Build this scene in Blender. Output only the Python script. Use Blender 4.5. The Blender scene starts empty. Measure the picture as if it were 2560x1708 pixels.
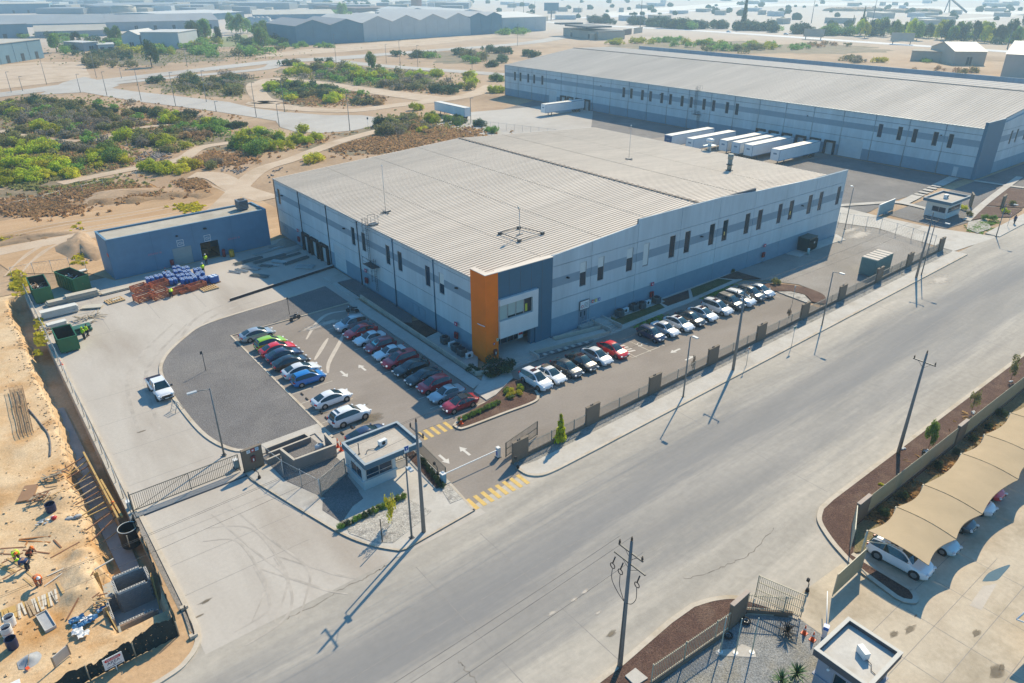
import bpy,math,random
from math import sin,cos,tan,pi,radians,hypot,atan2,sqrt
from mathutils import Vector,Matrix
random.seed(7)
SC=bpy.context.scene
COL=SC.collection
# ------------------------------------------------------------------ camera
YAW,PITCH,CAMH=51.759,26.536,43.0
cam_d=bpy.data.cameras.new('camera')
cam=bpy.data.objects.new('camera',cam_d);COL.objects.link(cam)
cam.location=(0,0,CAMH)
cam.rotation_euler=(radians(90-PITCH),0,radians(YAW-90))
cam_d.sensor_width=36.0;cam_d.lens=1805.8/2560*36
cam_d.clip_start=0.5;cam_d.clip_end=9000
SC.camera=cam
# ------------------------------------------------------------------ light
SUN_AZ,SUN_EL=25.5,39.8
W=bpy.data.worlds.new('World');SC.world=W;W.use_nodes=True
wn=W.node_tree.nodes;wl=W.node_tree.links
sky=wn.new('ShaderNodeTexSky');sky.sky_type='NISHITA';sky.sun_disc=False
sky.sun_elevation=radians(SUN_EL);sky.sun_rotation=radians(90-SUN_AZ)
sky.air_density=1.0;sky.dust_density=0.6;sky.ozone_density=2.0
bgn=wn['Background'];bgn.inputs[1].default_value=0.135
tint=wn.new('ShaderNodeMix');tint.data_type='RGBA';tint.blend_type='MULTIPLY';tint.inputs[0].default_value=1;tint.inputs[7].default_value=(.38,.88,1.12,1)
wl.new(sky.outputs[0],tint.inputs[6]);wl.new(tint.outputs[2],bgn.inputs[0])
sd=bpy.data.lights.new('sun','SUN');sd.energy=5.0;sd.angle=radians(0.5);sd.color=(1.0,0.845,0.60)
sun=bpy.data.objects.new('sun',sd);COL.objects.link(sun)
dv=Vector((cos(radians(SUN_AZ))*cos(radians(SUN_EL)),sin(radians(SUN_AZ))*cos(radians(SUN_EL)),sin(radians(SUN_EL))))
sun.rotation_euler=dv.to_track_quat('Z','Y').to_euler();sun.location=(0,0,200)
vs=SC.view_settings
SC.display_settings.display_device='sRGB'
vs.view_transform='Standard';vs.look='None';vs.exposure=0.31;vs.gamma=1.0;vs.use_curve_mapping=False
SC.render.engine='CYCLES'
SC.cycles.use_denoising=True
SC.cycles.max_bounces=6;SC.cycles.diffuse_bounces=3;SC.cycles.glossy_bounces=2;SC.cycles.transmission_bounces=2
HAZE=0.00031
SC.cycles.volume_bounces=1;SC.cycles.transparent_max_bounces=8
SC.cycles.caustics_reflective=False;SC.cycles.caustics_refractive=False
# ------------------------------------------------------------------ survey helpers
_cp,_sp,_c,_s=cos(radians(PITCH)),sin(radians(PITCH)),cos(radians(YAW)),sin(radians(YAW))
_F=Vector((_cp*_c,_cp*_s,-_sp));_R=Vector((_s,-_c,0));_U=_R.cross(_F)
FR=dict(a1=(0,0),a2=(640,0),a3=(1240,0),a4=(1860,0),b1=(0,420),b2=(640,420),b3=(1240,420),b4=(1860,420),c1=(0,840),c2=(640,840),c3=(1240,840),c4=(1860,840),d1=(0,1238),d2=(640,1238),d3=(1240,1238),d4=(1860,1238))
def gp(x,y,z=0.0):
 """survey: where the sight line through a measured point meets the level z (metres)"""
 d=_F*1805.8+_R*(x-1280)-_U*(y-854)
 t=(z-CAMH)/d.z
 return Vector((d.x*t,d.y*t,z))
def q(k,x,y,z=0.0):
 s=700/2335
 return gp(FR[k][0]+x*s,FR[k][1]+y*s,z)
def qs(k,pts,z=0.0):return[q(k,a,b,z)for a,b in pts]
# ------------------------------------------------------------------ mesh helpers
class MB:
 def __init__(s):s.v=[];s.f=[];s.m=[];s.sm=[]
 def face(s,pts,m=0,smooth=False):
  n=len(s.v);s.v+=[tuple(p)for p in pts];s.f.append(tuple(range(n,n+len(pts))));s.m.append(m);s.sm.append(smooth)
 def mesh(s,vs,fs,m=0,smooth=False):
  n=len(s.v);s.v+=[tuple(p)for p in vs]
  for f in fs:s.f.append(tuple(i+n for i in f));s.m.append(m);s.sm.append(smooth)
 def box(s,x0,x1,y0,y1,z0,z1,m=0,M=None):
  vs=[Vector((x,y,z))for z in(z0,z1)for x,y in((x0,y0),(x1,y0),(x1,y1),(x0,y1))]
  if M:vs=[M@v for v in vs]
  s.mesh(vs,[(0,3,2,1),(4,5,6,7),(0,1,5,4),(1,2,6,5),(2,3,7,6),(3,0,4,7)],m)
 def cbox(s,c,size,rz=0,m=0,tilt=0):
  M=Matrix.Translation(Vector(c))@Matrix.Rotation(rz,4,'Z')@Matrix.Rotation(tilt,4,'Y')
  a,b,h=size[0]/2,size[1]/2,size[2]/2
  s.box(-a,a,-b,b,-h,h,m,M)
 def prism(s,pts,z0,z1,m=0,side=None):
  n=len(pts);a=[(p[0],p[1],z0)for p in pts];b=[(p[0],p[1],z1)for p in pts]
  ar=sum(pts[i][0]*pts[(i+1)%n][1]-pts[(i+1)%n][0]*pts[i][1]for i in range(n))
  if ar<0:a.reverse();b.reverse()
  s.face(b,m);s.face(a[::-1],m)
  for i in range(n):
   j=(i+1)%n;s.face((a[i],a[j],b[j],b[i]),m if side is None else side)
 def cyl(s,p0,p1,r0,r1=None,n=8,m=0,caps=True,smooth=True):
  p0=Vector(p0);p1=Vector(p1);r1=r0 if r1 is None else r1
  d=(p1-p0)
  if d.length<1e-6:return
  d.normalize();u=d.orthogonal().normalized();w=d.cross(u)
  k=len(s.v)
  for p,r in((p0,r0),(p1,r1)):
   for i in range(n):
    a=2*pi*i/n;s.v.append(tuple(p+(u*cos(a)+w*sin(a))*r))
  for i in range(n):
   j=(i+1)%n;s.f.append((k+i,k+j,k+n+j,k+n+i));s.m.append(m);s.sm.append(smooth)
  if caps:
   s.f.append(tuple(k+i for i in range(n))[::-1]);s.m.append(m);s.sm.append(False)
   s.f.append(tuple(k+n+i for i in range(n)));s.m.append(m);s.sm.append(False)
 def tube(s,pts,r,n=6,m=0):
  for a,b in zip(pts,pts[1:]):s.cyl(a,b,r,r,n,m)
 def ring(s,c,axis,r,t,n=14,k=6,m=0):
  c=Vector(c);ax=Vector(axis).normalized();u=ax.orthogonal().normalized();w=ax.cross(u)
  vs=[];fs=[]
  for i in range(n):
   a=2*pi*i/n;e=u*cos(a)+w*sin(a)
   for j in range(k):
    b=2*pi*j/k;vs.append(c+e*(r+t*cos(b))+ax*t*sin(b))
  for i in range(n):
   for j in range(k):
    fs.append((i*k+j,((i+1)%n)*k+j,((i+1)%n)*k+(j+1)%k,i*k+(j+1)%k))
  s.mesh(vs,fs,m,True)
 def blob(s,c,r,n=8,rings=5,m=0,jit=0.0,flat=0.0):
  c=Vector(c);r=Vector(r)if hasattr(r,'__len__')else Vector((r,r,r));vs=[];fs=[]
  for i in range(rings+1):
   th=pi*i/rings
   for j in range(n):
    a=2*pi*j/n;k=1+random.uniform(-jit,jit)
    vs.append((c.x+r.x*k*sin(th)*cos(a),c.y+r.y*k*sin(th)*sin(a),c.z+r.z*k*cos(th)))
  for i in range(rings):
   for j in range(n):
    fs.append((i*n+j,(i+1)*n+j,(i+1)*n+(j+1)%n,i*n+(j+1)%n))
  s.mesh(vs,fs,m,True)
 def band(s,pts,w0,w1,z0,z1,m=0,closed=False):
  """a kerb-like strip: offsets w0..w1 to the left of the line, from z0 to z1"""
  n=len(pts);P=[Vector((p[0],p[1],0))for p in pts];L=[];Rr=[]
  for i in range(n):
   a=P[(i-1)%n]if(closed or i>0)else P[i]
   b=P[(i+1)%n]if(closed or i<n-1)else P[i]
   d=(b-a).normalized();nn=Vector((-d.y,d.x,0))
   L.append(P[i]+nn*w0);Rr.append(P[i]+nn*w1)
  for i in range(n if closed else n-1):
   j=(i+1)%n
   A=[Vector((v.x,v.y,z))for z in(z0,z1)for v in(L[i],L[j],Rr[j],Rr[i])]
   s.mesh(A,[(0,3,2,1),(4,5,6,7),(0,1,5,4),(2,3,7,6)]+([(3,0,4,7)]if i==0 and not closed else[])+([(1,2,6,5)]if i==n-2 and not closed else[]),m)
 def data(s,name,mats):
  me=bpy.data.meshes.new(name);me.from_pydata(s.v,[],s.f)
  for mt in(mats if isinstance(mats,(list,tuple))else[mats]):me.materials.append(mt)
  me.polygons.foreach_set('material_index',s.m);me.polygons.foreach_set('use_smooth',s.sm)
  me.update();return me
 def build(s,name,mats,parent=None,loc=None):
  o=bpy.data.objects.new(name,s.data(name,mats));COL.objects.link(o)
  if parent:o.parent=parent
  if loc is not None:o.location=loc
  return o
def tag(o,label,cat,group=None,kind=None):
 o['label']=label;o['category']=cat
 if group:o['group']=group
 if kind:o['kind']=kind
 return o
def thing(name,label,cat,loc=(0,0,0),rz=0.0,group=None):
 o=bpy.data.objects.new(name,None);COL.objects.link(o);o.location=loc;o.rotation_euler=(0,0,rz)
 o.empty_display_size=0.3
 return tag(o,label,cat,group)
def structure(o,label=None):
 o['kind']='structure'
 if label:o['label']=label
 return o
def put(name,me,parent=None,loc=(0,0,0),rz=0.0,sc=None):
 o=bpy.data.objects.new(name,me);COL.objects.link(o)
 if parent:o.parent=parent
 o.location=loc;o.rotation_euler=(0,0,rz)
 if sc is not None:o.scale=sc if hasattr(sc,'__len__')else(sc,sc,sc)
 return o
KIDS={}
def copy_tree(o,parent=None):
 c=o.copy();COL.objects.link(c)
 if parent:c.parent=parent
 for ch in list(o.children):copy_tree(ch,c)
 return c
def setmat(o,m,slot=0):
 o.material_slots[slot].link='OBJECT';o.material_slots[slot].material=m
def stuff(o):o['kind']='stuff';return o
def bez(pts,k=6):
 """smooth a polyline (Catmull-Rom)"""
 out=[];n=len(pts)
 for i in range(n-1):
  p0=pts[max(i-1,0)];p1=pts[i];p2=pts[i+1];p3=pts[min(i+2,n-1)]
  for j in range(k):
   t=j/k
   out.append(Vector([0.5*((2*b)+(-a+c)*t+(2*a-5*b+4*c-d)*t*t+(-a+3*b-3*c+d)*t**3)for a,b,c,d in zip(p0,p1,p2,p3)]))
 out.append(Vector(pts[-1]));return out
def arc(cx,cy,r,a0,a1,n=8):
 return[(cx+r*cos(radians(a0+(a1-a0)*i/n)),cy+r*sin(radians(a0+(a1-a0)*i/n)))for i in range(n+1)]
# ------------------------------------------------------------------ materials
MATS={}
def mat(name,col,rough=0.7,var=0.12,scale=2.0,metal=0.0,bump=0.0,stretch=(1,1,1),c2=None,spec=0.4,rnd=0.0,trans=0.0,coat=0.0,big=0.0,bigscale=0.08):
 if name in MATS:return MATS[name]
 m=bpy.data.materials.new(name);MATS[name]=m;m.use_nodes=True
 nt=m.node_tree;N=nt.nodes;L=nt.links;b=N['Principled BSDF']
 b.inputs['Roughness'].default_value=rough;b.inputs['Metallic'].default_value=metal
 b.inputs['Specular IOR Level'].default_value=spec
 if coat:b.inputs['Coat Weight'].default_value=coat;b.inputs['Coat Roughness'].default_value=0.04
 tc=N.new('ShaderNodeTexCoord');mp=N.new('ShaderNodeMapping');mp.inputs['Scale'].default_value=stretch
 L.new(tc.outputs['Object'],mp.inputs[0])
 no=N.new('ShaderNodeTexNoise');no.inputs['Scale'].default_value=scale;no.inputs['Detail'].default_value=6;no.inputs['Roughness'].default_value=0.62
 L.new(mp.outputs[0],no.inputs[0])
 mx=N.new('ShaderNodeMix');mx.data_type='RGBA'
 a=[max(0,x*(1-var))for x in col];d=[min(1,x*(1+var))for x in(c2 or col)]
 mx.inputs[6].default_value=(*a,1);mx.inputs[7].default_value=(*d,1)
 cr_=N.new('ShaderNodeMapRange');cr_.inputs[1].default_value=0.3;cr_.inputs[2].default_value=0.7
 L.new(no.outputs[0],cr_.inputs[0]);L.new(cr_.outputs[0],mx.inputs[0])
 out=mx.outputs[2]
 if big:
  n2=N.new('ShaderNodeTexNoise');n2.inputs['Scale'].default_value=bigscale;n2.inputs['Detail'].default_value=4
  L.new(mp.outputs[0],n2.inputs[0])
  r2=N.new('ShaderNodeMapRange');r2.inputs[1].default_value=0.3;r2.inputs[2].default_value=0.7
  r2.inputs[3].default_value=1-big;r2.inputs[4].default_value=1+big;L.new(n2.outputs[0],r2.inputs[0])
  hs=N.new('ShaderNodeHueSaturation');L.new(out,hs.inputs['Color']);L.new(r2.outputs[0],hs.inputs['Value']);out=hs.outputs[0]
 if rnd:
  oi=N.new('ShaderNodeObjectInfo');r3=N.new('ShaderNodeMapRange');r3.inputs[3].default_value=1-rnd;r3.inputs[4].default_value=1+rnd
  L.new(oi.outputs['Random'],r3.inputs[0])
  h3=N.new('ShaderNodeHueSaturation');L.new(out,h3.inputs['Color']);L.new(r3.outputs[0],h3.inputs['Value'])
  r4=N.new('ShaderNodeMapRange');r4.inputs[3].default_value=0.5-rnd*0.06;r4.inputs[4].default_value=0.5+rnd*0.06
  L.new(oi.outputs['Random'],r4.inputs[0]);L.new(r4.outputs[0],h3.inputs['Hue']);out=h3.outputs[0]
 L.new(out,b.inputs['Base Color'])
 if bump:
  bm=N.new('ShaderNodeBump');bm.inputs['Strength'].default_value=bump;bm.inputs['Distance'].default_value=0.05
  L.new(no.outputs[0],bm.inputs['Height']);L.new(bm.outputs[0],b.inputs['Normal'])
 if trans:
  tr=N.new('ShaderNodeBsdfTranslucent');L.new(out,tr.inputs[0]);ad=N.new('ShaderNodeMixShader');ad.inputs[0].default_value=trans
  L.new(b.outputs[0],ad.inputs[1]);L.new(tr.outputs[0],ad.inputs[2]);L.new(ad.outputs[0],N['Material Output'].inputs[0])
 return m
def ground(name,cols,s1,s2,rough=0.9,bump=0.2,stretch=(1,1,1),rot=0.0,s3=None,fine=0.12,contrast=(0.32,0.68)):
 """ground material: three colours mixed by two noises, plus fine grain"""
 m=bpy.data.materials.new(name);MATS[name]=m;m.use_nodes=True
 nt=m.node_tree;N=nt.nodes;L=nt.links;b=N['Principled BSDF']
 b.inputs['Roughness'].default_value=rough;b.inputs['Specular IOR Level'].default_value=0.25
 tc=N.new('ShaderNodeTexCoord');mp=N.new('ShaderNodeMapping');mp.inputs['Scale'].default_value=stretch;mp.inputs['Rotation'].default_value=(0,0,rot)
 L.new(tc.outputs['Object'],mp.inputs[0])
 def noise(sc,det,src,rg=0.6,dist=0.0):
  n=N.new('ShaderNodeTexNoise');n.inputs['Scale'].default_value=sc;n.inputs['Detail'].default_value=det;n.inputs['Roughness'].default_value=rg
  n.inputs['Distortion'].default_value=dist
  L.new(src,n.inputs[0]);return n
 def rng(src,a,c,lo=0.0,hi=1.0):
  r=N.new('ShaderNodeMapRange');r.inputs[1].default_value=a;r.inputs[2].default_value=c;r.inputs[3].default_value=lo;r.inputs[4].default_value=hi
  L.new(src,r.inputs[0]);return r.outputs[0]
 n1=noise(s1,7,mp.outputs[0],0.65,0.4);n2=noise(s2,6,mp.outputs[0],0.6);nf=noise(s3 or 7.0,4,tc.outputs['Object'],0.7)
 m1=N.new('ShaderNodeMix');m1.data_type='RGBA';m1.inputs[6].default_value=(*cols[0],1);m1.inputs[7].default_value=(*cols[1],1)
 L.new(rng(n1.outputs[0],*contrast),m1.inputs[0])
 m2=N.new('ShaderNodeMix');m2.data_type='RGBA';m2.inputs[7].default_value=(*cols[2],1)
 L.new(m1.outputs[2],m2.inputs[6]);L.new(rng(n2.outputs[0],0.5,0.72),m2.inputs[0])
 hs=N.new('ShaderNodeHueSaturation');L.new(m2.outputs[2],hs.inputs['Color']);L.new(rng(nf.outputs[0],0.3,0.7,1-fine,1+fine),hs.inputs['Value'])
 L.new(hs.outputs[0],b.inputs['Base Color'])
 if bump:
  bm=N.new('ShaderNodeBump');bm.inputs['Strength'].default_value=bump;bm.inputs['Distance'].default_value=0.08
  L.new(nf.outputs[0],bm.inputs['Height']);L.new(bm.outputs[0],b.inputs['Normal'])
 m['hue_node']=hs.name
 return m
# ------------------------------------------------------------------ ground
def sheet(name,pts,z,m,label=None):
 b=MB();P=[(p[0],p[1],z)for p in pts];n=len(P)
 if sum(P[i][0]*P[(i+1)%n][1]-P[(i+1)%n][0]*P[i][1]for i in range(n))<0:P.reverse()
 b.face(P);return structure(b.build(name,m),label)
def slab(name,pts,z0,z1,m,side=None,label=None):
 b=MB();b.prism(pts,z0,z1,0,1 if side else None)
 return structure(b.build(name,[m,side]if side else m),label)
M_sand=ground('sandy_ground',[(.36,.235,.14),(.47,.335,.215),(.22,.14,.075)],.035,.022,stretch=(1,1,1),s3=1.3,fine=.16)
M_far=M_sand
M_dirt=ground('pale_dirt',[(.44,.27,.14),(.56,.385,.23),(.30,.175,.08)],.10,.05,stretch=(.5,1.6,1),rot=.35,s3=2.2,fine=.12,bump=.5)
M_track=ground('dirt_track',[(.49,.365,.255),(.56,.445,.33),(.39,.28,.18)],.2,.08,s3=2.5,fine=.1)
M_site=ground('site_soil',[(.56,.37,.195),(.66,.50,.32),(.44,.215,.06)],.22,.13,s3=5.0,fine=.16,bump=.5)
M_gravel=ground('grey_gravel',[(.155,.145,.142),(.20,.188,.182),(.24,.225,.21)],.25,.1,s3=9,fine=.45,bump=1.0)
M_gravel2=ground('brown_gravel',[(.25,.225,.20),(.31,.28,.25),(.36,.33,.30)],.2,.09,s3=7,fine=.35,bump=1.0)
M_pebble=ground('pale_pebbles',[(.38,.35,.31),(.52,.49,.44),(.22,.20,.18)],2.0,1.2,s3=9,fine=.5,bump=1.0)
M_strip=ground('grey_pebbles',[(.25,.24,.22),(.35,.33,.30),(.15,.145,.135)],2.0,1.2,s3=8,fine=.5,bump=1.0)
M_mulch=ground('red_brown_mulch',[(.085,.045,.035),(.13,.075,.055),(.17,.11,.08)],.9,.4,s3=8,fine=.5,bump=1.0)
M_yard=ground('yard_concrete',[(.43,.385,.335),(.50,.455,.40),(.36,.31,.26)],.16,.09,stretch=(1.4,.35,1),s3=3,fine=.05,bump=.05)
M_conc=ground('pale_concrete',[(.46,.425,.375),(.53,.495,.445),(.38,.34,.29)],.5,.2,s3=4,fine=.07,bump=.08)
M_kerb=ground('kerb_concrete',[(.50,.43,.34),(.57,.50,.41),(.42,.34,.24)],.7,.3,s3=4,fine=.07,bump=.08)
M_park=ground('parking_asphalt',[(.255,.22,.19),(.30,.262,.228),(.21,.178,.15)],.18,.1,stretch=(.6,1,1),s3=4,fine=.08,bump=.1)
M_lane2=ground('far_lane_concrete',[(.42,.385,.345),(.50,.465,.42),(.36,.32,.28)],.06,.03,s3=1,fine=.05,bump=0)
M_road=ground('road_concrete',[(.37,.335,.285),(.52,.465,.39),(.30,.27,.235)],.26,.09,stretch=(.14,1,1),s3=1.4,fine=.10,contrast=(.38,.62),bump=.06)
def road_wear(m):
 """traffic polish: greyer, darker wheel bands along the middle of the road"""
 nt=m.node_tree;N=nt.nodes;L=nt.links;b=N['Principled BSDF'];src=N[m['hue_node']].outputs[0]
 tc=N.new('ShaderNodeTexCoord');sx=N.new('ShaderNodeSeparateXYZ');L.new(tc.outputs['Object'],sx.inputs[0])
 mp=N.new('ShaderNodeMapping');mp.inputs['Scale'].default_value=(.03,.42,1);L.new(tc.outputs['Object'],mp.inputs[0])
 no=N.new('ShaderNodeTexNoise');no.inputs['Scale'].default_value=1.0;no.inputs['Detail'].default_value=9;no.inputs['Roughness'].default_value=.72;L.new(mp.outputs[0],no.inputs[0])
 ad=N.new('ShaderNodeMath');ad.operation='MULTIPLY_ADD';L.new(no.outputs[0],ad.inputs[0]);ad.inputs[1].default_value=13.0;L.new(sx.outputs[1],ad.inputs[2])
 sk=N.new('ShaderNodeMath');sk.operation='MULTIPLY_ADD';L.new(sx.outputs[0],sk.inputs[0]);sk.inputs[1].default_value=-.012;L.new(ad.outputs[0],sk.inputs[2])
 rp=N.new('ShaderNodeValToRGB');mr=N.new('ShaderNodeMapRange');mr.inputs[1].default_value=26;mr.inputs[2].default_value=52;L.new(sk.outputs[0],mr.inputs[0])
 L.new(mr.outputs[0],rp.inputs[0]);e=rp.color_ramp.elements
 e[0].position=0.0;e[0].color=(0,0,0,1);e[1].position=1.0;e[1].color=(0,0,0,1)
 for p,v in((.24,.15),(.36,.75),(.46,.55),(.55,1.0),(.66,.8),(.76,.35),(.88,.1)):
  x=e.new(p);x.color=(v,v,v,1)
 mx=N.new('ShaderNodeMix');mx.data_type='RGBA';mx.blend_type='MIX';mx.inputs[7].default_value=(.19,.19,.195,1)
 sc=N.new('ShaderNodeMath');sc.operation='MULTIPLY';sc.inputs[1].default_value=.8;L.new(rp.outputs[0],sc.inputs[0])
 L.new(sc.outputs[0],mx.inputs[0]);L.new(src,mx.inputs[6]);L.new(mx.outputs[2],b.inputs['Base Color'])
road_wear(M_road)
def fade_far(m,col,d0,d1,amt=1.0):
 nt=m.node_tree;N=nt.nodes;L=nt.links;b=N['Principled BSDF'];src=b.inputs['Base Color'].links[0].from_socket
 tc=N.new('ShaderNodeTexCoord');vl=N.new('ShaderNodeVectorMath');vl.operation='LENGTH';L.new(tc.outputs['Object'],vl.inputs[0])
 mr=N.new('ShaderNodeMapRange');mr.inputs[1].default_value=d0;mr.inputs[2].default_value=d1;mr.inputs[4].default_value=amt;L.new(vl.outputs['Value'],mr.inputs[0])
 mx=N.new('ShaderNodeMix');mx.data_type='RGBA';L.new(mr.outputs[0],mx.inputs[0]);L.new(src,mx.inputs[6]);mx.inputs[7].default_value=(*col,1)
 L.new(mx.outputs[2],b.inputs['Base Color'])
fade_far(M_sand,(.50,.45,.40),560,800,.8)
HX0,HX1,HY0,HY1=-16.0,4.75,34.0,128.0
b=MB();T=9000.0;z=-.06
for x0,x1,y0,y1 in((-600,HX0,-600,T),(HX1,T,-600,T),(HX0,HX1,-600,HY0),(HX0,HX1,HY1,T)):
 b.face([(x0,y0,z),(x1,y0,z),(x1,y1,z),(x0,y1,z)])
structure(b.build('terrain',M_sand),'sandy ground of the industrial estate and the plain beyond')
# --- main road, driveway and yard
def kY(x):return 42.62+(x-36)*.0238
def fY(x):return 46.15+(x-36)*.0262
def sY(x):return kY(x)+2.35-(x-36)*.002
sheet('road',[(-60,4),(HX1+.4,4),(420,4),(420,60),(200,50.6),(150,46.4),(36,47.9),(5.2,47.9),(4.95,44.2),(4.0,42.7),(2.0,42.0),(-6,41.2),(-16,40.3),(-60,38)],0,M_road,'wide pale concrete road with grey wheel bands')
sheet('driveway',[(5.2,41.9),(30,41.9),(29.8,47.8),(24,56),(16,60.9),(5.2,60.9)],.004,M_yard,'pale concrete driveway to the sliding gate')
sheet('yard_paving',[(5.2,60.9),(25,60.9),(25,92),(43.9,92.4),(43.9,104),(47,104),(47,128),(5.0,126)],.006,M_yard,'pale concrete yard beside the warehouse')
sheet('parking_lot',[(24.55,56.5),(24.55,92.6),(44,92.6),(44,61.6),(96,61.6),(98.6,59),(95.6,54),(95.6,48.4),(60,46.9),(38,46.6),(36.3,44.4),(29.6,43.4),(29.6,56)],.010,M_park,'brownish asphalt car park of the warehouse')
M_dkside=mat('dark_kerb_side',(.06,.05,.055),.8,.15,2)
# --- gravel: L-shaped bed, and the lot at the far end
gl=bez([(18.0,64.9),(15.9,65.5),(14.3,70),(13.9,78),(14.25,86.5),(15.8,91.2),(19.3,95.4),(23.4,98.2),(34,99.6),(42.2,100.9)],5)
slab('gravel_bed',[(24.3,64.9)]+[(p.x,p.y)for p in gl]+[(42.2,93.1),(24.3,92.6)],0,.09,M_gravel,None,'dark grey gravel bed between yard and car park')
b=MB();b.band([(p.x,p.y)for p in gl],0.02,.42,0,.13);b.band([(42.22,92.85),(24.3,92.45),(24.3,61.5)],.02,.3,0,.14)
structure(b.build('kerb',M_kerb),'pale concrete kerb round the gravel bed')
slab('footpath',[(17.2,63.1),(17.6,64.85),(24.3,64.88),(24.3,57.2),(23.3,57.2),(23.3,63.3)],0,.12,M_conc,None,'pale concrete path round the pit walls')
sheet('gravel_lot',[(97.5,48.4),(136.6,49.6),(138.6,56),(139.2,62.8),(136.5,69),(128,73),(128,66),(98,66),(95.8,62.5),(98.8,59.6),(101.4,55.5),(101.2,52),(100,50)],.012,M_gravel2,'grey brown gravel lot at the far end of the warehouse')
sheet('gravel_ground',[(128.8,70),(149,69),(158,70.2),(193.5,69),(194,232),(150,214),(131.5,133),(131,128)],.010,M_gravel,'dark gravel ground between the two warehouses')
sheet('gravel_ground',[(149.5,54),(150,66),(194,66.5),(240,66.6),(240,59),(206,57),(158,53)],.008,M_gravel,'dark gravel ground by the far gatehouse')
sheet('side_drive',[(137.4,47.2),(137.9,52.8),(139.6,62.6),(136.6,69.6),(130,72),(130,76.5),(148,75),(147.6,66),(148.3,57),(149.8,52),(152.5,45.6)],.016,M_conc,'pale concrete drive between the two warehouses')
sheet('dock_apron',[(150,104),(194,104),(194,148),(150,152)],.016,M_park,'concrete apron with parked trailers')
sheet('dock_apron',[(131.5,176),(165,169),(194,198),(194,218),(150,226),(134,212)],.016,M_lane2,'pale concrete apron with a single trailer')
# --- near pavement with its kerb
xs=[38.5+i*6.5 for i in range(16)]
outer=[(36.35,47.6),(36.35,46.0)]+[(p.x,p.y)for p in bez([(36.4,45.4),(36.55,43.9),(37.6,42.95),(39.5,42.75)],4)]+[(x,kY(x))for x in xs[1:]]+[(137,45.02)]
inner=[(137,47.45)]+[(x,sY(x))for x in xs[::-1]]
slab('sidewalk',outer[2:]+inner,0,.14,M_conc,None,'pale concrete pavement along the road')
b=MB();b.band(outer[2:],-.16,.14,0,.146);structure(b.build('kerb',M_kerb),'kerb of the pavement along the road')
slab('gravel_strip',[(36.4,46.4)]+[(36.75,45.35)]+[(x,sY(x))for x in xs]+[(137,47.5),(137,48.9)]+[(x,fY(x)+.15)for x in xs[::-1]],0,.12,M_strip,None,'pebble strip at the foot of the railing')
slab('sidewalk',[(152.2,45.45),(420,52.6),(420,55.2),(160,48.2),(152.2,48.0)],0,.14,M_conc,None,'pavement beyond the side drive')
for i,P in enumerate(([(157.5,53.2),(152.6,51.4),(151.4,49),(156.6,48.6),(163,52)],[(162,54.6),(158,53.6),(163.4,52.4),(168,49.2),(176,50),(172,56)],[(176,58),(173,56.2),(177,50.4),(195,51.4),(193,60)])):
 slab('lawn_bed',P,0,.1,M_pebble if i==0 else M_mulch,None,'planting bed by the far gatehouse')
# --- island with the guard hut
isl=[(29.4,42.7),(21.9,42.2)]+[(p.x,p.y)for p in bez([(21.3,42.4),(19.9,44.2),(18.6,46.8),(17.5,50.5),(16.4,54.6),(15.1,59.6)],5)]+[(15.0,61.0),(24.6,61.2),(24.6,57.0),(29.75,56.5),(30.1,54.1),(29.9,47.4)]
slab('sidewalk',isl,0,.13,M_conc,None,'concrete island with the guard hut')
b=MB();b.band(isl[:-3]+[],0,-.2,0,.137);b.band([(29.75,47.6),(29.6,45),(29.4,42.7)],.02,-.2,0,.137);structure(b.build('kerb',M_kerb),'kerb round the guard hut island')
slab('gravel_bed',[(17.6,57.4),(17.3,62.4),(22.6,62.9),(23.2,57.0),(23.9,55.8),(22.6,54.4),(22.4,51.6),(19.6,52.2)],.1,.15,M_gravel,None,'grey gravel inside the wire fence by the pit')
slab('gravel_bed',[(18.5,51.2),(19.2,52.6),(22.4,52.3),(22.2,50.4),(20.9,50.0),(19.9,49.2),(19.1,48.6)],.1,.145,M_gravel,None,'dark gravel bed at the hut')
slab('pebble_bed',[(19.0,46.9),(20.1,44.6),(21.4,43.5),(24.6,44.4),(26.2,45.0),(25.4,47.7),(19.2,47.9)],.1,.16,M_pebble,None,'pale pebble bed with young tree')
slab('pebble_bed',[(28.1,44.8),(29.4,44.7),(29.6,47.2),(28.6,47.0)],.1,.16,M_pebble,None,'small pebble bed by the car barrier')
slab('soil_bed',[(28.3,47.4),(29.4,47.3),(29.8,54.0),(28.9,54.2)],.1,.16,M_mulch,None,'narrow soil bed along the hut railing')
# --- island nose by the car park exit and the front planters
nose=[(41.9,57.3),(38.6,56.7),(36.4,56.0)]+[(p.x,p.y)for p in bez([(35.6,55.5),(35.7,54.6),(36.6,54.15),(41.5,53.9),(45.6,53.7),(46.9,54.4),(47.5,55.6)],5)]+[(47.6,58.2),(47.1,59.5),(43.0,57.6)]
slab('planter_island',nose,0,.15,M_mulch,M_kerb,'kerbed planter island with hedge and succulents')
b=MB();b.band(nose[2:-3],0,.3,0,.17);structure(b.build('kerb',M_kerb),'kerb round the planter island')
slab('footpath',[(43.2,57.8),(47.2,59.7),(48,61.2),(53.6,61.5),(62.8,61.0),(66.6,60.9),(82,61.3),(96.0,62.1),(98.4,65),(47.2,65),(43.8,61.5),(41.6,60),(41.6,57.5)],0,.14,M_conc,None,'concrete walk in front of the warehouse')
slab('footpath',[(41.9,60.6),(43.7,61.2),(43.7,92.4),(41.9,92.4)],0,.13,M_conc,None,'concrete walk beside the car park')
lawn_m=ground('lawn',[(.075,.085,.03),(.11,.12,.045),(.16,.13,.07)],.8,.4,s3=8,fine=.5,bump=1.0)
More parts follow.
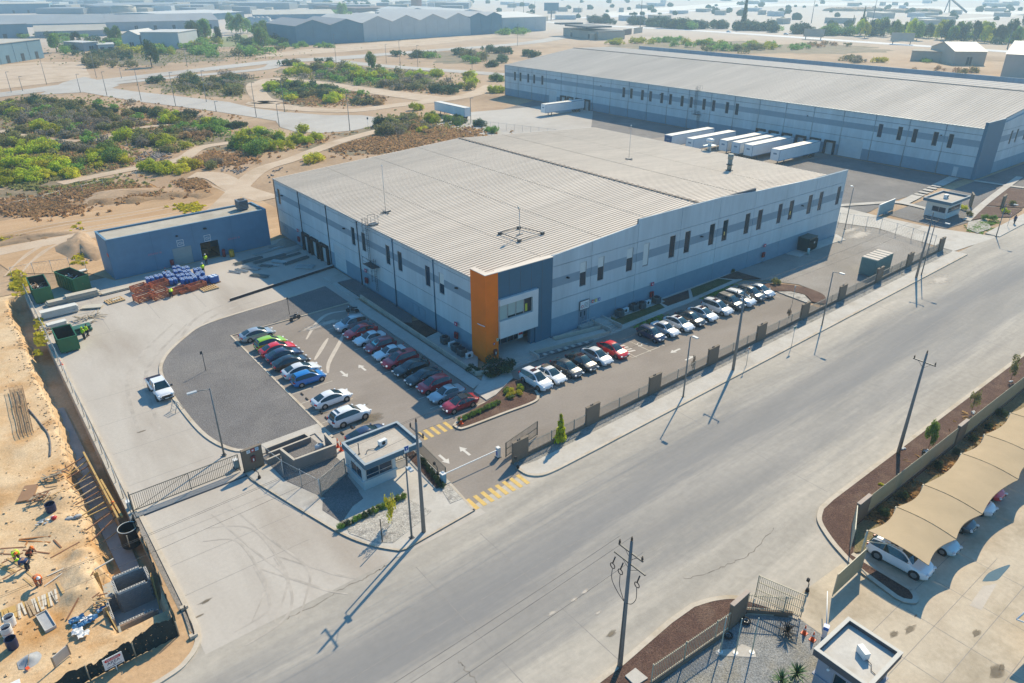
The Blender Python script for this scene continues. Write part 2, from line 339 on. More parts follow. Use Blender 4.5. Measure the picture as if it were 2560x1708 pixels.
slab('lawn_bed',[(66.9,62.0),(68.5,63.9),(78.2,63.8),(77.6,62.3)],.1,.18,lawn_m,None,'grass bed by the front stairs')
slab('lawn_bed',[(83.9,62.2),(86.2,64.5),(93.2,64.6),(94.4,62.8)],.1,.18,lawn_m,None,'grass bed further along the front wall')
slab('soil_bed',[(78.4,62.4),(78.6,64.5),(85.6,64.5),(83.2,62.3)],.1,.17,M_mulch,None,'soil bed with a shrub between the lawns')
slab('soil_bed',[(95,62.9),(93.6,64.7),(98.2,64.8),(98.6,60.4)],.1,.17,M_mulch,None,'soil bed at the end of the front walk')
slab('soil_bed',bez([(95.6,60.2),(98.6,57.6),(100.4,55.2),(100.9,52.6),(100.1,50.2),(97.4,48.4)],4)+bez([(96.6,50.2),(98.2,52.4),(97.6,54.6),(95.4,56.4),(94.6,58)],4),0,.16,M_mulch,None,'curved red brown mulch bed by the gravel lot')
slab('pebble_bed',[(95.9,55.6),(97.6,54.4),(98.1,52.4),(96.6,50.4),(95.6,50.3)],0,.15,M_pebble,None,'pebble bed at the end of the car park')
slab('planter_bed',[(44.4,100.8),(46.9,100.6),(46.7,82.2),(45.6,80.4),(44.3,81.6)],.0,.32,M_gravel,None,'dark gravel bed along the side wall')
slab('planter_bed',[(44.3,81.2),(46.9,80.6),(46.9,76.0),(44.3,75.4)],.0,.30,M_mulch,None,'reddish soil bed along the side wall')
slab('planter_bed',[(44.3,75.2),(46.9,75.8),(46.9,66.5),(44.3,63.0)],.0,.26,M_conc,None,'concrete strip under the side condensers')
b=MB();b.band([(44.25,93.2),(44.1,78),(44.0,63.0),(45.4,62.2)],0,.22,0,.62);structure(b.build('retaining_wall',M_kerb),'low concrete planter wall beside the car park')
slab('footpath',[(43.5,93.3),(43.5,104.5),(46.9,104.5),(46.9,101.2),(44.3,101.2),(44.3,93.3)],0,.1,M_conc,None,'concrete path at the side door')
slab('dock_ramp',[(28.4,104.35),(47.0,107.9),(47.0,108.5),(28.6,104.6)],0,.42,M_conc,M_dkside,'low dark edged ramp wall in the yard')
LZ=[0];LANES=[];ACC=[]
def on_lane(p):
 for P,w in LANES:
  for a,c in zip(P,P[1:]):
   d=c-a;l2=d.x*d.x+d.y*d.y
   if l2<1e-9:continue
   t=max(0,min(1,((p.x-a.x)*d.x+(p.y-a.y)*d.y)/l2))
   if(p.x-a.x-d.x*t)**2+(p.y-a.y-d.y*t)**2<w*w:return True
 ins=False
 for i in range(len(ACC)):
  (x0,y0),(x1,y1)=ACC[i-1],ACC[i]
  if(y0>p.y)!=(y1>p.y)and p.x<(x1-x0)*(p.y-y0)/(y1-y0)+x0:ins=not ins
 return ins or(p.x>46 and p.x<130 and 64<p.y<131)or(p.x>193 and 66<p.y<253 and p.x<258)or(17<p.x<44 and 124<p.y<133)
def lane(name,pts,w,z,m,label,k=6):
 LZ[0]+=1;z+=LZ[0]*.0023
 P=bez([Vector((p[0],p[1],0))for p in pts],k);b=MB();n=len(P);A=[];LANES.append((P,(max(w)if hasattr(w,'__len__')else w)/2+1.5))
 for i in range(n):
  d=(P[min(i+1,n-1)]-P[max(i-1,0)]).normalized();nn=Vector((-d.y,d.x,0));ww=w[0]+(w[1]-w[0])*i/(n-1)if hasattr(w,'__len__')else w
  A.append((P[i]+nn*ww/2,P[i]-nn*ww/2))
 for i in range(n-1):
  b.face([(A[i][1].x,A[i][1].y,z),(A[i+1][1].x,A[i+1][1].y,z),(A[i+1][0].x,A[i+1][0].y,z),(A[i][0].x,A[i][0].y,z)])
 return structure(b.build(name,m),label)
ACC+=[(p.x,p.y)for p in qs('a1',[(330,790),(700,770),(1100,840),(1460,885),(1800,930),(2130,980),(2300,1010)])+qs('a2',[(160,1000),(200,1060),(330,1100),(560,1110),(800,1090),(960,1060),(1060,1020),(1010,980),(880,960),(600,962),(240,935),(0,905)])+qs('a1',[(1900,850),(1460,800),(1100,760),(935,735),(1000,710),(700,640),(520,690)])]
sheet('access_lane',ACC,.02,M_lane2,'concrete lane ending in a turning circle')
lane('estate_road',[(p.x,p.y)for p in(q('a1',-200,815),q('a1',250,760),q('a1',760,690),q('a1',1400,615),q('a1',2335,510),q('a2',700,480),q('a2',1500,420),q('a2',2335,350),q('a3',800,255))],(14,16),.03,M_lane2,'pale estate road crossing the scrub')
lane('estate_road',[(p.x,p.y)for p in(q('a1',900,700),q('a1',1400,650),q('a1',2200,575),q('a2',240,520),q('a2',900,480))],9,.045,M_lane2,'second carriageway of the estate road')
lane('estate_road',[(p.x,p.y)for p in(q('a2',600,500),q('a2',1000,545),q('a2',1600,590),q('a2',2100,625))],11,.04,M_lane2,'side lane behind the scrub')
lane('highway',[(p.x,p.y)for p in(q('a3',300,175),q('a3',900,215),q('a3',1600,252),q('a3',2335,300),q('a4',900,345),q('a4',1700,398),q('a4',2335,440))],17,.03,ground('highway_concrete',[(.62,.60,.58),(.70,.68,.66),(.52,.50,.48)],.02,.01,s3=.6,fine=.04,bump=0),'bright highway in the distance')
lane('highway',[(p.x,p.y)for p in(q('a3',420,160),q('a3',1100,130),q('a3',1800,75),q('a3',2335,20))],22,.03,MATS['highway_concrete'],'branch road running into the haze')
def px(k,pts):return[(p.x,p.y)for p in qs(k,pts)]
lane('dirt_track',px('a1',[(2335,660),(2130,700),(2180,820),(2280,850)])+px('a2',[(0,860),(300,900)]),(7,9),.015,M_track,'bare dirt track bending through the scrub')
lane('dirt_track',px('a2',[(0,880),(700,925),(1150,880),(1500,840),(1800,790),(1980,710)]),8,.016,M_track,'bare track past the single trailer')
lane('dirt_track',px('a2',[(0,740),(120,660),(400,680),(700,720),(1200,790),(1500,830)]),(6,14),.014,M_track,'bare strip between two scrub islands')
lane('dirt_track',px('b1',[(-100,720),(500,600),(1300,480),(1700,440)])+px('a2',[(0,1440),(300,1330),(700,1180),(1060,1080)]),4.5,.015,M_track,'worn track behind the warehouse')
lane('dirt_track',px('a1',[(500,1530),(1000,1430),(1500,1330),(1720,1220),(2335,1150)]),4,.015,M_track,'narrow track between bright bushes')
lane('dirt_track',px('b1',[(1600,60),(1800,70),(2000,180),(2250,260)]),6,.015,M_track,'forked track behind the workshop')
lane('dirt_track',px('a1',[(0,1090),(350,1160),(800,1170),(1100,1080),(1400,1040)]),3,.015,M_track,'faint track in the scrub')
sheet('dirt_lot',px('a1',[(-200,560),(330,515),(690,520),(760,650),(0,745),(-250,770)]),.012,M_track,'bare lot beside the estate road')
sheet('dirt_lot',px('a2',[(0,460),(700,380),(1700,300),(2050,305),(1500,370),(700,435),(0,480)]),.012,M_track,'bare verge along the estate road')
sheet('dirt_ground',px('b1',[(-150,470),(500,360),(1100,300),(1600,180),(1900,130),(2335,350),(2335,560),(2200,660),(960,940),(750,880),(110,880),(-150,700)]),.010,M_dirt,'graded pale dirt behind the workshop')
# --- construction site: one relief sheet with the trench along the yard wall
def fbm(x,y):
 return(sin(x*.9+1.3*sin(y*.5))*.5+sin(y*1.1+x*.35+2)*.4+sin(x*2.3-y*1.7)*.22+sin(x*4.1+y*3.3)*.12)
def trench(x,y):
 a=2.0+.16*sin(y*.31)+.10*sin(y*1.3)+.07*sin(y*3.7)-(.8 if y<74 else 0)
 w=max(0.0,min(1.0,(x-a)/.8))if x>a else 0.0
 e=1.0 if 51.5<y<126 else 0.0
 if y<=51.5:e=max(0,1-(51.5-y)/1.5)
 return w*e
PILES=[(-.35,54.2,1.5,.75),(-.2,56.6,1.2,.6),(.2,58.6,1.0,.55),(-2.5,72,2.4,.22),(-1,80,2,.18),(-.6,64,1.6,.5),(.4,68,1.2,.4)]
def site_z(x,y):
 h=-.12+.05*fbm(x,y)+.022*fbm(x*3.1,y*2.7)*fbm(x*.8+4,y*.7)
 for px_,py_,r,hh in PILES:
  d2=((x-px_)**2+(y-py_)**2)/r**2
  if d2<6:h+=hh*math.exp(-d2)*(1+.25*fbm(x*3,y*3))
 t=trench(x,y)
 h=h*(1-t)+t*(-2.3)
 if .55<x<4.25 and 48.2<y<55.9:h=-1.5+.06*fbm(x*2,y*2)
 if x>4.3:h=max(h,-2.3)if 51.5<y<126 else-.1
 return h
b=MB();nx,ny=84,380;X0,X1,Y0,Y1=HX0-.2,HX1+.02,HY0-.2,HY1+.2
vv=[(X0+(X1-X0)*i/nx,Y0+(Y1-Y0)*j/ny,0)for j in range(ny+1)for i in range(nx+1)]
vv=[(x,y,site_z(x,y))for x,y,_ in vv]
b.mesh(vv,[(j*(nx+1)+i,j*(nx+1)+i+1,(j+1)*(nx+1)+i+1,(j+1)*(nx+1)+i)for j in range(ny)for i in range(nx)],0,True)
structure(b.build('construction_ground',M_site),'sandy construction ground with an open trench')
M_blind=ground('blinding_concrete',[(.34,.35,.34),(.40,.41,.40),(.27,.28,.28)],.5,.2,s3=4,fine=.08)
slab('trench_floor',[(2.0,90.2),(3.5,90.2),(3.9,66),(3.9,52.5),(2.6,52.5),(2.2,66),(1.9,80)],-2.4,-2.12,M_blind,None,'grey concrete blinding on the trench floor')
b=MB();b.box(4.55,5.0,60.5,126,-2.5,.16);b.band([(5.28,60.6),(5.3,80),(5.2,100),(5.0,126)],0,.22,0,.14)
structure(b.build('retaining_wall',M_kerb),'concrete wall between the yard and the trench')
vk=[(p.x,p.y)for p in bez([Vector((x_,y_,0))for x_,y_ in((5.6,60.5),(5.62,54),(5.62,47),(5.6,44.9),(5.25,43.3),(4.2,42.1),(2.2,41.4),(-6,40.6),(-16,39.7))],5)]
slab('verge',vk+[(-16,43.4),(-6,43.8),(-1,44.6),(4.2,44.7),(4.5,47),(4.6,60.5)],-.3,.05,M_dirt,None,'dusty verge outside the shade cloth')
b=MB();b.band(vk,.02,-.36,-.2,.12);structure(b.build('kerb',M_kerb),'kerb round the corner of the site')
slab('verge',vk[:18]+[(5.1,43.9),(4.9,45),(4.85,52),(4.8,60.5)],-.3,.062,M_gravel2,None,'narrow gravel edge behind the kerb')
# --- far side of the road: planter strips, car park
far_isl=[(p[0],p[1])for p in[(110,24.15),(80,23.95),(56.2,23.75)]]+[(p.x,p.y)for p in bez([(54.2,23.6),(52.5,22.8),(51.2,21.2),(50.2,19.4),(49.5,17.5),(48.9,14.0)],5)]+[(p.x,p.y)for p in bez([(49.0,13.4),(49.6,12.75),(50.4,12.9),(51.0,13.6)],4)]+[(51.1,18.6),(54.2,20.2),(110,20.3)]
slab('planter_strip',far_isl,0,.15,M_mulch,M_kerb,'mulched planter strip along the far kerb')
b=MB();b.band(far_isl[:-2],0,.42,0,.17);structure(b.build('kerb',M_kerb),'kerb of the far planter strip')
slab('planter_bed',[(54.4,20.2),(110,20.4),(110,17.6),(53.0,17.6),(51.2,18.6)],0,.12,ground('dry_planting',[(.20,.16,.09),(.28,.22,.12),(.12,.13,.05)],.8,.4,s3=6,fine=.4,bump=1.0),None,'dry planted bed between wall and shade roof')
near=[(22.4,23.1),(28,23.15),(33.4,23.5)]+[(p.x,p.y)for p in bez([(36,23.45),(37.9,22.8),(39.5,21.7),(40.7,19.6),(41.4,17.6)],5)]+[(38.6,20.2),(36.2,20.2),(22.4,20.6)]
slab('planter_strip',near,0,.15,M_mulch,M_kerb,'mulched planter strip at the near corner')
b=MB();b.band(near[:-3],0,-.4,0,.17);structure(b.build('kerb',M_kerb),'kerb of the near planter strip')
slab('gravel_bed',[(41.3,17.5),(38.6,20.0),(36,20.1),(22,20.4),(22,9),(40.6,9),(41.2,14.6)],0,.08,ground('blue_gravel',[(.21,.215,.215),(.32,.315,.30),(.28,.25,.19)],.8,.3,s3=9,fine=.5,bump=1.0),None,'grey gravel garden by the near gatehouse')
sheet('car_park',[(41.4,19),(49.4,18.6),(49.2,12.8),(51.2,14),(51.2,17.6),(110,17.6),(110,2),(36,2),(36,9),(41.2,9)],.008,ground('stained_concrete',[(.47,.39,.29),(.55,.47,.36),(.33,.27,.19)],.35,.22,s3=2.5,fine=.09,bump=.08),'stained sandy concrete car park')
M_yel=mat('yellow_paint',(.62,.42,.13),.8,.15,3);M_wht=mat('white_paint',(.60,.57,.52),.8,.12,3)
def mark(name,pts,z,m):
 b=MB();P=[(p[0],p[1],z)for p in pts];n=len(P)
 if sum(P[i][0]*P[(i+1)%n][1]-P[(i+1)%n][0]*P[i][1]for i in range(n))<0:P.reverse()
 b.face(P);return b.build(name,m)
cw=bpy.data.objects.new('crosswalk_marking',None);COL.objects.link(cw);cw['kind']='structure'
for i in range(8):
 x=29.55+i*.85;mark('stripe',[(x,42.75),(x+.42,42.75),(x+.42,44.5),(x,44.5)],.016,M_yel).parent=cw
cw=bpy.data.objects.new('crosswalk_marking',None);COL.objects.link(cw);cw['kind']='structure'
for i in range(6):
 x=31.0+i*.82;mark('stripe',[(x,55.1),(x+.40,55.1),(x+.40,56.8),(x,56.8)],.016,M_yel).parent=cw
cw=bpy.data.objects.new('crosswalk_marking',None);COL.objects.link(cw);cw['kind']='structure'
for i in range(5):
 y=55.9+i*.62;mark('stripe',[(62.9,y),(64.3,y-.35),(64.3,y-.05),(62.9,y+.3)],.016,M_wht).parent=cw
def arrow(c,rz,L=1.9,w=.5):
 pts=[(-L/2,-w*.28),(L*.08,-w*.28),(L*.08,-w*.85),(L/2,0),(L*.08,w*.85),(L*.08,w*.28),(-L/2,w*.28)]
 o=mark('arrow_marking',[(c.x+x*cos(rz)-y*sin(rz),c.y+x*sin(rz)+y*cos(rz))for x,y in pts],.017,M_wht);structure(o)
arrow(q('c2',735,318),-pi/2);arrow(q('c2',885,265),pi/2);arrow(q('c2',1570,1030),-pi/2);arrow(q('c2',1740,960),pi/2)
arrow(q('c3',1495,125),pi);arrow(q('c3',1620,185),0)
b=MB()
def seg(b,p0,p1,w,z,m=0):
 p0=Vector((p0[0],p0[1],0));p1=Vector((p1[0],p1[1],0));d=(p1-p0).normalized();n=Vector((-d.y,d.x,0))*w/2
 b.face([(v.x,v.y,z)for v in(p0-n,p1-n,p1+n,p0+n)],m)
M_line=mat('faded_line_paint',(.50,.46,.38),.85,.3,1.5)
for i in range(12):seg(b,(24.7,91.0-i*2.62),(29.8,91.0-i*2.62),.1,.015)
for i in range(13):seg(b,(35.6,86.2-i*2.62),(41.4,86.2-i*2.62),.1,.015)
for i in range(19):seg(b,(47.3+i*2.62,54.2),(47.3+i*2.62,59.2),.1,.015)
seg(b,(62.5,54.5),(67.6,54.4),.1,.0155);seg(b,(62.5,54.5),(62.5,59),.1,.0158)
structure(b.build('bay_line_marking',M_line),'faded bay lines of the car park')
b=MB();c0=q('b3',1205,1470);ang=-2.2
def sym(x,y):return(c0.x+x*cos(ang)-y*sin(ang),c0.y+x*sin(ang)+y*cos(ang))
for i in range(14):
 a0=radians(150+i*17);a1=radians(150+(i+1)*17);seg(b,sym(.42*cos(a0),.42*sin(a0)),sym(.42*cos(a1),.42*sin(a1)),.09,.0165)
seg(b,sym(-.1,.75),sym(0,.1),.1,.0165);seg(b,sym(0,.1),sym(.45,.1),.1,.0168);seg(b,sym(.45,.1),sym(.65,-.45),.1,.0165);seg(b,sym(-.2,.85),sym(0,.85),.2,.0165)
structure(b.build('wheelchair_marking',M_wht),'white wheelchair symbol on the bay')
b=MB()
for x in(21.5,28.0):seg(b,(x,20),(x,40),.06,.003)
for x in(57,80,103,126,150):seg(b,(x,24.4),(x,kY(x)-.3),.05,.003)
seg(b,(5.5,33.5),(150,36.3),.05,.0032)
for y in(66,72.5,79,85.5,104,110.5,117):seg(b,(5.6,y),(13.6,y),.04,.0095)
for x in(5.8,12,18.5,25):seg(b,(x,104.5),(x,123),.04,.0096)
for y in(48.5,52.5,56.5):seg(b,(5.7,y),(16,y),.04,.0095)
for k in range(6):seg(b,(41.5+k*.2,13.5-k*2.6),(60,13.5-k*2.6),.04,.012)
for x in(44,48.6,53.4,58.2):seg(b,(x,3),(x,13),.04,.0122)
structure(b.build('joint_marking',mat('joint_sealant',(.27,.25,.23),.9,.2,2)),'joints between concrete slabs')
M_tm=mat('tyre_mark',(.42,.375,.325),.9,.2,.7);M_stain=mat('oil_stain',(.20,.165,.12),.85,.3,.8);M_dust=mat('pale_dust',(.52,.46,.39),.9,.12,.8)
def soften(m,lo=.25,hi=.95):
 nt=m.node_tree;N=nt.nodes;L=nt.links;tc=N.new('ShaderNodeTexCoord');vm=N.new('ShaderNodeVectorMath');vm.operation='DISTANCE';vm.inputs[1].default_value=(.5,.5,.5);L.new(tc.outputs['Generated'],vm.inputs[0])
 no=N.new('ShaderNodeTexNoise');no.inputs['Scale'].default_value=1.6;no.inputs['Detail'].default_value=6;L.new(tc.outputs['Object'],no.inputs[0]);ad=N.new('ShaderNodeMath');ad.operation='MULTIPLY_ADD';L.new(no.outputs[0],ad.inputs[0]);ad.inputs[1].default_value=-.55;L.new(vm.outputs['Value'],ad.inputs[2])
 mr=N.new('ShaderNodeMapRange');mr.inputs[1].default_value=.28;mr.inputs[2].default_value=-.15;mr.inputs[3].default_value=0;mr.inputs[4].default_value=.85;L.new(ad.outputs[0],mr.inputs[0]);tp=N.new('ShaderNodeBsdfTransparent');mx=N.new('ShaderNodeMixShader');L.new(mr.outputs[0],mx.inputs[0]);L.new(tp.outputs[0],mx.inputs[1]);L.new(N['Principled BSDF'].outputs[0],mx.inputs[2]);L.new(mx.outputs[0],N['Material Output'].inputs[0])
M_stain2=mat('soft_stain',(.19,.155,.11),.85,.3,.8);M_dust2=mat('soft_dust',(.55,.49,.42),.9,.12,.8);soften(M_stain2);soften(M_dust2)
def marks(pts,w,m,gap=1.7,z=.011):
 P=bez([Vector((p[0],p[1],0))for p in pts],6)
 for s_ in((-gap/2,gap/2)if gap else(0,)):
  b=MB();A=[]
  for i in range(len(P)):
   d=(P[min(i+1,len(P)-1)]-P[max(i-1,0)]).normalized();n=Vector((-d.y,d.x,0));ww=w*(.4+.6*sin(pi*i/(len(P)-1)));A.append((P[i]+n*(s_-ww/2),P[i]+n*(s_+ww/2)))
  LZ[0]+=1;zz=z+LZ[0]*.00012
  for i in range(len(P)-1):b.face([(v.x,v.y,zz)for v in(A[i][0],A[i+1][0],A[i+1][1],A[i][1])])
  structure(b.build('tyre_mark',m),'tyre marks on the pavement')
for k,pts in(('d2',[(-420,330),(-100,330),(120,600),(170,760),(60,1060)]),('d2',[(-300,120),(60,420),(340,640),(330,830),(260,1030)]),('d2',[(100,560),(420,660),(640,730),(800,760)]),('d1',[(2200,560),(2330,800),(2300,1000),(2000,1200)])):marks([(p.x,p.y)for p in qs(k,pts)],.22,M_tm)
for k,pts in(('c2',[(600,310),(610,220),(700,50),(740,-40)]),('c2',[(490,200),(600,20)]),('b2',[(420,1430),(500,1300),(600,1220),(760,1190)])):marks([(p.x,p.y)for p in qs(k,pts)],.55,M_dust,0)
marks([(p.x,p.y)for p in qs('b1',[(1500,1560),(1700,1250),(2100,1090)])],.5,M_tm,2.0);marks([(p.x,p.y)for p in qs('c1',[(1250,800),(1150,300),(1500,-100)])],.5,M_tm,2.0)
def stain(k,x,y,r,m,z=.0125,sq=.6):
 c=q(k,x,y);LZ[0]+=1;ph=LZ[0]*1.3;sheet('stain',[(c.x+1.4*r*(1+.3*sin(3*a+ph)+.2*sin(5*a-ph))*cos(a),c.y+r*sq*(1+.3*sin(2*a+ph))*sin(a))for a in[2*pi*i/22 for i in range(22)]],z+LZ[0]*.00012,M_stain2 if m is M_stain else M_dust2,'stain on the pavement')
for a in(('c2',960,690,1.3,M_stain),('c2',860,600,.7,M_stain),('c1',1175,800,.35,M_stain),('c2',545,650,.5,M_stain),('d4',1940,1150,.35,M_stain),('d4',2110,1470,.6,M_stain),('d4',2150,1440,.3,M_stain),('d4',1430,1010,.2,M_stain),('d4',1380,1120,.45,M_stain),('d4',1250,1160,.35,M_stain),('d3',965,1155,.35,M_stain),('d1',1710,890,.35,M_stain),('d1',1660,1010,.25,M_stain),('b2',600,1290,1.6,M_dust),('b2',480,1330,1.2,M_dust),('b4',1640,930,2.2,M_dust),('b4',960,560,3.0,M_dust),('b4',880,520,2.0,M_dust),('d3',470,985,.3,M_dust),('d3',655,870,.3,M_dust),('d3',745,805,.3,M_dust),('d3',850,985,.25,M_dust)):stain(*a)
sheet('puddle',[(p.x,p.y)for p in bez(qs('d4',[(1985,720),(2040,650),(2150,600),(2220,585),(2160,660),(2110,710),(2040,720),(1985,720)]),4)][:-1],.0145,mat('still_water',(.10,.13,.13),.05,.1,1,spec=.9),'shallow puddle on the stained car park')
sheet('patch',[(p.x,p.y)for p in qs('d4',[(1990,760),(2110,740),(1980,960),(1880,920)])],.0142,M_dust,'pale patch beside the puddle')
for k,pts in(('b1',[(0,640),(400,560),(900,480),(1500,380),(1800,330)]),('b1',[(60,560),(500,470),(1000,400),(1600,290)]),('b1',[(100,900),(300,700),(560,590),(800,500)]),('b1',[(150,830),(420,640),(700,530)]),('b1',[(1650,80),(1850,160),(2150,300)])):marks([(p.x,p.y)for p in qs(k,pts)],.5,M_track,2.2,.016)
def bank(name,pts,w,h,m,label):
 P=bez([Vector((p[0],p[1],0))for p in pts],8);b=MB();vs=[];R=7;random.seed(5)
 for i in range(len(P)):
  d=(P[min(i+1,len(P)-1)]-P[max(i-1,0)]).normalized();n=Vector((-d.y,d.x,0));e=min(1,i/4,(len(P)-1-i)/4)
  for r in range(R):
   u=(r/(R-1)-.5)*2;v=P[i]+n*(u*w/2*(1+.3*sin(i*1.3)));vs.append((v.x,v.y,-.1+e*h*(1-u*u)*(.75+.35*sin(i*.9)+random.uniform(-.15,.15))))
 b.mesh(vs,[(i*R+r,(i+1)*R+r,(i+1)*R+r+1,i*R+r+1)for i in range(len(P)-1)for r in range(R-1)],0,True);structure(b.build(name,m),label)
M_bank=ground('brown_bank_soil',[(.27,.165,.085),(.36,.235,.13),(.19,.115,.06)],.3,.15,s3=2.5,fine=.25,bump=1.0)
bank('soil_bank',[(p.x,p.y)for p in qs('b1',[(470,335),(800,285),(1150,270),(1500,225),(1760,240)])],5,.8,M_bank,'brown soil bank along the scrub edge')
bank('soil_bank',[(p.x,p.y)for p in qs('b1',[(30,585),(200,590),(420,575)])],4,1.0,M_bank,'low brown bank in the graded dirt')
def crack(pts,w=.07,z=.0062):
 b=MB();P=bez([Vector((p.x,p.y,0))for p in pts],7);P=[v+Vector((random.uniform(-.12,.12),random.uniform(-.12,.12),0))for v in P]
 for a,c in zip(P,P[1:]):seg(b,a,c,w*random.uniform(.4,1.3),z)
 structure(b.build('crack_marking',M_crack),'dark crack in the concrete')
M_crack=mat('crack_dark',(.21,.185,.155),.95,.3,2)
for k,pts in(('d2',[(1195,510),(1080,590),(1000,640),(900,690)]),('d2',[(900,700),(700,790),(450,940),(250,1030)]),('d3',[(2320,270),(2150,470),(1950,570),(1800,640),(1560,700)]),('d2',[(1690,1385),(1760,1470),(1860,1568)]),('d4',[(1840,840),(1800,720),(1990,640)]),('d4',[(1460,900),(1750,1020),(2335,1380)])):crack(qs(k,pts))
# ------------------------------------------------------------------ the two warehouses
M_wl=mat('wall_light_grey',(.50,.56,.585),.75,.07,1.6,big=.10,bigscale=.3,stretch=(1,1,.12))
M_wb=mat('wall_band_grey',(.25,.325,.38),.75,.05,.8,big=.05,bigscale=.12)
M_wd=mat('wall_base_grey',(.20,.295,.365),.75,.06,.8,big=.07,bigscale=.12)
M_acc=mat('accent_blue_grey',(.055,.135,.195),.6,.05,.6,big=.06,bigscale=.1)
M_org=mat('orange_paint',(.97,.185,.002),.6,.05,.7,big=.05,bigscale=.2)
M_core=mat('joint_shadow_concrete',(.12,.13,.14),.9,.1,1)
M_glass=mat('dark_glass',(.006,.035,.055),.12,.25,.5,spec=.28,rnd=.3)
M_blindw=mat('white_blind',(.62,.66,.64),.5,.04,2)
M_alu=mat('aluminium',(.42,.45,.46),.4,.08,3,metal=.5)
M_steel=mat('dark_steel',(.08,.085,.09),.5,.15,3,metal=.4)
M_galv=mat('galvanised_steel',(.40,.42,.42),.45,.12,3,metal=.5)
M_black=mat('black_rubber',(.018,.018,.02),.8,.2,3)
M_white=mat('white_metal',(.72,.72,.70),.5,.06,2)
M_red=mat('red_paint',(.52,.025,.03),.4,.1,3)
M_door=mat('light_door_paint',(.50,.53,.54),.6,.06,1.2)
M_roofp=mat('white_roof_sheet',(.66,.585,.50),.85,.08,.6,spec=.1,stretch=(.08,1.2,1),big=.10,bigscale=.12)
M_roofs=mat('roof_seam',(.42,.345,.27),.8,.2,.8,stretch=(.3,1,1))  # seam faces coloured darker to stand in for the ribs' shadow lines
M_roof2=mat('grey_roof_sheet',(.55,.495,.43),.9,.08,.5,spec=.05,stretch=(.08,1.2,1),big=.12,bigscale=.10)
M_roof2s=mat('grey_roof_seam',(.43,.39,.345),.7,.1,.8)
def wall_cells(parent,mats,axis,const,sgn,us,zs,ztop,bands,holes,gap=.03,depth=.16,label_first=None):
 """one raised slab per cell between the joints; axis 'x': wall in a plane x=const running along y"""
 def P(u,d,z):return(const+sgn*d,u,z)if axis=='x' else(u,const+sgn*d,z)
 first=None
 for i in range(len(us)-1):
  for k in range(len(zs)-1):
   u0,u1,z0,z1=us[i]+gap,us[i+1]-gap,zs[k]+gap,zs[k+1]-gap
   top=k==len(zs)-2
   hs=[h for h in holes if h[0]<u1-.01 and h[1]>u0+.01 and h[2]<z1-.01 and h[3]>z0+.01]
   cu=sorted({u0,u1,*[max(u0,min(u1,h[0]))for h in hs],*[max(u0,min(u1,h[1]))for h in hs]})
   cz=sorted({z0,z1,*[max(z0,min(z1,h[2]))for h in hs],*[max(z0,min(z1,h[3]))for h in hs],*[zz for bb in bands for zz in bb[:2]if z0<zz<z1]})
   def tz(u,z):return(ztop(u)if top and z>=z1-1e-6 else z)
   b=MB()
   for a0,a1 in zip(cu,cu[1:]):
    for e0,e1 in zip(cz,cz[1:]):
     cu_,ce_=(a0+a1)/2,(e0+e1)/2
     if any(h[0]<=cu_<=h[1]and h[2]<=ce_<=h[3]for h in hs):continue
     mi=next((bb[2]for bb in bands if bb[0]<=ce_<=bb[1]),0)
     b.face([P(a0,depth,tz(a0,e0)),P(a1,depth,tz(a1,e0)),P(a1,depth,tz(a1,e1)),P(a0,depth,tz(a0,e1))][::(1 if(axis=='y')==(sgn<0)else-1)],mi)
     if e1==z1:b.face([P(a0,0,tz(a0,e1)),P(a1,0,tz(a1,e1)),P(a1,depth,tz(a1,e1)),P(a0,depth,tz(a0,e1))],mi)
     if e0==z0:b.face([P(a0,0,e0),P(a1,0,e0),P(a1,depth,e0),P(a0,depth,e0)],mi)
     if a0==u0:b.face([P(a0,0,e0),P(a0,0,tz(a0,e1)),P(a0,depth,tz(a0,e1)),P(a0,depth,e0)],mi)
     if a1==u1:b.face([P(a1,0,e0),P(a1,0,tz(a1,e1)),P(a1,depth,tz(a1,e1)),P(a1,depth,e0)],mi)
   for h in hs:
    a0,a1,e0,e1=max(h[0],u0),min(h[1],u1),max(h[2],z0),min(h[3],z1)
    for A,B_ in(((a0,e0),(a1,e0)),((a1,e0),(a1,e1)),((a1,e1),(a0,e1)),((a0,e1),(a0,e0))):
     if A[0]==B_[0]and A[0]in(u0,u1):continue
     if A[1]==B_[1]and A[1]in(z0,z1):continue
     b.face([P(A[0],0,A[1]),P(B_[0],0,B_[1]),P(B_[0],depth,B_[1]),P(A[0],depth,A[1])],0)
   o=b.build('wall_panel',mats,parent)
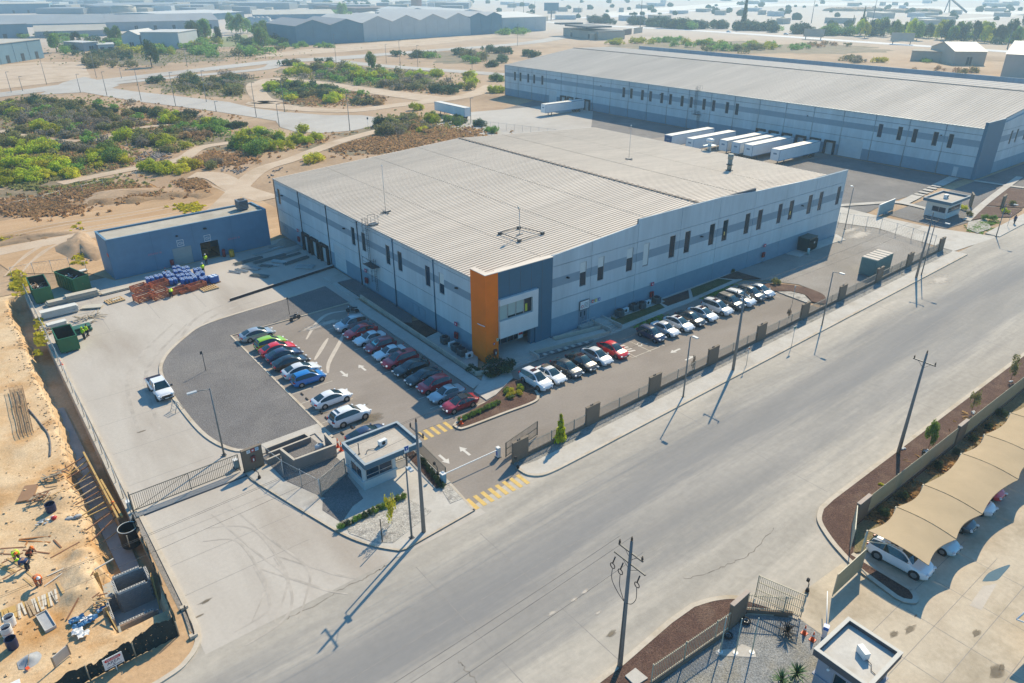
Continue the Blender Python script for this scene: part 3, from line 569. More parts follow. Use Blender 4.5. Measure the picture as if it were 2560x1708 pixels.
def window(parent,axis,const,sgn,u0,u1,z0,z1,blind=None,depth=.05,mull=0,label=None,lit=None):
 def bx(b,a0,a1,d0,d1,e0,e1,m=0):
  if axis=='x':b.box(min(const+sgn*d0,const+sgn*d1),max(const+sgn*d0,const+sgn*d1),a0,a1,e0,e1,m)
  else:b.box(a0,a1,min(const+sgn*d0,const+sgn*d1),max(const+sgn*d0,const+sgn*d1),e0,e1,m)
 w=.07;b=MB()
 bx(b,u0,u0+w,.01,.12,z0,z1);bx(b,u1-w,u1,.01,.12,z0,z1);bx(b,u0+w,u1-w,.01,.12,z0,z0+w);bx(b,u0+w,u1-w,.01,.12,z1-w,z1)
 for i in range(mull):
  u=u0+(u1-u0)*(i+1)/(mull+1);bx(b,u-.04,u+.04,.012,.115,z0+w,z1-w)
 f=b.build('window',M_alu,parent)
 if label:f['label']=label
 b=MB();bx(b,u0+w,u1-w,.02,depth,z0+w,z1-w);b.build('pane',M_glass,f)
 if blind:
  b=MB();bx(b,u0+w+.01,u1-w-.01,depth+.005,depth+.02,z0+w+(z1-z0)*(1-blind),z1-w);b.build('blind',M_blindw,f)
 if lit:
  b=MB();um=u0+(u1-u0)*.45;bx(b,um,um+.25,depth+.002,depth+.012,z0+.9,z0+1.5);b.build('painted_pane_light',lit,f)  # coloured patch on the pane, painting in light seen in the glass
 return f
XL,YR,XE,YB=47.15,65.0,128.5,130.5
wh=thing('warehouse','white roofed grey warehouse with an orange corner column behind the parked cars','warehouse')
usL=[67.7,76.5,87.15,97.9,108.7,119.7,130.5]
zsL=[0.02,5.05,9.95,10.5]
bandsL=[(0,2.72,2),(7.3,8.35,1)]
winL=[(128.3,129.45,6.1,9.05,0),(99.0,100.2,6.1,9.05,0),(95.6,96.8,6.1,9.05,0),(88.2,89.4,6.1,9.05,0),(84.8,86.0,6.1,9.05,0),(77.5,78.7,6.1,9.05,0),(74.1,75.3,6.1,9.05,1)]
dockL=[(116.9,119.6,-.2,2.9),(113.3,116.2,-.2,2.9),(109.4,112.4,-.2,2.9)]
gateL=(103.2,107.4,.25,4.45)
wall_cells(wh,[M_wl,M_wb,M_wd],'x',XL+.16,-1,usL,zsL,lambda u:10.5,bandsL,[w[:4]for w in winL]+dockL+[gateL])
b=MB();b.box(XL+.162,XL+.45,67.5,YB-.02,-.3,10.45);b.build('wall_core',M_core,wh)
for u0,u1,z0,z1,bl in winL:window(wh,'x',XL+.16,-1,u0,u1,z0,z1,blind=.55 if bl else None)
for u0,u1,z0,z1 in dockL:
 b=MB();b.box(XL-.42,XL+.1,u0,u0+.42,z0,z1);b.box(XL-.42,XL+.1,u1-.42,u1,z0,z1);b.box(XL-.42,XL+.1,u0,u1,z1-.02,z1+.42);o=b.build('dock_shelter',M_black,wh)
 b=MB();b.box(XL+.02,XL+.11,u0+.42,u1-.42,z0,z1);[b.box(XL+.0,XL+.02,u0+.42,u1-.42,z0+j*.62,z0+j*.62+.03,1)for j in range(1,5)];b.build('dock_door',[M_door,M_galv],o)
b=MB();b.box(XL+.04,XL+.12,gateL[0],gateL[1],gateL[2]-.2,gateL[3]);[b.box(XL+.02,XL+.04,gateL[0],gateL[1],.3+j*.55,.33+j*.55)for j in range(8)];b.build('roller_door',mat('roller_door_paint',(.55,.57,.57),.6,.05,1),wh)
for u in usL[1:-1]:
 b=MB();b.cyl((XL-.08,u,0),(XL-.08,u,10.35),.07,n=6);b.box(XL-.12,XL-.0,u-.12,u+.12,10.2,10.5);b.build('downpipe',M_steel if u>97 else M_acc,wh)
b=MB();b.cyl((XL-.1,130.45,0),(XL-.1,130.45,10.4),.07,n=6);b.build('downpipe',M_steel,wh)
b=MB();b.box(XL-.2,XL+.02,67.6,YB+.1,10.5,10.62);b.box(XL-.2,XL-.16,67.6,YB+.1,10.62,10.68);b.build('gutter',M_alu,wh)
for(y0,y1)in((126.9,129.3),(79.2,84.0)):
 n=3
 for i in range(n):
  a=y0+(y1-y0)*i/n;b=MB();b.box(XL-.05,XL+.0,a+.05,a+(y1-y0)/n-.05,.9,2.2)
  for j in range(5):b.box(XL-.07,XL-.05,a+.1,a+(y1-y0)/n-.1,1.0+j*.24,1.1+j*.24)
  b.build('vent_grille',M_wd,wh)
usR=[57.65,64.75,73.6,82.8,91.8,100.9,109.8,118.7,128.5]
def ztR(u):
 if u<73.58:return 11.75+max(0,u-57.65)*.072
 if u<100.85:return 13.6
 if u<118.6:return 13.05-(u-100.9)*.034
 return 12.45
winR=[(62.7,63.9,1),(66.0,67.2,1),(71.6,72.9,1),(75.0,76.2,2),(80.6,81.9,0),(84.0,85.3,0),(89.8,91.1,0),(93.1,94.4,0),(98.8,100.1,0),(102.2,103.5,0),(107.9,109.1,0),(111.2,112.5,0),(116.9,118.2,0),(120.4,121.6,0),(126.3,127.5,0)]
bandsR=[(0,2.95,2),(7.35,8.6,1)]
doorR=(62.75,64.45,.6,2.75)
wall_cells(wh,[M_wl,M_wb,M_wd],'y',YR+.16,-1,usR,[0.02,5.4,10.25,11.7],ztR,bandsR,[(a,c,6.25,9.7)for a,c,_ in winR]+[doorR])
b=MB();b.box(57.5,XE-.02,YR+.162,YR+.45,-.3,11.6)
b.prism([(73.7,YR+.162),(100.8,YR+.162),(100.8,YR+.45),(73.7,YR+.45)],11.55,13.5);b.box(100.8,118.6,YR+.162,YR+.45,11.55,12.4);b.build('wall_core',M_core,wh)
b=MB();b.box(57.5,73.6,YR+.45,YR+.5,10.5,11.7);b.box(118.6,XE,YR+.45,YR+.5,10.5,12.4);b.build('parapet_back',M_wl,wh)
for i,(a,c,bl)in enumerate(winR):window(wh,'y',YR+.16,-1,a,c,6.25,9.7,blind=(None,.45,.98)[bl],lit=mat('yellow_pane_light',(.75,.55,.16),.4,.1,3)if i in(7,11)else None)
b=MB();b.box(doorR[0],(doorR[0]+doorR[1])/2-.01,YR+.03,YR+.12,doorR[2],doorR[3]);b.box((doorR[0]+doorR[1])/2+.01,doorR[1],YR+.03,YR+.12,doorR[2],doorR[3])
d=b.build('double_door',mat('blue_grey_door',(.16,.21,.26),.5,.05,1),wh)
b=MB();b.box(63.15,63.35,YR+.01,YR+.03,1.75,2.45);b.box(63.85,64.05,YR+.01,YR+.03,1.75,2.45);b.build('door_light',M_glass,d)
b=MB();b.box(63.45,63.5,YR-.03,YR+.03,1.5,1.62);b.box(63.7,63.75,YR-.03,YR+.03,1.5,1.62);b.build('handle',M_steel,d)
for u0 in(69.9,):
 b=MB();b.box(u0,u0+.03,YR-.02,YR,.2,3);b.build('wall_conduit',M_galv,wh)
b=MB();b.box(XE-.15,XE,YR+.5,YB,-.3,10.75);b.box(XL+.5,XE,YB-.15,YB,-.3,10.5)
b.face([(XL+.5,YB,10.5),(XE,YB,10.5),(88.4,YB,12.95)]);b.build('plain_wall',M_wl,wh)
b=MB();b.box(XE-.05,XE+.02,YR+.02,YR+.5,10.7,12.45);b.build('corner_cap',M_wl,wh)
b=MB();b.box(XE-.14,XE+.04,YR-.04,YR+.06,0,12.5);b.build('corner_edge',mat('light_concrete_edge',(.62,.63,.62),.7,.05,1),wh)
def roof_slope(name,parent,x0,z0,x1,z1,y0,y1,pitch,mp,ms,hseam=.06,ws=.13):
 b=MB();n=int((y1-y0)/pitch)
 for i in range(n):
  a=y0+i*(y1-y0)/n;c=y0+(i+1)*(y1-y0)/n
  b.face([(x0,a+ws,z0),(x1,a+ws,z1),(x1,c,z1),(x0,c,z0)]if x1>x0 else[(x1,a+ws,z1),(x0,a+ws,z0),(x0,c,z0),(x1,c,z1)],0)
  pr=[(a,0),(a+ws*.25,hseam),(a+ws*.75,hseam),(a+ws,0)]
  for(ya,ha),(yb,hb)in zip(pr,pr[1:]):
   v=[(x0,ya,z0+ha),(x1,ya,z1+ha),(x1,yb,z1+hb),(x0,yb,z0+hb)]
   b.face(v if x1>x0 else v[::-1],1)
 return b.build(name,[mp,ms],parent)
RZ,RX=13.0,88.4
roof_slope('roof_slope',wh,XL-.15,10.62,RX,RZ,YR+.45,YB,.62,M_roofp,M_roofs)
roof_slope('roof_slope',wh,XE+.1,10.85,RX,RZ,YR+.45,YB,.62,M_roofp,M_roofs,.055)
b=MB();b.face([(RX-.32,YR+.5,RZ+.09),(RX,YR+.5,RZ+.16),(RX,YB,RZ+.16),(RX-.32,YB,RZ+.09)]);b.face([(RX,YR+.5,RZ+.16),(RX+.32,YR+.5,RZ+.09),(RX+.32,YB,RZ+.09),(RX,YB,RZ+.16)])
for i in range(54):b.box(RX-.34,RX+.34,YR+.9+i*1.2,YR+1.25+i*1.2,RZ-.02,RZ+.17,0)
b.build('ridge_cap',mat('dark_ridge',(.28,.225,.18),.8,.2,1),wh)
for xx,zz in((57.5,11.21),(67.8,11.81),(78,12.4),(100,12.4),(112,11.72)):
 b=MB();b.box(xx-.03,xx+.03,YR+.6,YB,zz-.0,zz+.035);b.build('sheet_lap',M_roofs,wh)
b=MB();b.prism([(46.85,64.62),(48.78,64.62),(48.78,65.2),(47.6,65.2),(47.6,67.66),(46.85,67.66)],0,11.78);b.build('corner_column',M_org,wh)
b=MB();b.prism([(46.83,64.60),(48.80,64.60),(48.80,65.22),(47.62,65.22),(47.62,67.68),(46.83,67.68)],11.78,11.86);b.build('column_cap',M_roofp,wh)
b=MB();b.box(48.8,57.62,64.72,65.1,3.0,11.72);b.box(54.9,57.62,64.72,65.1,0,3.0);b.box(54.2,54.9,64.9,65.5,0,3.0);b.build('accent_wall',M_acc,wh)
b=MB();b.box(48.78,57.66,64.68,65.6,11.72,11.80);b.build('parapet_cap',M_roofp,wh)
for i in range(5):
 b=MB();b.box(48.8+i*1.76,48.83+i*1.76,64.705,64.72,3.0 if i<4 else 0,11.7);b.build('panel_seam',M_core,wh)
b=MB();b.box(48.8,54.95,64.3,64.72,7.45,8.25);b.box(48.8,54.95,64.3,64.72,3.0,5.35);b.box(54.05,54.95,64.3,64.72,5.35,7.45);b.box(48.8,54.05,64.62,64.715,5.35,7.45);b.build('bay_surround',mat('white_render',(.62,.63,.62),.7,.04,1),wh)
window(wh,'y',64.64,-1,48.85,54.05,5.36,7.44,mull=3,label='wide office window with pale blinds')
for i in range(3):
 b=MB();u=48.98+i*1.29;b.box(u,u+1.16,64.565,64.585,5.45+(.25 if i else 0),7.35);b.build('blind',mat('grey_green_blind',(.36,.45,.42),.5,.06,1),wh)
b=MB();b.box(53.0,53.35,64.57,64.60,5.6,6.6);b.build('painted_pane_light',mat('yellow_reflection',(.45,.50,.05),.4,.1,3),wh)  # window reflection painted on as a yellow patch
b=MB();b.box(48.0,57.6,68.4,68.5,0,3.2);b.box(48.7,57.6,65.1,68.5,3.0,3.1);b.box(57.5,57.62,65.1,68.5,0,3);b.box(47.5,47.6,67.6,68.5,0,3.1);b.build('entrance_recess',M_acc,wh)
fb=MB();fb.box(48.8,54.2,67.05,67.13,.45,.55);fb.box(48.8,54.2,67.05,67.13,2.6,2.72)
for i in range(6):fb.box(48.8+i*1.08-.04,48.8+i*1.08+.04,67.04,67.14,.45,2.7)
fr=fb.build('entrance_door',M_alu,wh);b=MB();b.box(48.8,54.2,67.08,67.1,.5,2.66);b.build('pane',M_glass,fr)
b=MB();b.box(53.2,54.0,66.2,66.24,1.0,2.3);b.box(53.25,53.95,66.18,66.2,1.5,2.1,1);b.build('notice_board',[M_white,M_red],wh)
ld=MB();ld.box(48.8,57.4,63.0,67.0,.0,.46);structure(ld.build('landing',M_conc),'entrance landing')
st=thing('entrance_stairs','wide concrete steps below the orange column','stairs',(49.9,62.2,0))
for i in range(4):
 b=MB();b.box(-2.7,2.6,-.9+i*.42,.8,0.14,.14+.085*(i+1)-.004*i);b.build('step',M_conc,st)
b=MB();b.box(2.6,2.78,-1.0,.85,.14,.8);b.build('cheek_wall',M_conc,st)
st=thing('side_stairs','narrow concrete steps with steel handrail at the double door','stairs',(66.3,63.4,0))
for i in range(5):
 b=MB();b.box(-.9,.9,-2.1+i*.5,1.55,.13,.13+.105*(i+1)-.003*i);b.build('step',M_conc,st)
b=MB();b.box(-1.12,-.92,-2.3,1.55,.1,.85);b.box(.92,1.12,-2.3,1.55,.1,.85);b.build('cheek_wall',M_conc,st)
b=MB();b.box(-3.6,-1.12,.75,1.52,.13,.62);b.build('door_landing',M_conc,st)
b=MB()
for zz in(1.05,1.45):b.cyl((-3.6,.8,zz),(-1.1,.8,zz),.03,n=6)
for xx in(-3.6,-2.3,-1.1):b.cyl((xx,.8,.6),(xx,.8,1.45),.03,n=6)
b.build('handrail',M_galv,st)
rp=thing('access_ramp','long concrete access ramp and planter along the front walk','ramp',(0,0,0))
b=MB();b.prism([(53.2,62.9),(64.6,61.1),(65.0,62.3),(57.4,63.6)],.1,.42);b.build('ramp_slab',M_conc,rp)
b=MB();b.band([(53.2,62.7),(64.8,60.9)],0,.16,.1,.62);b.band([(57.5,64.1),(64.9,62.7)],0,.16,.1,.75);b.build('cheek_wall',M_kerb,rp)
b=MB();b.prism([(52.9,61.6),(61.0,60.6),(62.0,61.0),(53.3,62.5)],.1,.22);b.build('planter_soil',M_gravel,rp)
for i in range(7):
 b=MB();b.cbox((54+i*1.1,61.75-i*.13,.26),(.5,.5,.08),.15);b.build('stepping_slab',M_conc,rp)
def flood(parent,c,ax):
 b=MB();b.cbox(c,(.35,.28,.2)if ax=='x' else(.28,.35,.2),0,0,.3);b.build('flood_light',M_black,parent)
for u in(127.0,102.3,71.0):flood(wh,(XL-.2,u,8.2),'x')
for u in(60.4,87.8,115.0):flood(wh,(u,YR-.2,8.25),'y')
b=MB();b.tube([(46.6,66,5.2),(46.55,65.4,5.25),(46.75,64.7,5.2)],.05);b.build('camera_bracket',M_white,wh)
def mast(name,x,y,z,h,label):
 t=thing(name,label,'lightning rod',(x,y,z),0,'thin masts on the warehouse roof')
 b=MB();b.cyl((0,0,0),(0,0,h),.045,.03,6);b.build('pole',M_galv,t);b=MB();b.box(-.9,.9,-.08,.08,0,.14);b.box(-.08,.08,-.9,.9,0.01,.13);b.build('foot',M_steel,t)
 b=MB();b.blob((0,0,h),.12,6,4);b.build('tip',M_white,t)
mast('roof_mast',51.97,97.48,10.98,7.2,'thin roof mast on the near slope above the ladder')
mast('roof_mast',104.6,96.3,12.15,6.4,'thin roof mast on the far slope near the parked trailers')
t=thing('roof_vent','dark metal flue pipe standing on the far roof slope','flue',(114.2,80.1,11.55))
b=MB();b.cyl((0,0,0),(0,0,2.6),.42,n=10);b.cyl((0,0,2.2),(0,0,3.1),.52,n=10);b.build('pipe',mat('weathered_flue',(.22,.24,.22),.6,.2,2),t)
b=MB();b.cyl((0,0,1.1),(0,0,1.3),.62,n=10);b.cyl((0,0,0),(0,0,.25),.8,.6,n=10);b.build('collar',M_steel,t)
t=thing('roof_turbine','white mushroom ventilator at the roof edge before the trailers','ventilator',(128.6,95.8,10.9))
b=MB();b.cyl((0,0,0),(0,0,1.9),.4,n=10);b.build('shaft',M_white,t);b=MB();b.blob((0,0,2.1),(.9,.9,.4),10,5);b.build('cap',M_white,t)
b=MB();b.box(-1.3,1.3,-.9,.9,1.0,1.06);[b.cyl((sx,sy,0),(sx,sy,1.4),.05,n=5)for sx in(-1.3,1.3)for sy in(-.9,.9)];b.build('service_frame',M_galv,t)
t=thing('antenna_frame','square pipe frame with dish mast on the near roof slope','antenna',(60.5,75.1,11.38))
b=MB();cs=[(-1.8,2.1),(1.5,2.0),(2.4,-2.1),(-1.7,-2.1)]
for i in range(4):
 p0,p1=cs[i],cs[(i+1)%4];b.tube([(p0[0],p0[1],.30+p0[0]*.058),(p1[0],p1[1],.30+p1[0]*.058)],.055)
b.build('pipe_frame',M_steel,t)
for c in cs:
 b=MB();b.cbox((c[0],c[1],.2+c[0]*.058),(.5,.35,.35));b.build('ballast_block',M_steel,t)
b=MB();b.cyl((0,0,0),(0,0,3.7),.045,n=6);b.box(-.6,.6,-.06,.06,.05,.15);b.build('mast',M_galv,t)
b=MB();b.cyl((-.12,.1,3.8),(0,0,3.85),.42,.25,n=14);b.build('dish',mat('pale_dish',(.52,.47,.40),.5,.05,2),t)
def ladder(x,y,ztop,zmid,wall,label):
 t=thing('access_ladder',label,'ladder',(x,y,0))
 b=MB();[b.cyl((0,s*.25,zmid),(0,s*.25,ztop+1.3),.035,n=5)for s in(-1,1)];[b.cyl((0,-1.6+s*.25,.9),(0,-1.6+s*.25,zmid+1.1),.035,n=5)for s in(-1,1)];b.build('rail',M_steel,t)
 b=MB()
 for i in range(int((ztop+1-zmid)/.33)):b.cyl((0,-.25,zmid+i*.33),(0,.25,zmid+i*.33),.018,n=4)
 for i in range(int((zmid-.9)/.33)):b.cyl((0,-1.85,1+i*.33),(0,-1.35,1+i*.33),.018,n=4)
 b.build('rung',M_steel,t)
 b=MB()
 for y0,za,zb in((0,zmid+2.1,ztop+1.3),(-1.6,2.6,zmid+1)):
  k=0;zz=za
  while zz<=zb:
   b.tube([(-.75*sin(a)-.0,y0+.38*cos(a),zz)for a in[pi*i/6 for i in range(7)]],.02,4);zz+=.8
  for a in(.6,1.2,1.57,1.95,2.55):b.cyl((-.75*sin(a),y0+.38*cos(a),za),(-.75*sin(a),y0+.38*cos(a),zb),.014,n=4)
 b.build('cage',M_steel,t)
 b=MB();b.box(-.9,wall,-2.3,.6,zmid-.08,zmid);[b.cyl((-.88,yy,zmid),(-.88,yy,zmid+1.1),.025,n=4)for yy in(-2.3,-1.1,.6)];b.cyl((-.88,-2.3,zmid+1.1),(-.88,.6,zmid+1.1),.025,n=4);b.cyl((-.88,-2.3,zmid+.55),(-.88,.6,zmid+.55),.02,n=4);b.build('platform',M_steel,t)
 b=MB();b.box(wall,wall+1.4,-.5,.5,ztop+.1,ztop+.16);[b.cyl((xx,sy,ztop+.1),(xx,sy,ztop+1.4),.025,n=4)for xx in(wall+.1,wall+1.3)for sy in(-.5,.5)];[b.cyl((wall+.1,sy,ztop+1.4),(wall+1.3,sy,ztop+1.4),.025,n=4)for sy in(-.5,.5)];b.build('roof_step',M_steel,t)
ladder(46.75,93.9,10.7,4.9,.4,'dark caged ladder with platform climbing the side wall')
# --- far warehouse
XF,YF0,YF1=194.6,67.4,251.6
fw=thing('warehouse','long grey warehouse with a row of slim windows and trailers at its docks','warehouse')
usF=[YF0+i*8.77 for i in range(22)]
wF=[245,241.4,236.4,232.7,227.7,183.8,180.2,175.1,171.4,166.4,162.7,157.8,154.1,149.0,145.3,140.2,136.6,92.1,87.0,83.2,78.2,74.6]
docksF=[(u-1.6,u+1.6,-.3,3.2)for u in(215,211,206.4,201.8,127.2,122.8,118.4,113.9,109.4,105.0)]
gF=[(95.8,102.3,.1,4.7),(219,223.4,.1,4.7)]
wall_cells(fw,[M_wl,M_wb,M_wd],'x',XF+.16,-1,usF,[.02,5.35,10.4,11.9],lambda u:11.9,[(0,2.9,2),(7.6,9.1,1)],[(u-.62,u+.62,6.4,9.8)for u in wF]+docksF+gF,gap=.05,depth=.2)
b=MB();b.box(XF+.162,XF+.5,YF0+.1,YF1,-.3,11.8);b.build('wall_core',M_core,fw)
for u in wF:window(fw,'x',XF+.16,-1,u-.62,u+.62,6.4,9.8)
for u0,u1,z0,z1 in docksF:
 b=MB();b.box(XF-.5,XF+.1,u0,u0+.5,z0,z1);b.box(XF-.5,XF+.1,u1-.5,u1,z0,z1);b.box(XF-.5,XF+.1,u0,u1,z1,z1+.5);o=b.build('dock_shelter',M_black,fw)
 b=MB();b.box(XF+.02,XF+.11,u0+.5,u1-.5,z0,z1);b.build('dock_door',M_door,o)
 b=MB();b.box(XF-.03,XF+.0,u0+1.35,u1-1.35,4.3,4.8);b.build('dock_number',M_steel,fw)
for u0,u1,z0,z1 in gF:
 b=MB();b.box(XF+.04,XF+.12,u0,u1,z0,z1);b.build('roller_door',MATS['roller_door_paint'],fw)
for u in usF[1:]:
 b=MB();b.cyl((XF-.1,u,0),(XF-.1,u,11.8),.09,n=5);b.build('downpipe',M_galv,fw)
for(y0,n)in((247.2,1),(229,1),(188.0,1),(183.5,1),(173.5,2),(164.5,2),(155.5,2),(76.6,4)):
 for i in range(n):
  a=y0+i*2.3;b=MB();b.box(XF-.06,XF-.02,a,a+2.0,.8,2.4)
  for j in range(5):b.box(XF-.09,XF-.06,a+.1,a+1.9,.9+j*.3,1.0+j*.3)
  b.build('vent_grille',M_wd,fw)
b=MB();b.box(XF-.06,XF-.0,71.2,72.3,.1,2.4);b.build('side_door',M_door,fw)
b=MB();b.box(194.45,204.4,67.22,67.5,0,13.4);b.box(194.45,194.62,67.5,67.9,0,13.4);b.build('accent_wall',mat('accent_slate',(.07,.165,.24),.6,.05,.6),fw)
usG=[204.5+i*8.8 for i in range(9)]
ztG=lambda u:12.3+min(u-204.5,32)*.10 if u>204.6 else 12.3
wG=[211.3,214.9,220.3,223.9,229,232.6]
wall_cells(fw,[M_wl,M_wb,M_wd],'y',YF0+.16,-1,usG,[.02,5.35,10.4,11.9],ztG,[(0,2.9,2),(7.6,9.1,1)],[(u-.6,u+.6,6.4,9.8)for u in wG],gap=.05,depth=.2)
for u in wG:window(fw,'y',YF0+.16,-1,u-.6,u+.6,6.4,9.8)
b=MB();b.box(195.2,275,YF0+.17,YF0+.5,-.3,11.6);b.box(195,256,YF1-.3,YF1,-.3,11.8);b.box(274.7,275,YF0+.5,YF1,-.3,15.5);b.build('wall_core',M_wl,fw)
b=MB();b.face([(194.6,YF1,11.8),(233,YF1,16.5),(256,YF1,15.9),(256,YF1,11)]);b.build('gable_wall',M_wl,fw)
roof_slope('roof_slope',fw,XF-.2,12.0,233,16.6,YF0+.3,YF1,.9,M_roof2,M_roof2s,.06,.13)
roof_slope('roof_slope',fw,256,15.95,233,16.6,YF0+.3,YF1,3.0,mat('shade_toned_roof_sheet',(.40,.37,.34),.9,.06,.5),M_roof2s,.06,.13)  # back slope coloured greyer: the shade of facing away is painted in
b=MB();b.box(XF-.35,XF-.1,YF0+.4,YF1,11.85,12.02);b.build('gutter',M_alu,fw)
b=MB();b.box(232.6,233.4,YF0+.3,YF1,16.6,16.75);b.build('ridge_cap',mat('tan_ridge',(.28,.24,.21),.8,.1,1),fw)
b=MB();b.face([(194.6,YF0+.3,11.8),(256,YF0+.3,11.8),(256,YF0+.3,15.9),(233,YF0+.3,16.55)]);b.build('gable_wall',M_wl,fw)
for u in(219.5,195,167,140,113,76.9):flood(fw,(XF-.3,u,9.2),'x')
ladder(194.15,151.8,12.0,4.9,.45,'pale caged ladder on the long far warehouse wall')
# --- blue-grey workshop in the yard corner
ws=thing('workshop','low blue-grey workshop with two loading doors in the yard corner','workshop')
A0,A1,DEP=q('b1',962,935),q('b1',2262,640),6.2
WA=atan2(A1.y-A0.y,A1.x-A0.x);WLn=(A1-A0).length;ws.location=(A0.x,A0.y,0);ws.rotation_euler=(0,0,WA)
M_ws=mat('workshop_blue_grey',(.125,.235,.335),.65,.05,.8,big=.09,bigscale=.2)
HW=6.6
b=MB();b.box(0,.25,0.02,DEP,0,HW);b.box(WLn-.25,WLn,0.02,DEP,0,HW);b.box(.25,WLn-.25,DEP-.25,DEP,0,HW)
b.box(0,9.45,0,.25,0,HW);b.box(12.55,14.05,0,.25,0,3);b.box(17.15,WLn,0,.25,0,HW);b.box(9.45,17.15,0,.25,3.0,HW);b.build('wall',M_ws,ws)
b=MB();b.box(.25,WLn-.25,.25,DEP-.25,HW-.36,HW-.24);b.build('roof',ground('flat_roof_membrane',[(.40,.36,.29),(.47,.43,.36),(.33,.29,.23)],.5,.2,s3=3,fine=.08,bump=.05),ws)
b=MB();b.box(-.04,WLn+.04,-.04,.3,HW,HW+.05);b.box(-.04,WLn+.04,DEP-.3,DEP+.04,HW,HW+.05);b.box(-.04,.3,.3,DEP-.3,HW,HW+.05);b.box(WLn-.3,WLn+.04,.3,DEP-.3,HW,HW+.05);b.build('parapet_cap',M_ws,ws)
for i in range(1,4):
 b=MB();b.box(i*WLn/4-.015,i*WLn/4+.015,-.012,.0,0 if i!=2 else 3.05,HW);b.build('panel_seam',M_acc,ws)
b=MB();b.box(9.45,12.55,.1,.16,0,3.0);[b.box(9.45,12.55,.07,.1,j*.5,j*.5+.03)for j in range(1,6)];b.build('roller_door',mat('dull_green_grey_door',(.30,.35,.35),.6,.06,1),ws)
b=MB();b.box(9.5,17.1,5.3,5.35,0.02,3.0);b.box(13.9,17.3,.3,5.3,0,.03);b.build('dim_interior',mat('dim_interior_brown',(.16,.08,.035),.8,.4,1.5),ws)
b=MB();b.box(14.6,16.8,3.4,4.6,0.03,1.7);b.box(14.9,15.9,2.4,3.3,.03,1.0);b.build('stored_box',mat('stored_cardboard',(.32,.17,.07),.8,.3,3),ws)
for c in((10.95,3.75),(15.45,3.65)):
 b=MB();x,z=c
 for(a0,a1,e0,e1)in((-.55,.55,.48,.56),(-.55,.55,-.56,-.48),(-.55,-.47,-.48,.48),(.47,.55,-.48,.48),(-.25,.25,.12,.2),(-.3,.3,-.2,-.12),(-.33,-.25,-.12,.12),(.25,.33,-.12,.12)):b.box(x+a0,x+a1,-.03,-.005,z+e0,z+e1)
 b.build('door_sign',M_white,ws)
def lettering(parent,txt,size,loc,rot,m,name='lettering',depth=.01):
 cu=bpy.data.curves.new(name,'FONT');cu.body=txt;cu.size=size;cu.align_x='CENTER';cu.align_y='CENTER';cu.extrude=depth
 o=bpy.data.objects.new(name,cu);COL.objects.link(o);cu.materials.append(m);bpy.context.view_layer.update()
 me=bpy.data.meshes.new_from_object(o.evaluated_get(bpy.context.evaluated_depsgraph_get()));bpy.data.objects.remove(o);o=bpy.data.objects.new(name,me);COL.objects.link(o);o.location=loc;o.rotation_euler=rot
 if parent:o.parent=parent
 return o
M_pink=mat('faded_red_lettering',(.50,.20,.24),.7,.1,3)
def stencil(x,z):
 b=MB()
 for i,k in enumerate((0,1,2,1,3,0)):
  xx=x+(i-2.5)*.36
  b.box(xx-.13,xx-.06,-.012,-.004,z-.16,z+.16)
  if k!=3:b.box(xx+.05,xx+.11,-.012,-.004,z-.16,z+.16-.1*(k==1))
  if k in(0,2):b.box(xx-.06,xx+.05,-.012,-.004,z-.02,z+.04)
  if k==1:b.box(xx-.06,xx+.05,-.012,-.004,z+.1,z+.16)
 b.build('stencil',M_pink,ws)
stencil(6.7,2.9);stencil(19.9,2.65)
b=MB();b.box(-.05,0,.2,1.1,3.8,4.3);b.build('wall_sign',M_red,ws)
for x in(10.6,15.4,15.2):flood(ws,(x,-.15,5.4 if x>11 else 5.1),'y')
t=thing('roof_cooler','boxy evaporative cooler standing at the end of the workshop roof','cooler',(ws.location.x+cos(WA)*23.6-sin(WA)*3.6,ws.location.y+sin(WA)*23.6+cos(WA)*3.6,HW-.24),WA)
b=MB();b.box(-.85,.85,-.85,.85,.2,1.75);b.build('body',mat('cooler_blue_grey',(.16,.20,.24),.6,.1,2),t);b=MB()
for s in(-1,1):
 for j in range(5):b.box(-.8,.8,s*.86-.02,s*.86+.02,.4+j*.25,.52+j*.25);b.box(s*.86-.02,s*.86+.02,-.8,.8,.4+j*.25,.52+j*.25)
b.box(-.7,.7,-.7,.7,0,.2);b.build('louvres',M_steel,t);b=MB();b.cyl((0,0,1.75),(0,0,1.85),.6,n=12);b.build('fan_cover',M_black,t)
# ------------------------------------------------------------------ vehicles
def paint(name,col,metal=0.0):return mat('paint_'+name,col,.28,.02,1.0,metal=metal,spec=.5,coat=.8)
P_WHITE,P_PEARL,P_SILVER=paint('white',(.78,.79,.80)),paint('pearl_white',(.70,.71,.72)),paint('silver',(.42,.45,.48),.35)
P_RED,P_CHERRY,P_MAROON=paint('bright_red',(.66,.012,.016)),paint('cherry',(.50,.008,.022)),paint('maroon',(.30,.012,.028))
P_BLACK,P_NAVY,P_BLUE,P_LIME,P_GREY,P_DGREEN=paint('black',(.014,.016,.02)),paint('navy',(.022,.035,.085)),paint('bright_blue',(.01,.17,.50)),paint('lime',(.28,.55,.015)),paint('graphite',(.06,.065,.07)),paint('bottle_black',(.012,.024,.026))
P_LBLUE=paint('ice_blue',(.45,.60,.66));P_BROWN=paint('dark_bronze',(.055,.047,.042),.2)
M_carglass=mat('car_glass',(.012,.03,.034),.04,.1,.5,spec=.8,coat=.5)
M_tyre=mat('tyre',(.02,.02,.021),.85,.1,5);M_rim=mat('alloy_rim',(.35,.36,.37),.35,.1,5,metal=.8)
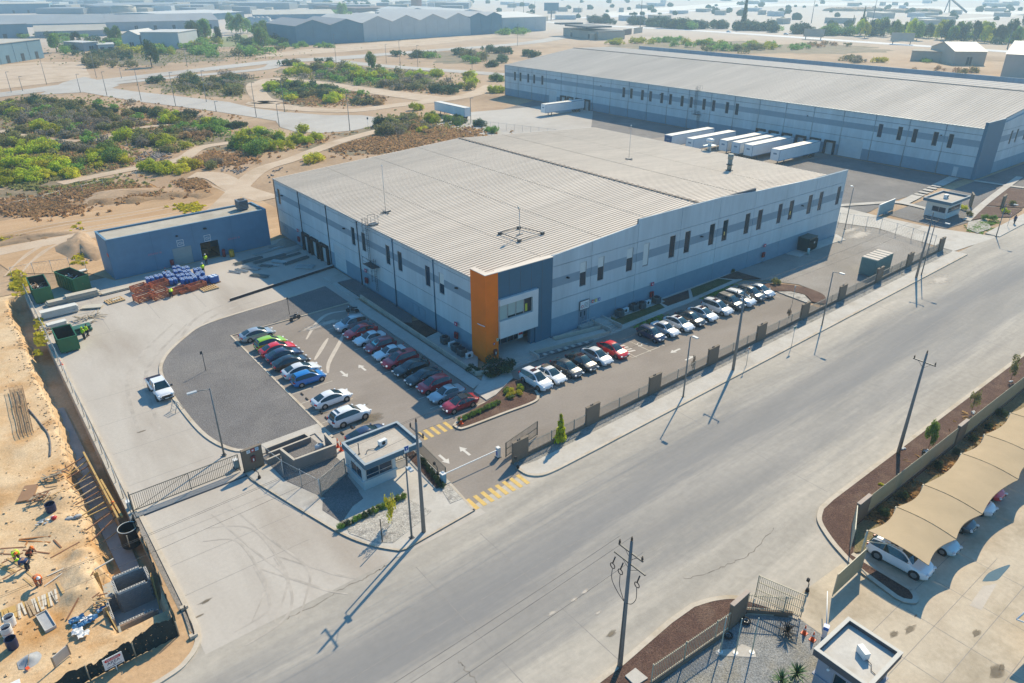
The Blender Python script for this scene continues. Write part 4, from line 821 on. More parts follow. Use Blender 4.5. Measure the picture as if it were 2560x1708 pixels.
M_lamp=mat('headlamp_glass',(.75,.78,.80),.12,.05,5,spec=.7);M_tail=mat('tail_lamp',(.35,.012,.012),.2,.1,5)
M_trim=mat('black_trim',(.02,.02,.022),.5,.1,4);M_plate=mat('number_plate',(.62,.64,.60),.5,.05,4);M_chrome=mat('chrome',(.6,.62,.63),.2,.05,4,metal=.9)
KIND={'sedan':dict(L=4.6,W=1.78,wb=2.7,hood=.86,belt=.92,trunk=.98,cab=[(-1.85,1.0),(-1.05,1.38),(.15,1.43),(1.2,.95)],r=.32),'oldsedan':dict(L=4.4,W=1.68,wb=2.55,hood=.84,belt=.90,trunk=.92,cab=[(-1.35,.93),(-.85,1.36),(.2,1.38),(.95,.89)],r=.29),'hatch':dict(L=4.1,W=1.74,wb=2.55,hood=.90,belt=.96,trunk=1.0,cab=[(-1.98,1.0),(-1.55,1.46),(.15,1.5),(1.15,.95)],r=.31),'suv':dict(L=4.6,W=1.85,wb=2.68,hood=1.04,belt=1.10,trunk=1.12,cab=[(-2.2,1.13),(-1.75,1.64),(.2,1.70),(1.2,1.09)],r=.36),'wagon':dict(L=4.7,W=1.82,wb=2.75,hood=.95,belt=1.02,trunk=1.05,cab=[(-2.3,1.06),(-1.95,1.56),(.2,1.62),(1.25,1.0)],r=.34),'coupe':dict(L=4.35,W=1.78,wb=2.5,hood=.84,belt=.88,trunk=.92,cab=[(-1.7,.93),(-.85,1.29),(.05,1.32),(1.0,.88)],r=.32),'bigsuv':dict(L=4.95,W=1.95,wb=2.95,hood=1.08,belt=1.13,trunk=1.15,cab=[(-2.4,1.16),(-1.95,1.68),(.15,1.74),(1.2,1.12)],r=.39),}
CARM={}
def car_meshes(kind):
 if kind in CARM:return CARM[kind]
 k=KIND[kind];L,Wd,wb=k['L'],k['W']/2,k['wb'];hL=L/2;out={}
 cab=k['cab'];xf,xr=wb/2+.06,-wb/2+.06
 hd,bl,tr=k['hood'],k['belt'],k['trunk'];(x0,z0),(x1,z1),(x2,z2),(x3,z3)=cab
 RL=[(-hL,tr-.42),(-hL+.05,tr-.14),(-hL+.2,tr-.02)]+([(x0,z0)]if x0>-hL+.45 else[])+[((x0+x1)/2,(z0+z1)/2+.05),(x1,z1),((x1+x2)/2,max(z1,z2)+.045),(x2,z2+.01),((x2+x3)/2,(z2+z3)/2+.04),(x3,z3+.01),((x3+hL)/2,hd-.005),(hL-.3,hd-.12),(hL-.08,hd-.27),(hL,hd-.44)]
 RL=bez([Vector((p[0],p[1],0))for p in RL],3);n=14
 R_={n_:MB()for n_ in('body','windscreen','rear_window','side_window')};rings=[]
 for p in RL:
  x,zr=p.x,p.y;f=(x+hL)/L;wd=Wd*(1-.30*max(0,(f-.84)/.16)**2-.20*max(0,(.14-f)/.14)**2);up=max(0,min(1,(zr-bl-.02)/.38));belt=min(bl+.04*(1-f),zr-.035);zlo=.2+.12*max(0,(f-.93)/.07)+.14*max(0,(.07-f)/.07);wr=wd*(.90-.21*up)
  h_=[(wd*.88,zlo),(wd*.985,zlo+.14),(wd,(zlo+belt)/2+.08),(wd*.955,belt),(wr,zr-.035-.05*up),(wr*.84,zr-.008),(wr*.42,zr+.018*up)]
  rings.append(([(x,-w_,z_)for w_,z_ in h_]+[(x,w_,z_)for w_,z_ in h_[::-1]],up))
 xb=x1*.48+x2*.52
 for i in range(len(rings)-1):
  (A,ua),(B,ub)=rings[i],rings[i+1];xm=(A[0][0]+B[0][0])/2
  for j in range(n):
   kd='body';jj=(j+1)%n
   if j in(3,9)and min(ua,ub)>.22 and abs(xm-xb)>.06 and x0+.12<xm<x3-.15:kd='side_window'
   if j in(5,6,7)and x2+.02<xm<x3:kd='windscreen'
   if j in(5,6,7)and x0-.05<xm<x1-.02:kd='rear_window'
   R_[kd].face((A[j],A[jj],B[jj],B[j])[::-1],0,True)
 R_['body'].face(rings[0][0]);R_['body'].face(rings[-1][0][::-1])
 for n_ in R_:
  m_=R_[n_];ix={};rv=[];mp_=[]
  for v in m_.v:
   kx=tuple(round(c,4)for c in v)
   if kx not in ix:ix[kx]=len(rv);rv.append(v)
   mp_.append(ix[kx])
  m_.v=rv;m_.f=[tuple(mp_[q_]for q_ in f)for f in m_.f];out[n_]=m_
 b=MB()
 b.box(-hL+.5,hL-.5,-Wd*.86,Wd*.86,.17,.3)
 for x in(xf,xr):
  for s in(-1,1):b.cyl((x,s*(Wd-.14),k['r']),(x,s*(Wd+.004),k['r']),k['r']+.07,n=14)
 b.box(hL-.03,hL+.012,-Wd*.52,Wd*.52,.34,.5);b.box(-hL-.01,-hL+.05,-Wd*.6,Wd*.6,.34,.44);out['underbody']=b
 r=k['r'];b=MB();b.cyl((0,-.11,0),(0,.11,0),r,n=16);out['wheel']=b
 b=MB();b.cyl((0,-.118,0),(0,.118,0),r*.62,n=10);out['rim']=b
 b=MB();b.mesh([(hL-.30,.62*Wd,hd-.22),(hL-.02,.42*Wd,hd-.38),(hL-.02,.42*Wd,hd-.29),(hL-.28,.66*Wd,hd-.13),(hL-.44,.88*Wd,hd-.17),(hL-.40,.90*Wd,hd-.27)],[(0,1,2,3),(5,0,3,4)],0)
 b.cbox((hL-.13,.66*Wd,hd-.27),(.2,.36,.12),-.75);out['headlight']=b
 b=MB();b.cbox((-hL+.055,.70*Wd,tr-.20),(.14,.34,.17),-.35);out['taillight']=b
 b=MB();b.cbox((cab[3][0]-.28,Wd+.09,bl+.06),(.13,.2,.13),.2);out['mirror']=b
 b=MB();b.box(hL-.0,hL+.02,-.22,.22,.42,.53);b.box(-hL-.02,-hL+.01,-.22,.22,.56,.68);out['number_plate']=b
 mm={'body':P_WHITE,'windscreen':M_carglass,'rear_window':M_carglass,'side_window':M_carglass,'underbody':M_trim,'wheel':M_tyre,'rim':M_rim,'headlight':M_lamp,'taillight':M_tail,'mirror':P_WHITE,'number_plate':M_plate}
 CARM[kind]={n_:b_.data(n_,mm[n_])for n_,b_ in out.items()};CARM[kind]['k']=k
 return CARM[kind]
def car(kind,loc,rz,p,label,group=None,extra=None):
 m=car_meshes(kind);k=m['k'];t=thing('parked_car',label,'car',(loc[0],loc[1],loc[2]if len(loc)>2 else .012),rz,group)
 o=put('body',m['body'],t);setmat(o,p)
 for n_ in('windscreen','rear_window','side_window','underbody','number_plate'):put(n_,m[n_],t)
 for x in(k['wb']/2+.06,-k['wb']/2+.06):
  for s in(-1,1):
   w=put('wheel',m['wheel'],t,(x,s*(k['W']/2-.105),k['r']));put('rim',m['rim'],w)
 for n_ in('headlight','taillight','mirror'):
  for s in(1,-1):
   o=put(n_,m[n_],t,sc=(1,s,1))
   if n_=='mirror':setmat(o,p)
 (x1,z1),(x2,z2)=k['cab'][1],k['cab'][2];wr=k['W']/2*.7
 for e in(extra or[]):
  b=MB()
  if e=='sunroof':b.box(x1*.3+x2*.7-.35,x1*.3+x2*.7+.25,-wr*.6,wr*.6,z2+.02,z2+.085);b.build('sunroof',mat('sunroof_glass',(.05,.02,.022),.08,.1,1),t)
  if e=='darkroof':b.box(x1+.05,x2-.02,-wr*.93,wr*.93,(z1+z2)/2+.03,(z1+z2)/2+.092);b.build('roof_panel',P_BLACK,t)
  if e=='bars':b.box(x1+.25,x1+.5,-wr*.7,wr*.7,z1+.05,z1+.10);b.box(x1+.85,x1+1.35,-wr*.6,wr*.6,z1+.06,z1+.11);b.build('roof_glass',P_BLACK,t)
  if e=='rails':
   for s in(-1,1):b=MB();b.cyl((x1+.05,s*wr*.96,z1+.11),(x2-.1,s*wr*.96,z2+.1),.03,n=5);b.build('roof_rail',M_chrome,t)
  if e=='spoiler':b.box(-k['L']/2+.05,-k['L']/2+.33,-.68,.68,k['trunk']+.24,k['trunk']+.28);[b.box(-k['L']/2+.1,-k['L']/2+.26,s*.6-.03,s*.6+.03,k['trunk']-.04,k['trunk']+.25)for s in(-1,1)];b.build('spoiler',P_BLACK,t)
  if e=='shade':
   x3,z3=k['cab'][3];wq=k['W']/2*.82;b.face([(x3-.22,-wq*.8,z3+.16),(x3-.22,wq*.8,z3+.16),(x2+.22,wr*.82,z2-.07),(x2+.22,-wr*.82,z2-.07)]);b.build('windscreen_panel',mat('cyan_panel',(.25,.62,.60),.3,.05,1),t)  # flat cyan panel across the windscreen
  if e=='softtop':b.box(x1-.5,x1+.15,-wr*.75,wr*.75,z1-.1,z1+.05);b.build('soft_top',M_trim,t)
 return t
GL,GR,GF='cars parked nose out along the gravel bed','cars parked in the shade of the warehouse','cars parked along the front walk'
for kind,(k_,x,y),p,lab,ex in[('sedan',('b1',2140,1380),P_SILVER,'silver sedan at the head of the row along the gravel bed',None),('hatch',('c2',120,52),P_LIME,'lime green hatchback beside a silver sedan',None),('sedan',('c2',180,102),P_RED,'bright red sedan between lime green hatchback and navy sedan',None),('sedan',('c2',232,150),P_NAVY,'navy sedan parked between bright red and black sedans',None),('sedan',('c2',290,212),P_BLACK,'black sedan parked between navy and white sedans',None),('sedan',('c2',385,275),P_PEARL,'white sedan squeezed between a black and a bright blue car',None),('hatch',('c2',435,342),P_BLUE,'bright blue car ending the tight part of the row',None),('sedan',('c2',630,512),P_WHITE,'white sedan with empty bays on both sides',None),('suv',('c2',780,660),P_WHITE,'white crossover with black roof glass near the guard hut',['bars']),('sedan',('c2',930,815),P_NAVY,'navy sedan half hidden behind the guard hut roof',None)]:
 c=q(k_,x,y,.7);c.x=min(max(c.x,27.1),27.6);car(kind,(c.x,c.y),radians(random.uniform(-2,2)),p,lab,GL,ex)
for kind,(k_,x,y),p,lab,ex in[('suv',('b2',810,1295),P_SILVER,'silver crossover first in the shaded row by the warehouse',['rails']),('sedan',('b2',890,1350),P_RED,'red sedan between silver crossover and old white sedan',None),('oldsedan',('b2',975,1405),P_PEARL,'older white sedan between red sedan and maroon hatchback',None),('hatch',('b2',1050,1470),P_MAROON,'maroon hatchback with a cyan panel in its windscreen',['shade']),('oldsedan',('c2',1090,140),P_PEARL,'older white sedan between two dark red cars',None),('wagon',('c2',1195,195),P_CHERRY,'cherry red car with sunroof next to a black spoiler coupe',['sunroof']),('sedan',('c2',1300,255),P_DGREEN,'black car with a rear spoiler in the shaded row',['spoiler']),('sedan',('c2',1395,335),P_DGREEN,'black sedan without spoiler beside the small red hatchback',None),('hatch',('c2',1490,395),P_CHERRY,'small red hatchback between black and silver sedans',None),('oldsedan',('c2',1580,475),P_SILVER,'silver sedan second from the island end of the shaded row',None),('coupe',('c2',1690,555),P_MAROON,'maroon coupe with a dark roof last in the shaded row',['darkroof'])]:
 c=q(k_,x,y,.7);car(kind,(38.4,c.y),pi+radians(random.uniform(-2,2)),p,lab,GR,ex)
for kind,(k_,x,y),p,lab,ex in[('suv',('c3',355,375),P_WHITE,'white crossover with sunroof beside the planter island',['sunroof']),('coupe',('c3',500,335),P_WHITE,'low white sports coupe next to the island crossover',['softtop']),('sedan',('c3',620,275),P_GREY,'dark grey sedan between white coupe and bronze sedan',None),('sedan',('c3',745,225),P_BROWN,'dark bronze sedan with sunroof near the entrance',['sunroof']),('sedan',('c3',865,170),P_PEARL,'white sedan parked beside the red sedan at the zebra bay',None),('sedan',('c3',985,110),P_RED,'red sedan next to the striped accessible bay',None),('hatch',('b3',1320,1390),P_NAVY,'dark navy hatchback on the far side of the accessible bay',None),('oldsedan',('b3',1425,1340),P_PEARL,'plain white sedan next to the navy hatchback',None),('sedan',('b3',1540,1295),P_WHITE,'white sedan with sunroof parked before a black sedan',['sunroof']),('sedan',('b3',1640,1255),P_BLACK,'black sedan between two white sedans with sunroofs',None),('sedan',('b3',1740,1215),P_WHITE,'white sedan with sunroof parked after a black sedan',['sunroof']),('wagon',('b3',1835,1155),P_PEARL,'pale people carrier with a large brown sunroof',['sunroof','rails']),('suv',('b3',1930,1110),P_GREY,'dark grey crossover beside the pale people carrier',['darkroof']),('bigsuv',('b3',2010,1080),P_WHITE,'large white off-roader between two dark crossovers',['rails']),('suv',('b3',2100,1040),P_GREY,'dark grey crossover before the last silver sedan',['rails']),('sedan',('b3',2215,1020),P_SILVER,'silver sedan last in the front row by the mulch bed',None)]:
 c=q(k_,x,y,.7);car(kind,(c.x,56.9),-pi/2+radians(random.uniform(-2,2)),p,lab,GF,ex)
GC='cars under the tan shade roof'
car('bigsuv',(53.0,15.75),-pi/2+.05,P_WHITE,'white off-roader with sunroof at the open end of the shade roof',GC,['sunroof','rails'])
for(x,y),kind,p,lab in[((57.6,15.4),'sedan',P_LBLUE,'pale blue sedan with its bonnet sticking out of the shade roof'),((61.6,15.7),'sedan',P_GREY,'dark grey car barely showing under the shade roof'),((65.4,15.6),'sedan',P_PEARL,'white sedan nose under the middle of the shade roof'),((q('c4',2030,1410,.9).x,15.6),'hatch',P_CHERRY,'dark red car far under the shade roof'),((q('c4',2140,1300,.9).x,q('c4',2140,1300,.9).y+1.9),'sedan',P_RED,'red car nosing out of the shade roof')]:
 car(kind,(x,y),-pi/2,p,lab,GC)
for(k_,x,y),kind,p,lab,rz in[(('a3',1045,135),'sedan',P_GREY,'dark car on the branch road in the haze',.9),(('a3',1940,270),'sedan',P_PEARL,'white car on the distant highway',-1.5),(('a4',350,290),'sedan',P_PEARL,'pale car on the highway before the trees',-1.5)]:
 c=q(k_,x,y);car(kind,(c.x,c.y,.05),rz,p,lab)
t=thing('pickup_truck','white double cab pickup with black bed cover on the yard lane','pickup',(12.85,82.4,.01),-pi/2+.02)
b=MB();W2=.93
def pring(x,w,zl,zs,zt):return[(x,-w*.92,zl),(x,-w,zl+.2),(x,-w,zs-.08),(x,-w*.9,zs),(x,-w*.5,zt),(x,w*.5,zt),(x,w*.9,zs),(x,w,zs-.08),(x,w,zl+.2),(x,w*.92,zl)]
S_=[(-2.65,.88,.5,1.05,1.05),(-2.6,W2,.42,1.1,1.1),(-.85,W2,.36,1.1,1.1),(1.25,W2,.34,1.12,1.13),(2.2,.9,.36,1.08,1.14),(2.55,.82,.36,.98,1.02),(2.66,.72,.42,.8,.85)]
vs=[p_ for s in S_ for p_ in pring(*s)];n=10
fs=[(i*n+j,i*n+(j+1)%n,(i+1)*n+(j+1)%n,(i+1)*n+j)for i in range(len(S_)-1)for j in range(n)]+[tuple(range(n)),tuple((len(S_)-1)*n+j for j in range(n))[::-1]]
b.mesh(vs,fs,0,True);cab=[(-.85,1.1),(-.72,1.72),(.55,1.76),(1.35,1.12)]
for s in(-1,1):
 for(a,c)in zip(cab,cab[1:]):b.cyl((a[0],s*(.64 if a[1]>1.5 else .84),a[1]),(c[0],s*(.64 if c[1]>1.5 else .84),c[1]),.06,n=5)
 b.cyl((-.02,s*.84,1.1),(-.02,s*.64,1.74),.06,n=4)
b.box(-.76,.56,-.66,.66,1.72,1.79);b.build('body',P_WHITE,t)
b=MB();b.box(-2.56,-.92,-.78,.78,1.1,1.17);b.build('bed_cover',mat('navy_bed_cover',(.012,.014,.035),.6,.1,2),t)
b=MB();b.face([(1.32,-.78,1.13),(1.32,.78,1.13),(.56,.6,1.74),(.56,-.6,1.74)]);b.build('windscreen',M_carglass,t)
b=MB();b.face([(-.84,-.76,1.12),(-.73,-.6,1.7),(-.73,.6,1.7),(-.84,.76,1.12)]);b.build('rear_window',M_carglass,t)
for s in(-1,1):
 b=MB();b.face([(-.8,s*.83,1.12),(1.2,s*.83,1.14),(.5,s*.655,1.72),(-.7,s*.655,1.69)][::-s]);b.build('side_window',M_carglass,t)
 b=MB();b.cbox((2.52,s*.66,.93),(.18,.4,.16),-s*.5);b.build('headlight',M_lamp,t);b=MB();b.cbox((1.12,s*1.05,1.2),(.14,.24,.2));b.build('mirror',M_trim,t)
 b=MB();b.cbox((-2.62,s*.82,.95),(.1,.18,.3));b.build('taillight',M_tail,t)
 for x in(1.62,-1.5):
  b=MB();b.cyl((0,-.13,0),(0,.13,0),.39,n=16);w=b.build('wheel',M_tyre,t,(x,s*.8,.39));b=MB();b.cyl((0,-.14,0),(0,.14,0),.24,n=10);b.build('rim',M_rim,w)
b=MB();b.box(2.6,2.69,-.5,.5,.62,.9);b.box(2.55,2.68,-.75,.75,.38,.5);[b.cyl((x,s*.78,.39),(x,s*.94,.39),.46,n=14)for x in(1.62,-1.5)for s in(-1,1)];b.build('grille',M_trim,t)
b=MB();b.box(2.69,2.71,-.2,.2,.5,.62);b.build('number_plate',M_plate,t)
def moto(c,rz,label,col):
 t=thing('motorcycle',label,'motorcycle',(c.x,c.y,.02),rz)
 for x in(-.65,.68):
  b=MB();b.ring((x,0,.31),(0,1,0),.26,.06,14,6);w=b.build('wheel',M_tyre,t);b=MB();b.cyl((x,-.04,.31),(x,.04,.31),.2,n=10);b.build('rim',M_steel,w)
 b=MB();b.blob((.18,0,.82),(.3,.15,.16),8,5);b.build('fuel_tank',col,t);b=MB();b.cbox((-.4,0,.80),(.7,.24,.1),0,0,.08);b.build('seat',M_trim,t)
 b=MB();b.cbox((.0,0,.42),(.5,.26,.34));b.tube([(-.65,0,.31),(-.1,0,.5),(.3,0,.9),(.68,0,.31)],.035);b.tube([(-.6,.12,.4),(.1,.14,.3)],.05);b.build('frame',M_steel,t)
 b=MB();b.tube([(.3,-.34,1.02),(.4,0,.98),(.3,.34,1.02)],.02);b.build('handlebar',M_trim,t);b=MB();b.blob((.52,0,.88),(.09,.09,.09),8,5);b.build('headlight',M_lamp,t)
moto(q('b2',325,1255,.3),.28,'black motorcycle parked in the sun at the gravel kerb',P_BLACK);moto(q('b2',805,1190,.3),2.4,'dark motorcycle in the shade above the silver crossover',P_GREY)
M_box=mat('trailer_white',(.70,.71,.71),.5,.05,.6,big=.05,bigscale=.3);M_boxr=mat('trailer_roof',(.66,.63,.57),.6,.06,.6);M_boxb=mat('trailer_trim',(.16,.25,.34),.5,.1,1)
def trailer(x,y,rz,label,L=15.2,front=None,side=None):
 t=thing('semi_trailer',label,'trailer',(x,y,.02),rz,'box trailers at the far warehouse');W_=1.3
 b=MB();b.box(-L/2,L/2,-W_,W_,1.15,4.0);b.build('box_body',side or M_box,t)
 b=MB();b.box(-L/2+.02,L/2-.02,-W_+.02,W_-.02,4.0,4.06);b.build('box_roof',M_boxr,t)
 b=MB();[b.box(-L/2-.02,L/2+.02,s*W_-.03,s*W_+.03,3.9,4.08)for s in(-1,1)];[b.box(-L/2-.02,L/2+.02,s*W_-.03,s*W_+.03,1.1,1.25)for s in(-1,1)];[b.box(xx-.03,xx+.03,s*W_-.04,s*W_+.04,1.1,4.05)for xx in(-L/2,L/2)for s in(-1,1)];b.build('edge_rail',M_boxb,t)
 b=MB();b.box(-L/2-.05,-L/2,-W_+.06,W_-.06,1.3,3.85);b.box(-L/2-.06,-L/2-.05,-.02,.02,1.3,3.85);b.build('front_panel',front or M_box,t)
 b=MB();b.box(-L/2-.08,-L/2-.06,-.5,.5,2.7,3.1);b.build('front_emblem',M_boxb,t)
 for xx in(L/2-2.2,L/2-3.5):
  for s in(-1,1):
   b=MB();b.cyl((xx,s*.75,.5),(xx,s*1.2,.5),.5,n=12);b.build('wheel',M_tyre,t)
 b=MB();[b.box(-L/2+3,-L/2+3.2,s*.9-.1,s*.9+.1,0,1.15)for s in(-1,1)];b.box(-L/2+1,L/2-.5,-.5,.5,.95,1.15);b.build('landing_leg',M_steel,t)
trailer(173.0,136.2,0,'white box trailer with dark blue front nearest the bare ground',19,mat('trailer_blue_front',(.04,.10,.22),.5,.1,1))
trailer(174.0,129.3,0,'white box trailer second from the blue fronted one',19)
trailer(179.5,122.2,0,'grey white box trailer behind the roof ventilator',19,None,mat('trailer_dull',(.52,.54,.54),.6,.06,.6))
trailer(179.6,118.2,0,'white box trailer with blue front marking among the docked row',19,mat('trailer_light_front',(.60,.66,.70),.5,.1,1))
trailer(179.6,114.2,0,'white box trailer squeezed close to its marked neighbour',19)
trailer(180.2,106.4,0,'white box trailer at the dock nearest the big closed gate',19)
trailer(182.3,201.6,0,'lone white box trailer backed into the farther dock group',18.6)
trailer(147.3,221.0,-pi/2,'white box trailer parked alone beside the scrub',18.8)
# ------------------------------------------------------------------ front fence, gates and huts
M_brown=mat('brown_concrete',(.19,.14,.10),.85,.1,1.2,big=.1,bigscale=.4)
M_beige=mat('beige_bar_paint',(.52,.48,.37),.55,.06,3);M_bar=mat('dark_beige_bars',(.33,.30,.25),.55,.1,3)
M_tanbar=mat('tan_bar_paint',(.44,.39,.28),.55,.06,3)
words=['first','second','third','fourth','fifth','sixth','seventh','eighth','ninth','tenth','eleventh','last']
pil=[36.45,46.65,56.85,67.9,78.4,89.2,99.6,111.2,121.8,134.2]
pl_lab=['brown concrete pillar behind the white barrier post at the car entrance','brown concrete pillar next to the young bright green tree','brown concrete pillar opposite the bronze sedan','brown concrete pillar in front of the street lamp before the zebra bay','brown concrete pillar beside the tall utility pole','brown concrete pillar nearest the hanging street sign','brown concrete pillar at the start of the gravel lot','brown concrete pillar in front of the ribbed metal container','brown concrete pillar between container and twin poles','brown concrete pillar at the side drive corner']
for i,x in enumerate(pil):
 y=fY(x+1);t=thing('fence_pillar',pl_lab[i],'pillar',(x,y,0),.0262,'brown pillars of the front fence')
 h=2.45
 b=MB();b.box(0,2.0,-.13,.13,0,h);b.build('slab',M_brown,t)
 b=MB();b.box(-.03,2.03,-.16,.16,h,h+.06);b.build('coping',mat('brown_coping',(.20,.16,.12),.85,.1,2),t)
 b=MB();b.blob((.7,0,h+.13),.08,6,4);b.blob((.95,0,h+.13),.08,6,4);b.build('top_lamp',M_steel,t)
rl_lab=['low railing with hedge between entrance pillar and tree pillar','railing section behind the first white crossover','railing section facing the bronze sedan','railing section behind the near street lamp','railing section crossed by the tall utility pole','railing section by the mulch bed','railing section along the start of the gravel lot','railing section before the ribbed container','railing section at the twin poles']
def railing(x0,x1,label,yf,h=1.75,wall=.5,pitch=.17,mtl=None,group='railings of the front fence'):
 y0,y1=yf(x0),yf(x1);L=hypot(x1-x0,y1-y0);t=thing('metal_railing',label,'railing',(x0,y0,0),atan2(y1-y0,x1-x0),group);mtl=mtl or M_bar
 b=MB();b.box(0,L,-.1,.1,0,wall);b.build('plinth',M_brown,t)
 for zz in(wall+.12,h-.15):
  b=MB();b.box(0,L,-.025,.025,zz-.025,zz+.025);b.build('rail',mtl,t)
 b=MB();n=int(L/pitch)
 for j in range(n):x=(j+.5)*L/n;b.box(x-.014,x+.014,-.014,.014,wall,h)
 stuff(b.build('bar',mtl,t))
 for j in range(int(L/3.2)+1):
  b=MB();xx=min(L-.05,.05+j*3.2);b.box(xx-.035,xx+.035,-.035,.035,wall,h+.04);b.build('post',mtl,t)
 return t
for i in range(9):railing(pil[i]+2.02,pil[i+1]-.02,rl_lab[i],lambda x:fY(x+1))
def mesh_fence(pts,h,label,sp=3.0,cell=.28,group=None,wire=None,posts=True,top=True):
 t=thing('wire_fence',label,'fence',(pts[0][0],pts[0][1],0),0,group);o0=Vector((pts[0][0],pts[0][1],0));P=[Vector((p[0],p[1],p[2]if len(p)>2 else 0))-o0 for p in pts]
 b=MB();wr=.006
 for a,c in zip(P,P[1:]):
  d=c-a;L=d.length;n=max(1,int(L/cell))
  for i in range(n):
   for s in(0,1):
    p=a+d*(i/n);r=a+d*(min(n,i+h/cell*.5)/n);z0,z1=(.05,h)if s==0 else(h,.05)
    pz=Vector((p.x,p.y,p.z+z0));rz_=Vector((r.x,r.y,r.z+z1));u=(rz_-pz).normalized().cross(Vector((d.y,-d.x,0)).normalized())*wr
    b.face((pz-u,rz_-u,rz_+u,pz+u))
 stuff(b.build('wire',wire or M_galv,t))
 for a,c in zip(P,P[1:]):
  n=max(1,round((c-a).length/sp))
  for i in range(n+1):
   if i==n and c is not P[-1]:continue
   p=a+(c-a)*(i/n);b=MB();b.cyl(p,p+Vector((0,0,h+.15)),.04,n=6);b.build('post',M_galv,t)
 if top:
  b=MB()
  for a,c in zip(P,P[1:]):b.cyl(a+Vector((0,0,h)),c+Vector((0,0,h)),.025,n=5)
  b.build('top_rail',M_galv,t)
 return t
mesh_fence([(136.4,50.4),(137.6,55),(138.8,61.5),(136.2,68.6),(132.5,71)],2.2,'tall wire fence between gravel lot and side drive',cell=.5)
mesh_fence([(131.5,133),(140,168),(152,171),(137,214)],2.0,'wire fence behind the warehouse near the lone trailer',cell=.6)
pp=[(p.x,p.y)for p in qs('b1',[(0,400),(250,345),(515,275),(870,180),(1150,110)])]
mesh_fence(pp,2.2,'wire fence running past the bright bushes',sp=6,cell=.8)
pp=[(p.x,p.y)for p in qs('b1',[(110,930),(290,890),(440,870),(590,850),(730,880)])]
mesh_fence(pp,2.0,'wire fence behind the green skips',sp=3.4,cell=.5)
mesh_fence([(4.78,125.5),(4.8,105),(4.78,82),(4.78,61.2)],1.9,'wire fence on top of the trench wall',sp=3.1,cell=.42)
mesh_fence([(17.1,62.2),(17.7,58.0),(19.2,53.0)],2.1,'dense wire fence beside the pit wall',sp=3,cell=.2)
def barred_gate(name,label,p0,p1,h,n,m,z0=.12,rails=(0.06,1.0),midpost=(),brace=True,group=None,frame=.04):
 L=hypot(p1[0]-p0[0],p1[1]-p0[1]);t=thing(name,label,'gate',(p0[0],p0[1],0),atan2(p1[1]-p0[1],p1[0]-p0[0]),group)
 b=MB();b.box(0,.07,-frame,frame,z0,z0+h);me=b.data('post',m)
 for x in(0,L-.07,*[L*k for k in midpost]):put('post',me,t,(x,0,0))
 for r in rails:
  b=MB();zz=z0+h*r-(.03 if r>.5 else 0);b.box(.07,L-.07,-frame*.9,frame*.9,zz,zz+.055);b.build('rail',m,t)
 b=MB();b.box(-.016,.016,-.016,.016,z0+h*rails[0]+.055,z0+h*rails[-1]-.03 if rails[-1]>.95 else z0+h);me=b.data('bar',m)
 for i in range(n):put('bar',me,t,(.07+(L-.14)*(i+.5)/n,0,0))
 if brace:
  b=MB();b.cyl((.1,0.05,z0+.1),(L*.52,.05,z0+h-.05),.022,n=4);b.cyl((L*.52,.05,z0+h*.5),(L-.1,.05,z0+h*.66),.022,n=4);b.build('brace',m,t)
 return t
M_gate=mat('gate_olive_grey',(.135,.125,.10),.55,.1,3)
g0,g1=q('c1',1110,1480),q('c1',2010,1130)
tg=barred_gate('sliding_gate','long barred sliding gate across the truck driveway',(g0.x,g0.y),(g1.x,g1.y),1.9,58,M_gate,midpost=(.52,))
b=MB();b.box(5.4,15.2,60.55,60.72,.006,.05);b.build('gate_track',M_steel).parent=None
o=COL.objects['gate_track'];structure(o,'steel track of the sliding gate')
def motor(name,label,x,y,c,h=.95,group=None):
 t=thing(name,label,'gate motor',(x,y,0),0,group);b=MB();b.box(-.2,.2,-.22,.22,.1,h);b.build('housing',c,t);b=MB();b.box(-.23,.23,-.25,.25,h,h+.06);b.build('lid',M_white,t);b=MB();b.box(-.28,.28,-.3,.3,0,.1);b.build('foot',M_steel,t)
 return t
M_bluebox=mat('gate_motor_blue',(.16,.33,.42),.5,.1,2)
motor('gate_motor','pale blue gate motor box at the trench end of the truck gate',q('c1',1090,1450).x,q('c1',1090,1450).y,M_bluebox);motor('gate_motor','pale blue gate motor box beside the brown signed pillar',q('c1',1975,1100).x,q('c1',1975,1100).y,M_bluebox)
def bollard_post(p,h,label,m=None,r=.045):
 t=thing('steel_post',label,'post',(p.x,p.y,0));b=MB();b.cyl((0,0,0),(0,0,h),r,n=6);b.build('shaft',m or M_steel,t);b=MB();b.cyl((0,0,0),(0,0,.08),.14,n=8);b.build('foot',M_steel,t);return t
bollard_post(q('c1',1118,1478),2.4,'black guide post at the trench end of the truck gate');bollard_post(q('c1',2040,1138),2.6,'black guide post against the signed brown pillar')
t=thing('gate_pillar','brown concrete pillar with three small signs and a fire point','pillar',(15.05,61.2,0),.03)
b=MB();b.box(0,1.95,-.14,.14,0,2.5);b.build('slab',M_brown,t)
b=MB();b.box(-.03,1.98,-.17,.17,2.5,2.56);b.build('coping',MATS['brown_coping'],t)
for i,m in enumerate((M_white,M_red,mat('pale_blue_sign',(.45,.58,.68),.5,.1,3))):
 b=MB();b.box(.45+i*.42,.8+i*.42,-.17,-.14,2.1,2.45);o=b.build('sign_plate',m,t);b=MB();b.box(.53+i*.42,.72+i*.42,-.178,-.17,2.2,2.36);b.build('pictogram',mat('sign_pictogram',(.35,.45,.5),.5,.1,3)if i!=1 else M_white,o)
